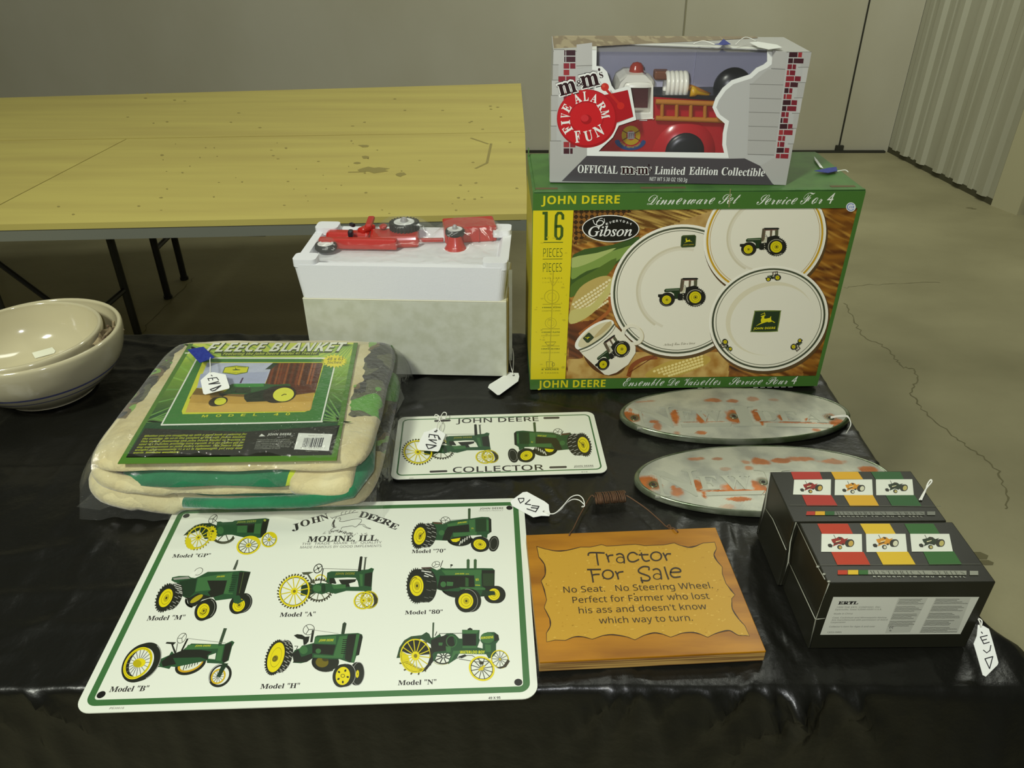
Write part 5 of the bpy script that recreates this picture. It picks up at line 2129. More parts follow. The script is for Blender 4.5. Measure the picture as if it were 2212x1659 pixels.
def T_80(A):
    A.L = 3
    A.e(K, 1080, 650, 190, 95, 20)
    A.lugs(K, 1080, 650, 190, 95, 20, 24, .1, 22, 0, 180)
    A.p(G, 510, 220, 690, 212, 780, 260, 880, 220, 950, 238, 1640, 232, 1820, 235, 1862, 270, 1855, 600, 1750, 650, 1600, 755, 1500, 700, 1200, 660, 900, 650, 800, 620, 700, 380)
    A.p('4a3a34', 510, 218, 690, 212, 720, 245, 520, 245)
    A.p(G2, 880, 270, 1620, 262, 1620, 320, 1600, 360, 960, 360)
    A.p(K, 850, 370, 1480, 370, 1490, 580, 1200, 590, 900, 640, 800, 600, 840, 450)
    A.e(G2, 915, 530, 52, 52)
    A.p(G2, 980, 480, 1100, 490, 1090, 560, 980, 560)
    A.p('35562f', 1320, 400, 1380, 420, 1380, 570, 1320, 570)
    A.p(G2, 1480, 280, 1610, 290, 1600, 580, 1500, 580)
    A.p(G2, 1210, 580, 1680, 590, 1680, 630, 1250, 640)
    A.p(K, 1620, 270, 1862, 270, 1855, 590, 1760, 640, 1630, 570)
    A.p('2f4028', 1640, 330, 1850, 330, 1840, 560, 1650, 560)
    A.t('c9c52a', 'JOHN DEERE', 'sb', 1130, 348, 1300, 346, 22)
    A.t('c9c52a', 'DIESEL', 'sb', 1325, 348, 1390, 346, 14)
    A.t('c9c52a', '80', 'sbi', 1515, 470, 1570, 462, 48)
    A.s_('c9c52a', 10, 1505, 545, 1590, 548)
    for x in (1345, 1475):
        A.p('3f5a38', x, 240, x, 80, x + 28, 62, x + 55, 80, x + 52, 240)
    A.ring('55584a', 780, 165, 78, 58, -20, .14)
    A.spokes('55584a', 9, 780, 165, 72, 52, -20, 3, 0, .9, .5)
    A.s_('33352a', 13, 905, 95, 862, 215)
    A.s_('33352a', 12, 1050, 220, 1065, 180)
    A.e('33352a', 1066, 178, 24, 17)
    A.p('d5dac6', 780, 262, 870, 228, 860, 245, 800, 270)
    A.tyre(420, 560, 175, 308, 0, 205, -5, (425, 560, 126, 186, 0), 6, K, '6f7166', 30)
    for a_ in ((520, 285, 690, 310), (580, 330, 725, 390), (565, 375, 640, 392)):
        A.s_('d5d6c8', 17, *a_)
    A.ring('6a6012', 400, 540, 90, 140, 0, .12, 20, 180, 290)
    A.tyre(1825, 720, 165, 160, 10, 70, 0, (1845, 718, 108, 108, 0), 0, K)
    A.p(GD_, 1640, 640, 1860, 660, 1870, 720, 1740, 745, 1600, 760)
    A.tyre(1320, 835, 190, 215, -12, 100, -8, (1330, 840, 136, 142, 0), 0, K)
    A.ring('a9aa9c', 1360, 832, 188, 213, -12, .03, 40, -90, 90)


def T_GP(A):
    A.L = 3
    A.p(GD_, 305, 655, 400, 560, 520, 470, 650, 430, 800, 425, 930, 470, 930, 640, 900, 700, 700, 720, 600, 560, 400, 640)
    A.lugs('3a3a22', 1040, 640, 200, 150, 0, 20, .1, 20, 20, 160)
    A.ring('3a3a28', 1040, 640, 200, 140, 0, .12, 30, 10, 170)
    A.s_('3a3a28', 16, 950, 740, 1060, 630)
    A.s_('3a3a28', 16, 1130, 740, 1090, 640)
    A.p(G, 930, 400, 990, 395, 1030, 410, 1210, 400, 1250, 380, 1460, 360, 1820, 335, 1890, 350, 1830, 600, 1800, 650, 1720, 700, 1420, 690, 1200, 640, 1100, 640, 950, 680, 900, 640, 910, 500)
    A.p(K, 1280, 440, 1620, 430, 1600, 600, 1480, 600, 1490, 470, 1290, 470)
    A.p(G2, 1300, 480, 1480, 470, 1470, 600, 1290, 600)
    A.p(G2, 1620, 440, 1740, 430, 1720, 620, 1600, 620)
    A.p(K, 1770, 380, 1885, 360, 1820, 610, 1720, 690, 1730, 560)
    A.e(G2, 990, 560, 60, 70)
    A.t('8f9a3a', 'JOHN DEERE', 'sb', 1290, 425, 1640, 405, 34)
    A.e('8f9a3a', 1805, 375, 24, 22)
    A.ring('4a4c42', 850, 350, 105, 58, -45, .14)
    A.spokes('4a4c42', 12, 850, 350, 98, 52, -45, 3, 0, .9)
    A.s_('4a4c42', 12, 860, 350, 930, 410)
    A.p('d0c218', 770, 500, 860, 495, 915, 560, 912, 680, 880, 740, 780, 760, 740, 650)
    A.lugs('d0c218', 840, 620, 72, 120, 0, 14, .14, 22)
    A.e('3a3a20', 848, 575, 24, 20)
    A.steel(585, 690, 245, 185, -38, .10, 12, lug=26, lugc='8a8020')
    A.p('d0c218', 350, 700, 450, 720, 450, 800, 520, 880, 480, 920, 380, 880, 340, 790)
    A.steel(1885, 730, 155, 135, -40, .16, 10, sp='55564a')
    A.p('d0c218', 1860, 600, 1950, 600, 2020, 680, 1970, 710, 1900, 650)
    A.steel(1505, 835, 228, 165, -20, .16, 12, sp='6a6a4a')
    A.p('d0c218', 1420, 690, 1560, 665, 1690, 720, 1735, 800, 1690, 840, 1640, 760, 1520, 715)


def T_M(A):
    A.L = 3
    A.p(K, 730, 840, 800, 880, 830, 1000, 890, 1030, 960, 1010, 1080, 900, 1260, 850, 1200, 760, 900, 780)
    A.lugs(K, 900, 920, 110, 100, 0, 16, .2, 20, 90, 200)
    A.e('a89c20', 975, 880, 135, 42, -32)
    A.p(G, 510, 540, 530, 485, 650, 462, 830, 460, 870, 490, 950, 500, 1040, 460, 1180, 385, 1640, 375, 1800, 365, 1970, 385, 1850, 790, 1780, 840, 1640, 875, 1320, 915, 1280, 850, 1000, 780, 850, 860, 720, 840, 690, 700, 640, 600, 560, 570)
    A.p(GD_, 650, 560, 980, 500, 940, 760, 850, 850, 720, 830, 700, 660)
    A.p('8f9084', 540, 500, 820, 470, 860, 510, 560, 535)
    A.p(G2, 1000, 500, 1640, 395, 1610, 540, 1170, 545, 1230, 720, 950, 750)
    A.p(K, 1170, 545, 1530, 545, 1480, 790, 1250, 860, 1180, 760, 1240, 720)
    A.p(G2, 1540, 545, 1640, 500, 1560, 770, 1640, 770, 1640, 800, 1470, 790)
    for k in range(9):
        A.s_('1d2019', 9, 1630 - k * 8, 455 + k * 34, 1740 - k * 10, 450 + k * 34)
    A.p(K, 1760, 390, 1965, 388, 1845, 790, 1700, 840, 1720, 700)
    A.s_('5a6a3a', 8, 1840, 400, 1760, 780)
    A.t('c9c52a', 'JOHN DEERE', 'sbi', 1340, 490, 1490, 480, 26)
    A.p('4a5244', 1640, 345, 1715, 170, 1745, 162, 1732, 240, 1690, 350)
    A.ring('5a5c50', 1010, 380, 92, 60, -35, .12)
    A.p('dfe2d2', 840, 440, 1000, 340, 1000, 400, 900, 490)
    A.tyre(400, 865, 262, 150, -65, 150, -25, (410, 868, 182, 108, -62), 8, K, '9a9b90', 26)
    for k in range(5):
        A.s_('c5c7ba', 11, 540 + k * 28, 600 + k * 42, 690 + k * 6, 640 + k * 38)
    A.tyre(1735, 985, 190, 148, -60, 105, -25, (1750, 1000, 128, 105, -50), 0, K, '9a9b90')
    A.ring('8f9088', 1830, 965, 178, 135, -60, .05, 30, -10, 140)
    A.p(G, 1640, 830, 1760, 820, 1800, 900, 1870, 900, 1740, 980, 1660, 960)
    A.tyre(1095, 1100, 198, 148, -65, 95, -35, (1100, 1105, 140, 106, -65), 0, K, '9a9b90')
    A.ring('9a9b90', 1165, 1070, 190, 140, -65, .05, 30, 0, 120)
    A.ring('4a4510', 1100, 1100, 78, 62, -65, .2, 30, 40, 220)


def T_B(A):
    A.L = 3
    A.e(K, 1340, 700, 265, 150, -24)
    A.e('c29a20', 1340, 695, 220, 112, -24)
    A.e('d5dac6', 1350, 690, 190, 85, -24)
    for k in range(6):
        A.s_(K, 12, 1220 + k * 45, 790 - k * 18, 1260 + k * 40, 680 - k * 8)
    A.p(G, 760, 745, 860, 745, 1000, 775, 1030, 735, 1100, 745, 1500, 662, 1600, 640, 1600, 680, 1850, 692, 1945, 640, 2000, 420, 2040, 350, 2000, 325, 1880, 380, 1350, 370, 1220, 470, 1100, 560, 1040, 490, 1000, 555, 900, 600, 815, 635, 800, 700, 850, 720)
    A.p(K, 1000, 560, 1230, 470, 1500, 470, 1690, 500, 1600, 560, 1620, 620, 1400, 640, 1100, 700, 900, 740, 870, 660)
    A.p(G2, 1300, 390, 1780, 385, 1790, 450, 1250, 465)
    A.p(G, 1060, 600, 1500, 590, 1600, 630, 1500, 662, 1120, 720)
    A.p('d5dac6', 1630, 562, 1745, 522, 1730, 622, 1620, 612)
    A.p(G2, 1790, 410, 1870, 400, 1820, 650, 1740, 640)
    A.p(K, 1890, 385, 2000, 350, 1990, 420, 1930, 640, 1860, 680, 1840, 640)
    A.t('c9c52a', 'JOHN DEERE', 'sb', 1410, 420, 1655, 418, 28)
    A.p('3a4a36', 1780, 385, 1868, 125, 1920, 128, 1832, 385)
    A.p(K, 940, 372, 960, 345, 1110, 350, 1062, 395, 1125, 545, 1090, 555, 1030, 380)
    A.s_('55584c', 12, 1130, 370, 1110, 500)
    A.s_(K, 26, 1290, 300, 1200, 480)
    A.s_('77796c', 7, 1300, 290, 1900, 362)
    A.ring('55584c', 1200, 285, 98, 60, -50, .12)
    A.spokes('55584c', 8, 1200, 285, 92, 55, -50, 3, 0, .9)
    for k in range(5, -1, -1):
        A.ring(K, 530 + k * 11, 680 - k * 3, 355, 238, -50, .22, 60)
    A.ring('8f9086', 585, 668, 355, 236, -50, .05, 40, 0, 120)
    A.ring('d8c915', 500, 685, 290, 190, -52, .17, 50)
    A.ring('8a7f10', 500, 685, 270, 172, -52, .03, 50)
    A.spokes('6a6b62', 9, 510, 680, 250, 165, -52, 18, .3, .95)
    A.e('d8c915', 525, 680, 100, 70, -15)
    A.e('b0a414', 490, 690, 68, 60)
    A.ring(K, 1810, 880, 205, 165, -48, .22, 50)
    A.ring('b9bab0', 1810, 880, 200, 160, -48, .06, 40, 200, 330)
    A.ring('c9a81c', 1780, 895, 135, 105, -50, .22, 40)
    A.spokes('6a6b62', 8, 1780, 895, 110, 85, -50, 12, .2, .95)
    A.p(GD_, 1850, 680, 1940, 690, 1880, 780, 1810, 910, 1750, 900)


def T_H(A):
    A.L = 3
    A.e(K, 1310, 850, 242, 170)
    A.lugs(K, 1310, 850, 242, 170, 0, 26, .06, 22, 60, 220)
    A.e('6a6018', 1240, 855, 118, 95)
    A.e('3f3a1c', 1300, 800, 60, 40)
    A.p(G, 700, 865, 760, 740, 700, 690, 740, 630, 830, 600, 870, 550, 930, 540, 1090, 500, 1110, 390, 1150, 365, 1720, 328, 1900, 318, 1975, 345, 1988, 395, 1920, 722, 1870, 740, 1830, 868, 1740, 860, 1560, 800, 1400, 800, 1090, 770, 960, 850, 850, 875)
    A.p(K, 690, 700, 800, 620, 830, 700, 860, 760, 1060, 690, 1060, 780, 960, 850, 720, 860)
    A.e(G2, 900, 630, 75, 75)
    A.p(G2, 1110, 400, 1500, 370, 1490, 520, 1100, 510)
    A.p(K, 1060, 520, 1490, 540, 1440, 722, 1060, 690)
    A.e(G2, 1170, 650, 50, 45)
    A.p(G2, 1090, 720, 1450, 740, 1560, 380, 1700, 370, 1620, 780, 1090, 770)
    for k in range(8):
        A.s_('1d2019', 14, 1625 - k * 5, 440 + k * 36, 1720 - k * 6, 440 + k * 36)
    A.p(K, 1720, 345, 1870, 340, 1800, 720, 1760, 860, 1660, 800, 1690, 500)
    A.p(G2, 1870, 350, 1932, 345, 1850, 722, 1830, 850, 1785, 850, 1810, 700)
    A.p(K, 1935, 340, 1985, 380, 1920, 722, 1862, 720)
    A.t('c9c52a', 'JOHN DEERE', 'sbi', 1180, 475, 1450, 470, 42)
    A.p('33402f', 1590, 335, 1618, 145, 1655, 118, 1690, 145, 1650, 338)
    A.s_('8f8f84', 8, 1095, 265, 1540, 330)
    A.p(K, 720, 365, 780, 340, 870, 350, 930, 390, 1010, 380, 990, 475, 950, 525, 900, 545, 890, 440, 790, 420)
    A.p(K, 1055, 265, 1100, 265, 1062, 490, 1020, 490)
    A.s_('33352a', 14, 740, 560, 795, 560, 770, 620)
    A.ring('4a4c42', 995, 258, 112, 95, -30, .10)
    A.spokes('4a4c42', 11, 995, 258, 105, 90, -30, 3, 0, .95, .5)
    A.tyre(385, 770, 310, 165, -72, 140, -20, (392, 768, 285, 142, -72), 10, K, '9fa094', 34)
    A.e('d8c915', 392, 768, 278, 136, -72)
    A.ring('9a8f14', 395, 768, 190, 92, -72, .06)
    A.e('7a6f18', 380, 790, 62, 48, -60)
    A.ring('4a4516', 365, 800, 50, 36, -60, .3)
    A.tyre(1870, 1070, 215, 130, -85, 18, 0, (1890, 1075, 70, 30, -85), 0, K, '9a9b90')
    A.ring('8f9088', 1905, 1070, 215, 110, -85, .05, 40, 0, 360)
    A.tyre(1600, 1108, 215, 165, -78, 80, -12, (1622, 1112, 168, 132, -80), 0, K, '9a9b90')
    A.e('d8c915', 1622, 1112, 160, 126, -80)
    for t_ in (10, 90, 150, 220, 300):
        A.e(K, 1622 + 92 * cos(radians(t_)), 1112 + 112 * sin(radians(t_)), 24, 18, t_)
    A.ring('5a5218', 1622, 1110, 40, 36, 0, .3)
    A.ring('c9cac0', 1690, 1100, 215, 165, -78, .035, 40, -20, 160)


def T_N(A):
    A.L = 3
    A.ring('3a3c2c', 930, 640, 190, 150, -10, .16, 40)
    A.spokes(K, 18, 930, 660, 180, 130, -10, 9)
    A.ring('8f9020', 920, 650, 200, 150, -10, .04, 40, 20, 150)
    A.p('2f4a30', 130, 685, 180, 500, 262, 380, 380, 312, 560, 292, 640, 240, 690, 270, 720, 340, 800, 420, 760, 480, 560, 360, 380, 370, 250, 500, 190, 680)
    A.p(G, 700, 340, 780, 330, 870, 270, 900, 330, 980, 270, 1060, 255, 1130, 280, 1200, 350, 1250, 350, 1250, 200, 1550, 205, 1540, 340, 1555, 380, 1510, 500, 1600, 520, 1600, 440, 1560, 390,
        1580, 290, 1680, 240, 1800, 240, 1870, 290, 1885, 370, 1830, 440, 1830, 600, 1760, 680, 1700, 690, 1660, 620, 1200, 610, 1150, 700, 1010, 790, 1030, 700, 1060, 640, 1000, 600, 830, 610, 780, 740, 700, 720, 720, 500)
    A.p(K, 720, 380, 800, 340, 980, 290, 1100, 310, 1130, 480, 960, 560, 780, 580, 720, 640)
    A.ring(G2, 1070, 400, 95, 105, 0, .16)
    A.p(G2, 850, 420, 920, 420, 910, 470, 850, 470)
    A.p(G2, 970, 480, 1060, 500, 1050, 590, 980, 580)
    A.p(G2, 1100, 560, 1640, 560, 1640, 612, 1140, 610, 1030, 780, 1080, 640)
    A.p(G2, 1258, 208, 1540, 208, 1500, 265, 1258, 265)
    A.p('1f211a', 1258, 272, 1490, 270, 1488, 470, 1258, 470)
    A.p(G2, 1258, 478, 1500, 478, 1500, 515, 1258, 515)
    A.p(K, 1340, 190, 1385, 165, 1430, 190, 1425, 205, 1345, 205)
    A.e(G2, 1680, 340, 118, 92)
    A.p(K, 1800, 260, 1870, 300, 1880, 370, 1800, 400)
    A.p(G2, 1640, 450, 1740, 460, 1740, 580, 1650, 580)
    A.t('d3cf22', 'KEROSENE', 'sb', 1575, 362, 1785, 345, 40)
    A.t('e0da1e', 'WATERLOO BOY', 'sb', 1212, 606, 1635, 606, 48)
    A.p('3f5038', 738, 345, 745, 80, 775, 76, 762, 350)
    A.s_(K, 12, 790, 300, 818, 235)
    A.s_('4a5244', 10, 860, 268, 1250, 260)
    A.s_(K, 12, 1160, 690, 1250, 660, 1330, 640)
    A.p(K, 1180, 660, 1300, 620, 1330, 650, 1240, 690)
    A.s_('4a4c42', 11, 1200, 700, 1500, 750, 1720, 740)
    A.s_('4a4c42', 11, 1330, 640, 1420, 640, 1600, 760)
    A.steel(1895, 705, 165, 150, 50, .10, 12, sp='4a4c42', hubr=.12)
    A.p('3a3425', 2030, 700, 2065, 740, 2000, 840, 1900, 868, 1830, 850, 1950, 820)
    A.steel(1585, 865, 228, 205, 35, .14, 12, sp='4a4c3a', hubr=.14)
    A.s_('c9b81c', 34, 1540, 890, 1630, 820)
    A.e('33301c', 1580, 770, 40, 26)
    A.p('26281f', 210, 560, 300, 400, 470, 355, 620, 400, 700, 520, 715, 620, 460, 640, 300, 600)
    A.p('d0c218', 190, 600, 215, 560, 330, 640, 360, 760, 480, 860, 620, 850, 560, 920, 430, 940, 280, 880, 200, 740)
    for k in range(8):
        A.s_('6a6016', 9, 250 + k * 38, 760 + k * 18, 330 + k * 38, 745 + k * 20)
    A.steel(455, 650, 264, 292, 0, .07, 14, hubr=.26, lug=14, ph=.1)
    A.p(K, 690, 500, 720, 520, 760, 740, 640, 890, 560, 930, 660, 800, 712, 660)


pl_o = V((-.169, .8319, T))
lp, A, pu, pv = sheet('license_plate', 'white collector license plate with two green tractors on the black cover', pl_o, .0501, .3048, .1524, .012, 'dfe3cf', None)
band(A, pl_o, pu, pv, .3048, .1524, .007, .0092, .009, GR)
A.fr(820, 860, 4.254)
BK = '33312c'
for x0, x1, y0, y1 in ((515, 640, 210, 205), (1518, 1640, 183, 180), (472, 610, 676, 671), (1572, 1708, 637, 633)):
    A.s_('4a4642', 19, x0, y0, x1, y1)
    for x, y in ((x0, y0), (x1, y1)):
        A.e('4a4642', x, y, 13, 9.5)
A.t(BK, 'JOHN DEERE', 'sans', 702, 231, 1462, 210, 40, fat=.012)
A.t(BK, 'COLLECTOR', 'sans', 672, 686, 1510, 660, 50, fat=.012)
A.t('55524a', 'JOHN DEERE', 'sb', 1787, 633, 1966, 627, 13)
A.s_('8a887c', 3, 1785, 639, 1966, 633)
A.t('77746a', '49 X 95', 'sb', 1853, 683, 1912, 681, 7)
A.t('8a887c', '22301', 'sb', 270, 741, 312, 739, 8)
k1 = lambda x, y: (860 + x / 9.617, 890 + y / 9.617)
A.aff([(475, 745), (1745, 915), (1705, 110)], [k1(410, 832), k1(1800, 940), k1(1605, 262)])
T_A(A)
k2 = lambda x, y: (1080 + x / 10.05, 890 + y / 10.05)
A.aff([(405, 600), (1560, 762), (1360, 75)], [k2(1822, 712), k2(578, 945), k2(745, 225)])
T_70(A)
A.build('printed_face', INK_SHEET, lp)
zt2 = level(T + .0075)


def za(*a):
    return z2(860, 890, 9.617, *a)


price_tag('white price tag lettered EVD tied to the license plate', zt2,
          za(540, 425, 640, 400, 780, 335, 835, 340, 860, 385, 950, 440, 985, 475, 860, 795, 830, 825, 420, 790, 385, 740), (860 + 800 / 9.617, 890 + 395 / 9.617),
          [za(650, 475, 830, 500, 880, 580), za(650, 475, 640, 535), za(745, 490, 770, 550), za(830, 505, 850, 585), za(640, 590, 800, 600), za(640, 590, 790, 670), za(590, 690, 790, 715),
           za(580, 690, 625, 780, 690, 765), za(690, 765, 790, 715), za(755, 423, 790, 427)],
          [(za(800, 380, 815, 280, 860, 200, 850, 130, 780, 95, 770, 140, 850, 165), .003), (za(880, 390, 905, 280, 870, 190, 940, 60, 1005, 70, 980, 150, 870, 120), .003), (za(850, 165, 990, 150), .002)], inkw=2.1)

sg_o = V((-.4349, .4685, T))
ts, A, pu, pv = sheet('tin_sign', 'large white tin sign with eight green tractors in three rows, overhanging the front table edge', sg_o, .0369, .4619, .307, .016, 'dadecd', None)
band(A, sg_o, pu, pv, .4619, .307, .0076, .0146, .011, GR)
for u_, v_ in ((.0197, .0205), (.4424, .0195), (.4424, .2880), (.0197, .2880)):
    c_ = sg_o + pu * u_ + pv * v_ + V((0, 0, .0018))
    A.lay([c_ + pu * .0042 * cos(k * pi / 10) + pv * .0042 * sin(k * pi / 10) for k in range(20)], [tuple(range(20))], '1c1b19')
for fn, fr in ((T_GP, (360, 1080, 8.508)), (T_M, (310, 1190, 8.508)), (T_B, (230, 1340, 7.373)), (T_A, (580, 1190, 8.508)), (T_H, (550, 1330, 8.508)), (T_70, (860, 1090, 8.848)), (T_80, (850, 1200, 8.508)), (T_N, (840, 1335, 7.9))):
    A.fr(*fr)
    fn(A)
INK = '33312e'
A.L = 3
for txt, fr, x0, y0, x1, y1, h in (('Model "GP"', (360, 1080, 8.508), 95, 1062, 790, 1045, 62), ('Model "M"', (310, 1190, 8.508), 52, 1282, 740, 1262, 84), ('Model "B"', (230, 1340, 7.373), 35, 1142, 650, 1125, 84),
                                  ('Model "A"', (580, 1190, 8.508), 200, 1215, 850, 1198, 78), ('Model "H"', (550, 1330, 8.508), 97, 1345, 815, 1328, 88), ('Model "70"', (860, 1090, 8.848), 258, 930, 905, 915, 66),
                                  ('Model "80"', (850, 1200, 8.508), 208, 1085, 900, 1068, 70), ('Model "N"', (840, 1335, 7.9), 152, 1148, 805, 1130, 82)):
    A.fr(*fr)
    A.t(INK, txt, 'ser', x0, y0, x1, y1, h, fat=.008)
A.fr(610, 1080, 8.193)
for ch, x0, y0, x1, y1, h in (('J', 172, 548, 318, 512, 112), ('O', 325, 478, 495, 442, 108), ('H', 522, 420, 690, 380, 108), ('N', 700, 372, 830, 330, 110),
                              ('D', 1338, 304, 1500, 326, 108), ('E', 1478, 334, 1640, 372, 108), ('E', 1605, 372, 1760, 420, 108), ('R', 1735, 412, 1895, 462, 108), ('E', 1870, 480, 2010, 530, 108)):
    A.t(INK, ch, 'ser', x0, y0, x1, y1, h, fat=.008)
A.t(INK, 'MOLINE, ILL.', 'ser', 435, 746, 1700, 720, 98, fat=.01)
A.t('6a6862', 'THE  TRADE  MARK  OF  QUALITY', 'sans', 340, 800, 1755, 770, 40)
A.t('6a6862', 'MADE FAMOUS BY GOOD IMPLEMENTS', 'sans', 312, 860, 1750, 832, 40)
# line drawing of a leaping deer over grass
DK = '55534c'
for q in ([880, 330, 910, 310, 960, 300, 930, 340, 890, 400, 880, 460, 920, 490, 950, 480], [1010, 380, 1050, 385, 1100, 380, 1200, 355, 1330, 335, 1400, 350, 1385, 400, 1345, 440, 1440, 435, 1490, 480, 1570, 510, 1500, 500, 1420, 455],
          [1040, 520, 1060, 485, 1160, 470, 1240, 460, 1290, 480, 1350, 440], [1010, 380, 1030, 340, 1020, 310, 1000, 330], [920, 490, 850, 540, 880, 560, 1000, 530], [950, 300, 1050, 270, 1200, 235, 1340, 215],
          [1040, 265, 1050, 220, 1080, 215], [1110, 250, 1120, 210, 1150, 205], [1180, 240, 1190, 200, 1220, 195], [1230, 230, 1270, 190, 1295, 190], [890, 330, 850, 305]):
    A.s_(DK, 8, *q, sm=3)
A.p('4a4841', 885, 400, 915, 350, 935, 360, 915, 420, 930, 480, 900, 485)
rnd = random.Random(5)
L0 = A.L
for k in range(90):
    x = rnd.gauss(1080, 200)
    if 640 < x < 1580:
        y = 620 - 50 * exp(-((x - 950) / 150) ** 2) + rnd.uniform(-25, 10)
        A.L = L0
        A.s_(rnd.choice(['6a6860', '55534c', '8a887c']), 5, x, y, x + rnd.uniform(-25, 40), y - rnd.uniform(5, 34))
A.fr(860, 1090, 8.848)
A.t('6f6d62', 'JOHN DEERE', 'sb', 1560, 95, 2010, 85, 34)
A.t('9a988c', 'LICENSED PRODUCT', 'sans', 1545, 132, 2010, 122, 20)
A.fr(150, 1300, 4.022)
A.t('9a988c', 'PS30018', 'sbi', 343, 935, 470, 932, 18)
A.fr(540, 1310, 3.456)
A.t('3f3d3a', '49 X 95', 'sb', 1780, 694, 1870, 690, 18)
A.build('printed_face', INK_SHEET, ts)

# ------------------------------------------------------------------ oval cast emblems
m_cast = inkmat('weathered_cast_metal', 0.42, 0.5, 0.25, (180, .25, .001))
m_rim = mat('worn_bright_rim', hx('8c917c'), 0.25, metal=.55, var=(hx('4c5a3a'), 18, .4, .6, 4))


def emblem(label, cx, cy, a, b, phi, fr, rust, text, bars, holes, seed):
    base = V((cx, cy, T))
    t_ = thing('oval_emblem', label, 'emblem', base)
    cu_, cv_ = V((cos(phi), sin(phi), 0)), V((-sin(phi), cos(phi), 0))
    x0, y0, k = fr
    pl = level(T + .014)
    rr = [(pl.hit(x0 + x / k, y0 + y / k), (pl.hit(x0 + (x + rx) / k, y0 + y / k) - pl.hit(x0 + x / k, y0 + y / k)).length,
           (pl.hit(x0 + x / k, y0 + (y + ry) / k) - pl.hit(x0 + x / k, y0 + y / k)).length, s_) for x, y, rx, ry, s_ in rust]

    def zof(r):
        return T + .0095 + .006 * (1 - r * r)

    def pos(r, t):
        p = base + cu_ * (a * r * cos(t)) + cv_ * (b * r * sin(t))
        return V((p.x, p.y, zof(r)))

    def colour(u, v):
        p = pos(max(.001, v) * .965, 2 * pi * u)
        n_ = fbm(p.x * 60, p.y * 60, seed)
        c = mixc(hx('b4b5a2'), hx('95978a'), .35 + fbm(p.x * 25, p.y * 25, seed + 3) * 1.1)
        w_ = 0
        for q, rx, ry, s_ in rr:
            d = hypot((p.x - q.x) / rx, (p.y - q.y) / ry)
            w_ = max(w_, s_ * max(0, min(1, (1.25 - d + n_ * .7) * 2.2)))
        c = mixc(c, mixc(hx('bb6a26'), hx('9c5620'), .5 + n_), w_)
        for hx_, hy_ in holes:
            q = pl.hit(x0 + hx_ / k, y0 + hy_ / k)
            d = hypot(p.x - q.x, p.y - q.y)
            c = mixc(c, hx('6a5a3e'), max(0, 1 - abs(d - .0065) / .005) * .8)
        return c
    g = M()
    g.grid(lambda u, v: pos(max(.001, v) * .965, 2 * pi * u), 220, 56, colour)
    g.build('emblem_face', m_cast, t_, smooth=True)
    g = M()
    g.grid(lambda u, v: (lambda q: V((q.x, q.y, [zof(.965), zof(.965) + .0012, zof(1) + .0008, zof(1) - .001, T + .004, T + .0008][round(v * 5)])))(
        pos([.962, .975, .992, 1.0, 1.004, .99][round(v * 5)], 2 * pi * u)), 220, 5)
    g.build('emblem_rim', m_rim, t_, smooth=True)
    g = M()
    g.col = hx('a8aa98')

    def surf(p):
        d = p - base
        r = hypot(d.dot(cu_) / a, d.dot(cv_) / b)
        return zof(min(1, r))
    for ch, xa, ya, xb, yb, h in text:
        vs, fs = glyphs(ch, 'ser', .0, 3, .5)
        A_, B_ = min(v.x for v in vs), max(v.x for v in vs)
        p0, p1 = pl.hit(x0 + xa / k, y0 + ya / k), pl.hit(x0 + xb / k, y0 + yb / k)
        u_ = (p1 - p0).normalized()
        w_ = UP.cross(u_)
        hh = abs((pl.hit(x0 + xa / k, y0 + (ya - h) / k) - p0).dot(w_))
        L = (p1 - p0).length
        out = []
        for v in vs:
            p = p0 + u_ * ((v.x - A_) / (B_ - A_) * L) + w_ * (v.y / capheight('ser') * hh)
            out.append(V((p.x, p.y, surf(p) + (.0009 if v.z > 0 else -.002))))
        g.add(out, fs)
    for q in bars:
        pts = [pl.hit(x0 + x / k, y0 + y / k) for x, y in flat(q)]
        n_ = 16
        top_, bot_ = [pts[0].lerp(pts[1], i / n_) for i in range(n_ + 1)], [pts[3].lerp(pts[2], i / n_) for i in range(n_ + 1)]
        vs = []
        for A2, B2 in zip(top_, bot_):
            for p, dz in ((A2, -.002), (A2, .0009), (B2, .0009), (B2, -.002)):
                vs.append(V((p.x, p.y, surf(p) + dz)))
        g.add(vs, [(4 * i + j, 4 * i + j + 1, 4 * i + j + 5, 4 * i + j + 4) for i in range(n_) for j in range(3)] + [(0, 1, 2, 3), tuple(4 * n_ + j for j in (3, 2, 1, 0))])
    g.build('raised_lettering', m_cast, t_, bevel=.0004)
    for hx_, hy_ in holes:
        q = pl.hit(x0 + hx_ / k, y0 + hy_ / k)
        q.z = surf(q)
        h = M()
        h.lathe([(.0062, -.0002), (.0054, .0008), (.0040, .0006), (.0030, -.001)], q, 24)
        h.build('hole_collar', m_rim, t_, smooth=True)
        h = M()
        h.lathe([(.0031, .0002), (0, .0001)], q, 20)
        h.build('screw_hole', m_dark, t_)
    return t_


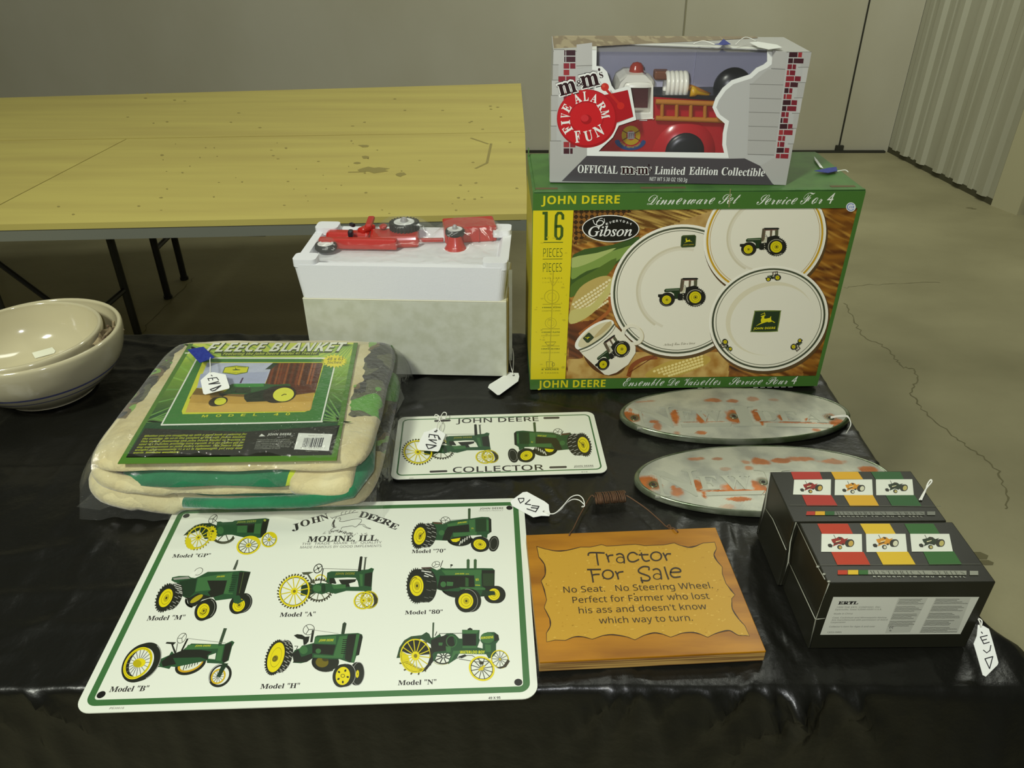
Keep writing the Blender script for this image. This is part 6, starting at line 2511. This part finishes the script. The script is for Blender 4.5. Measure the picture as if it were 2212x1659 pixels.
R1 = [(140, 245, 85, 62, 1), (545, 250, 34, 62, 1), (790, 275, 46, 36, 1), (1078, 262, 78, 50, 1), (1300, 250, 34, 40, 1), (1345, 315, 16, 24, 1), (1548, 272, 36, 34, 1), (1765, 286, 22, 20, 1),
      (2045, 300, 75, 44, 1), (1985, 240, 60, 22, .8), (895, 106, 66, 16, .8), (1075, 112, 48, 16, .8), (1270, 92, 52, 20, .6), (800, 390, 55, 15, .9), (570, 392, 26, 14, .6), (1850, 360, 44, 10, .9),
      (1990, 360, 48, 11, .9), (385, 330, 34, 28, .8), (350, 290, 34, 10, .9), (1700, 304, 330, 5, .8), (140, 180, 26, 22, .7), (1450, 95, 40, 14, .4), (280, 100, 70, 10, .5), (830, 302, 220, 4, .6), (2060, 340, 40, 14, .9)]
emblem('grey and rust oval cast emblem with white string through its right hole', .3465, .985, .179, .0722, .025, (1330, 840, 4.254), R1,
       [('N', 200, 340, 580, 338, 178), ('E', 585, 300, 730, 300, 92), ('W', 745, 300, 1000, 300, 92), ('I', 1085, 340, 1345, 340, 172), ('D', 1318, 300, 1500, 298, 88), ('E', 1510, 298, 1710, 298, 88), ('A', 1740, 298, 1960, 298, 90)],
       [(600, 322, 1062, 318, 1058, 342, 610, 344), (1390, 318, 2010, 314, 1990, 342, 1385, 344)], [(176, 250), (1086, 256), (1972, 250)], 3)
R2 = [(340, 742, 76, 52, 1), (700, 765, 30, 42, 1), (915, 775, 46, 36, 1), (980, 802, 230, 6, 1), (1130, 785, 50, 40, 1), (980, 856, 80, 12, 1), (680, 565, 52, 13, .7), (840, 571, 34, 9, .7), (1040, 600, 34, 16, .6),
      (1145, 595, 62, 26, .9), (1290, 590, 62, 17, .9), (1450, 572, 95, 17, .8), (1650, 585, 110, 18, .7), (550, 805, 42, 30, .8), (1940, 640, 60, 22, 1), (895, 652, 30, 12, .4), (920, 905, 50, 16, .4), (740, 822, 12, 22, 1), (1060, 645, 34, 16, .7), (520, 775, 20, 16, .9)]
emblem('grey and rust oval cast emblem partly hidden behind the striped black toy boxes', .3475, .8275, .179, .0728, .025, (1300, 820, 3.352), R2,
       [('N', 390, 832, 740, 832, 178), ('E', 712, 795, 862, 795, 92), ('W', 885, 795, 1105, 795, 92), ('I', 1170, 832, 1440, 832, 172), ('D', 1420, 795, 1590, 795, 88), ('E', 1600, 795, 1780, 795, 88), ('A', 1800, 795, 1990, 795, 90)],
       [(760, 812, 1180, 806, 1160, 832, 760, 836), (1480, 812, 2050, 806, 2030, 832, 1480, 836)], [(375, 745), (1168, 745), (1990, 740)], 8)
s_ = M()
z4 = level(T + .017)
for off in (0, 10):
    s_.tube(crom([tuple(z4.hit(*q) + V((0, 0, dz))) for q, dz in zip(z2(1330, 840, 4.254, 1975, 258 + off, 2060, 256 + off, 2125, 258 + off, 2158, 285, 2166, 310, 2135, 345), (0, .002, .002, -.002, -.006, -.013))], 6), .0008, 6)
tag(s_.build('string_loop', m_string, loc=z4.hit(1810, 902), smooth=True), 'white string loop through the right hole of the upper oval emblem', 'string')

# ------------------------------------------------------------------ striped black toy boxes
m_bb = mat('black_glossy_carton', hx('222219'), 0.36, spec=0.3)
m_wrap = mat('shrink_wrap_seam', hx('8f9080'), 0.3, spec=.6)


def ministract(A, cx, cy, s_, body, hub):
    def q(*a):
        return [((x - 800) * s_ + cx, (y - 895) * s_ + cy) for x, y in flat(a)]
    dk = '33332a'
    A.p(dk, q(515, 905, 545, 898, 575, 918, 565, 948, 530, 945, 512, 925))
    A.p(body, q(575, 935, 590, 900, 570, 880, 555, 845, 620, 830, 650, 812, 690, 818, 722, 842, 772, 828, 745, 860, 765, 900, 700, 915, 650, 905, 600, 925))
    A.p('3a332a', q(640, 815, 672, 815, 690, 835, 660, 840))
    A.p('e0d9a8', q(615, 870, 680, 855, 670, 866, 612, 882))
    A.s_(dk, 7 * s_, *q(588, 790, 612, 835))
    A.s_(dk, 12 * s_, *q(590, 905, 660, 880))
    A.p(dk, q(690, 900, 720, 895, 715, 920, 690, 918))
    for dx in (-26, -12, 0):
        A.e(dk, *q(800 + dx, 893)[0], 44 * s_, 50 * s_, 25)
    A.e(hub, *q(803, 897)[0], 30 * s_, 36 * s_, 25)
    A.e(dk, *q(662, 944)[0], 32 * s_, 27 * s_, 20)
    A.e(hub, *q(668, 946)[0], 19 * s_, 17 * s_, 20)


def toy_carton(label, o_, a_, w_, d_, h_):
    u_, v_ = V((cos(a_), sin(a_), 0)), V((-sin(a_), cos(a_), 0))
    t_ = thing('toy_box', label, 'toy box', o_ + u_ * w_ / 2 + v_ * d_ / 2, 'striped black toy boxes')
    g = M()
    g.box(o_ + V((0, 0, .0004)), u_ * w_, v_ * d_, V((0, 0, h_ - .0006)))
    g.build('carton', m_bb, t_, bevel=.0012)
    return t_, u_, v_


def stripes(A, quads, cols):
    for q, c in zip(quads, cols):
        A.p(c, *q)


KO = V((.3185, .5474, T))
ka, kw, kd, kh = .0095, .1705, .0890, .0999
k1_, ku, kv = toy_carton('black toy box with striped lid and a white text label on its front side', KO, ka, kw, kd, kh)
CO3 = ('b2391f', 'd3b02a', '35632f')
WQ = 'd9dcca'
A = Art(level(T + kh + .0002), 8e-6)
A.fr(1700, 1020, 5.821)
stripes(A, [(380, 647, 765, 647, 830, 775, 440, 775), (918, 647, 1290, 647, 1367, 775, 992, 775), (1475, 647, 1842, 647, 1922, 775, 1545, 775),
            (555, 1002, 962, 1002, 1050, 1168, 635, 1168), (1122, 1002, 1522, 1000, 1620, 1165, 1210, 1168), (1712, 998, 2098, 996, 2200, 1160, 1792, 1165)], CO3 + CO3)
A.L = 3
stripes(A, [(435, 775, 940, 778, 946, 1004, 430, 1001), (993, 775, 1490, 775, 1512, 1001, 1000, 1004), (1548, 775, 2040, 775, 2086, 996, 1570, 999)], (WQ,) * 3)
ministract(A, 800, 895, 1, '8c2a22', 'b99b4a')
ministract(A, 1360, 895, .98, 'c98a22', 'c9c8a8')
ministract(A, 1940, 895, .98, '2f3a2a', 'b3a862')
A.fr(1620, 1000, 3.456)
A.s_('57584a', 2.5, 505, 764, 1722, 756)
stripes(A, [(655, 802, 727, 802, 727, 835, 655, 835), (731, 801, 808, 801, 808, 835, 731, 835), (812, 801, 882, 801, 882, 835, 812, 835), (882, 801, 1615, 806, 1616, 838, 882, 834), (1640, 807, 1703, 808, 1704, 839, 1641, 839)],
        CO3 + ('8a8c7c', '8a8c7c'))
A.t('4c4d42', 'HISTORICAL SERIES', 'ser', 905, 832, 1606, 836, 26, fat=-.01, spacing=1.5)
A.t('b9bba9', 'BROUGHT TO YOU BY ERTL', 'sb', 922, 854, 1612, 857, 9, spacing=1.6)
A.build('printed_top', INK_MATT, k1_)
fpl = Plane(KO, -kv)
A = Art(fpl, 1e-5)
A.fr(1770, 1270, 6.144)
A.p('cfd0c0', 185, 120, 2122, 120, 1872, 612, 10, 622)
A.L = 3
A.p('bcbdae', 1050, 130, 1440, 130, 1200, 590, 870, 600)
A.p('bcbdae', 1545, 130, 2010, 130, 1830, 590, 1320, 600)
A.L = 6
A.t('2a2a28', 'ERTL', 'ser', 245, 218, 512, 216, 38, fat=.03)
TG = '66675c'
for y, x0, x1, tx in ((266, 225, 815, '1999 THE ERTL COMPANY, INC.'), (296, 208, 825, 'Dyersville, Iowa 52040-0500 U.S.A.'), (352, 190, 436, 'Made in China'), (404, 172, 888, 'Case, Cockshutt and Minneapolis-Moline'),
                      (434, 160, 902, 'Are manufactured with permission of AGCO'), (466, 148, 342, 'Corporation'), (522, 128, 735, "Collector's item for Ages 8 and over"), (598, 98, 292, '13053-YMRA')):
    A.t(TG, tx, 'sans', x0, y, x1, y - 3, 19)
rnd = random.Random(9)
for k in range(19):
    y = 152 + k * 19.5
    if k % 5 != 4:
        squiggle(A, '7d7e72', 7, 1062 - k * 8.6, y, 1400 - k * 8 + rnd.uniform(-90, 20), y - 2, 2, 34, k)
for k in range(24):
    y = 148 + k * 18.8
    if k % 5 != 4:
        squiggle(A, '7d7e72', 7, 1548 - k * 9.2, y, 1990 - k * 7 + rnd.uniform(-180, 10), y - 2, 2, 34, k + 50)
A.s_('33332f', 5, 952, 512, 935, 512, 925, 525, 938, 535)
A.s_('33332f', 5, 980, 510, 962, 514, 958, 526, 970, 534)
A.e('8a8a80', 938, 560, 14, 10)
A.build('printed_label', INK_MATT, k1_)
lpl = Plane(KO - ku * .0012, -ku)
g = M()


def seam(pl, pts, r=.0005):
    g.tube([pl.hit(*q) for q in pts], r, 5)


seam(lpl, z2(1620, 1000, 3.456, 350, 450, 500, 765, 560, 870))
seam(lpl, z2(1620, 1000, 3.456, 290, 740, 490, 1170))
seam(Plane(KO - kv * .001, -kv), z2(1620, 1000, 3.456, 590, 900, 490, 1170, 445, 1370), .0006)
seam(Plane(KO - kv * .001, -kv), z2(1620, 1000, 3.456, 490, 1168, 560, 1160))
for x, y in ((555, 830), (590, 885), (508, 775)):
    g.ball(level(T + kh + .0005).hit(1620 + x / 3.456, 1000 + y / 3.456), .002, .0014, .0012, 8)
g.build('shrink_wrap', m_wrap, k1_, smooth=True, label='pale seams of clear shrink wrap')

tpl = level(T + kh)
b1, b2, b3 = tpl.hit(1719.5, 1126), tpl.hit(1663.4, 1018.8), tpl.hit(1978.8, 1018)
ba = ka
BO = KO + kv * (kd + .0012)
db_ = V((b2.x - BO.x, b2.y - BO.y, 0))
BO = BO + ku * db_.dot(ku)
k2_, u2, v2 = toy_carton('black toy box with a string loop on its striped lid, behind the labelled one', BO, ba, kw, db_.dot(kv), kh)
A = Art(level(T + kh + .0002), 8e-6)
A.fr(1620, 1000, 3.456)
CB = ('a83428', 'cf9f24', '2f5a30')
stripes(A, [(305, 66, 520, 66, 542, 122, 326, 122), (605, 66, 806, 66, 845, 122, 636, 122), (902, 66, 1122, 66, 1150, 122, 937, 122),
            (388, 240, 606, 240, 655, 320, 425, 320), (700, 240, 918, 240, 965, 322, 748, 322), (1013, 241, 1228, 240, 1282, 321, 1060, 320)], CB + CB)
A.L = 3
stripes(A, [(330, 125, 605, 123, 603, 240, 322, 236), (635, 125, 912, 123, 918, 241, 632, 241), (940, 123, 1212, 122, 1223, 241, 943, 241)], (WQ,) * 3)
A.fr(1700, 1020, 5.821)
ministract(A, 412, 200, .86, '8c2a22', 'b99b4a')
ministract(A, 942, 205, .86, 'c98a22', 'c9c8a8')
ministract(A, 1480, 200, .86, '2f3a2a', 'b3a862')
A.fr(1620, 1000, 3.456)
A.s_('57584a', 2.5, 300, 316, 1425, 325)
stripes(A, [(424, 363, 486, 363, 484, 391, 418, 391), (488, 363, 559, 363, 559, 391, 486, 391), (562, 363, 631, 363, 629, 391, 560, 391), (632, 363, 1303, 364, 1303, 392, 630, 391), (1322, 364, 1382, 364, 1383, 391, 1323, 391)],
        CB + ('74766a', '74766a'))
A.t('3f4036', 'HISTORICAL SERIES', 'ser', 650, 390, 1300, 391, 24, fat=-.01, spacing=1.5)
A.t('a3a594', 'BROUGHT TO YOU BY ERTL', 'sb', 665, 405, 1290, 406, 8, spacing=1.6)
A.build('printed_top', INK_MATT, k2_)
g = M()
lp2 = Plane(BO - u2 * .0012, -u2)
seam(lp2, z2(1620, 1000, 3.456, 150, 75, 110, 330, 62, 520), .0008)
seam(lp2, z2(1620, 1000, 3.456, 115, 340, 170, 420, 270, 650))
seam(Plane(BO - v2 * .001 - u2 * .001, -u2), z2(1620, 1000, 3.456, 345, 445, 300, 590, 285, 740, 232, 910), .0008)
g.build('shrink_wrap', m_wrap, k2_, smooth=True, label='pale seams of clear shrink wrap')
s_ = M()
zt5 = level(T + kh + .0016)
s_.tube(crom([tuple(zt5.hit(*q) + V((0, 0, d_))) for q, d_ in zip(z2(1620, 1000, 3.456, 1266, 276, 1300, 222, 1318, 200, 1346, 172, 1338, 156, 1318, 180, 1308, 215, 1280, 276), (0, .002, .004, .006, .006, .004, .002, 0))], 6), .0009, 6)
tag(s_.build('string_loop', m_string, loc=zt5.hit(1998, 1065), smooth=True), 'white string loop lying on the lid of the rear striped black box', 'string')
tg4 = Plane((.495, .520, T + .0165), (0, -.62, .78))
z8 = lambda *a: z2(1620, 1000, 3.456, *a)
price_tag('white price tag lettered EVD hanging at the right front corner by the labelled black box', tg4,
          z8(1700, 1208, 1740, 1216, 1782, 1240, 1812, 1340, 1852, 1490, 1846, 1508, 1758, 1595, 1736, 1584, 1695, 1440, 1668, 1350, 1692, 1290), None,
          [z8(1716, 1300, 1742, 1350), z8(1716, 1300, 1768, 1288), z8(1730, 1325, 1762, 1316), z8(1742, 1350, 1782, 1338), z8(1738, 1398, 1762, 1418, 1786, 1400), z8(1786, 1400, 1792, 1362),
           z8(1748, 1462, 1782, 1535), z8(1782, 1535, 1806, 1445), z8(1806, 1445, 1748, 1462), z8(1720, 1262, 1728, 1272)],
          [(z8(1720, 1225, 1718, 1180, 1690, 1155), .002), (z8(1715, 1225, 1695, 1190, 1690, 1155), .004)], inkw=2.2)

# ------------------------------------------------------------------ wooden joke sign with wire hanger
WO = V((.0283, .518, T))
wa, ww_, wd_, wh_ = .0575, .2388, .1885, .0158
su, sv = V((cos(wa), sin(wa), 0)), V((-sin(wa), cos(wa), 0))
ws = thing('wooden_sign', 'varnished wooden joke sign with black lettering and a wire hanger', 'sign', WO + su * ww_ / 2 + sv * wd_ / 2)
m_pine = mat('varnished_pine', hx('ab7412'), 0.35, spec=.4, var=(hx('84520a'), (7, 38, 8), .38, .68, 4))
m_ply2 = mat('ply_core', hx('b7924e'), 0.6, var=(hx('6f4c26'), (8, 8, 420), .42, .6, 2))
g = M()
g.box(WO + V((0, 0, .0130)), su * ww_, sv * wd_, V((0, 0, wh_ - .0130)))
g.m = 1
g.box(WO + V((0, 0, .0004)), su * ww_, sv * wd_, V((0, 0, .0124)))
g.build('board', [m_pine, m_ply2], ws, bevel=.0007)
A = Art(level(T + wh_ + .0001), 1e-5)
A.fr(1080, 1030, 3.687)
PAN = [(293, 555), (360, 575), (440, 590), (530, 585), (640, 560), (720, 560), (810, 540), (850, 552), (930, 548), (1080, 537), (1150, 548), (1300, 543), (1388, 527), (1430, 545), (1500, 560), (1560, 550), (1620, 527), (1710, 520),
       (1725, 570), (1705, 620), (1730, 670), (1770, 718), (1770, 770), (1800, 850), (1840, 900), (1872, 940), (1845, 970), (1850, 1050), (1900, 1130), (1950, 1185), (1988, 1268),
       (1900, 1262), (1830, 1225), (1760, 1235), (1700, 1255), (1655, 1278), (1600, 1255), (1540, 1240), (1450, 1245), (1360, 1277), (1300, 1255), (1230, 1243), (1150, 1262), (1075, 1298), (1010, 1275), (900, 1258), (820, 1265), (735, 1293),
       (660, 1275), (590, 1275), (520, 1303), (440, 1300), (372, 1315), (370, 1245), (400, 1190), (395, 1130), (352, 1042), (372, 980), (350, 900), (328, 828), (360, 780), (355, 700), (310, 640)]
rnd = random.Random(3)
A.p('b58c26', PAN)
L0 = A.L
mx = [p for p in PAN]
for k in range(420):
    x, y = rnd.uniform(310, 1960), rnd.uniform(545, 1290)
    if inside((x, y), PAN) and inside((x + 22, y + 6), PAN) and inside((x - 22, y - 6), PAN):
        A.L = L0
        A.p(rnd.choice(['c09936', 'a97f1a', 'c6a242', 'b08620']), blob(x, y, rnd.uniform(5, 16), rnd.uniform(3, 7), 6, k))
A.L = L0 + 1
LNK = '3a2410'
A.s_(LNK, 5, PAN + [PAN[0]])
for q in ([350, 572, 440, 590, 530, 586, 640, 562], [1430, 545, 1500, 562, 1560, 552, 1610, 530], [1722, 575, 1704, 620, 1730, 672, 1768, 716], [1800, 850, 1840, 902, 1868, 938], [1846, 975, 1850, 1050, 1900, 1130, 1945, 1182],
          [1975, 1262, 1900, 1262, 1830, 1225, 1760, 1235, 1700, 1255, 1658, 1277], [1645, 1275, 1600, 1255, 1540, 1240, 1450, 1245, 1370, 1275], [1350, 1274, 1300, 1255, 1230, 1243, 1150, 1262, 1080, 1296],
          [1065, 1296, 1010, 1275, 900, 1258, 820, 1265, 740, 1292], [725, 1290, 660, 1275, 590, 1276, 520, 1303], [375, 1240, 400, 1190, 396, 1130, 356, 1046], [332, 826, 360, 780, 355, 700, 314, 640], [330, 832, 352, 900, 371, 975]):
    A.s_(LNK, 11, *q, sm=4, taper=.9)
A.fr(1240, 1160, 6.9125)
TK = '33271a'
for q in ([212, 275, 216, 250, 245, 236, 330, 235, 450, 241], [335, 238, 346, 330, 362, 420], [480, 258, 503, 310, 520, 375], [500, 325, 520, 282, 580, 272], [635, 266, 680, 251, 728, 272, 746, 330, 750, 390],
          [945, 265, 890, 233, 830, 247, 800, 300, 825, 358, 890, 372, 965, 338], [1005, 240, 1024, 325, 1068, 362, 1125, 351], [970, 269, 1040, 266, 1105, 265], [1330, 243, 1360, 295, 1385, 350], [1360, 305, 1385, 258, 1440, 253],
          [200, 488, 300, 488, 395, 486], [250, 490, 270, 580, 285, 675], [270, 572, 320, 562, 375, 560], [618, 518, 645, 565, 662, 630], [645, 575, 665, 533, 730, 520],
          [1118, 492, 1112, 452, 1030, 446, 966, 488, 972, 530, 1040, 560, 1108, 585, 1134, 620, 1100, 655, 1000, 650], [1000, 608, 1010, 650, 1022, 685], [1180, 492, 1230, 477, 1278, 502, 1296, 560, 1305, 630],
          [1350, 452, 1378, 545, 1410, 630], [1445, 530, 1585, 521, 1568, 477, 1500, 466, 1448, 500, 1442, 565, 1490, 604, 1585, 596]):
    A.s_(TK, 24, *q, sm=5)
for cx, cy, rx, ry in ((692, 345, 66, 50), (1225, 291, 92, 74), (505, 563, 92, 76), (1242, 592, 66, 48)):
    A.ring(TK, cx, cy, rx, ry, 0, .27, 36)
A.fr(1080, 1030, 3.687)
A.t(TK, 'No Seat.   No Steering Wheel.', 'sans', 508, 925, 1698, 888, 48)
A.t(TK, 'Perfect for Farmer who lost', 'sans', 580, 1007, 1672, 972, 49)
A.t(TK, 'his ass and doesn\u2019t know', 'sans', 630, 1090, 1650, 1055, 49)
A.t(TK, 'which way to turn.', 'sans', 792, 1170, 1538, 1147, 49)
A.build('printed_face', INK_WOOD, ws)
m_wire = mat('rusty_wire', hx('6b4f38'), .55, metal=.4, spec=.4)
g = M()
zp = [(1229, 1161, .013), (1231, 1152, .018), (1238, 1143, .012), (1250, 1118, .008), (1262, 1096, .008), (1277, 1071, .009), (1284, 1074, .009)]
g.tube(crom([tuple(onz(x, y, T + z) ) for x, y, z in zp], 5), .0009, 6)
c0, c1 = onz(1285, 1077, T + .009), onz(1351, 1072, T + .009)
N_ = 220
ax_ = (c1 - c0).normalized()
n1 = UP
n2_ = ax_.cross(n1)
g.tube([c0.lerp(c1, i / N_) + (n1 * cos(i * 2 * pi * 17 / N_) * .006 + n2_ * sin(i * 2 * pi * 17 / N_) * .0095) + ax_ * .002 * noise.noise(V((i * .03, 0, 0))) for i in range(N_ + 1)], .0008, 5)
zp = [(1351, 1072, .009), (1358, 1073, .009), (1395, 1098, .008), (1425, 1124, .009), (1440, 1138, .012), (1455, 1141, .018), (1463, 1148, .018), (1464, 1151, .013)]
g.tube(crom([tuple(onz(x, y, T + z)) for x, y, z in zp], 5), .0009, 6)
zp = [(1440, 1138, .013), (1446, 1134, .014), (1450, 1142, .016), (1444, 1142, .013)]
g.tube(crom([tuple(onz(x, y, T + z)) for x, y, z in zp], 5), .0008, 6)
g.build('wire_hanger', m_wire, ws, smooth=True)
zt3 = level(T + .0035)
zb_ = lambda *a: z2(1080, 1030, 3.687, *a)
price_tag('white price tag lettered EVD lying upside down above the wooden sign', zt3,
          zb_(84, 205, 92, 190, 182, 126, 215, 122, 355, 198, 388, 224, 392, 270, 402, 300, 392, 314, 330, 312, 300, 318, 265, 324, 96, 232), (1080 + 350 / 3.687, 1030 + 280 / 3.687),
          [zb_(145, 180, 162, 214), zb_(162, 214, 188, 196, 190, 178), zb_(190, 176, 145, 178), zb_(238, 188, 200, 222), zb_(200, 222, 244, 228), zb_(310, 242, 282, 286), zb_(310, 242, 254, 236), zb_(298, 258, 248, 252), zb_(282, 286, 214, 262)],
          [(zb_(350, 282, 420, 314, 480, 290, 530, 240, 580, 212, 630, 214, 668, 236, 684, 236), .006), (zb_(352, 290, 430, 316, 500, 270, 560, 212, 620, 198, 660, 226, 670, 270, 650, 262, 662, 236), .010)], inkw=2.0)
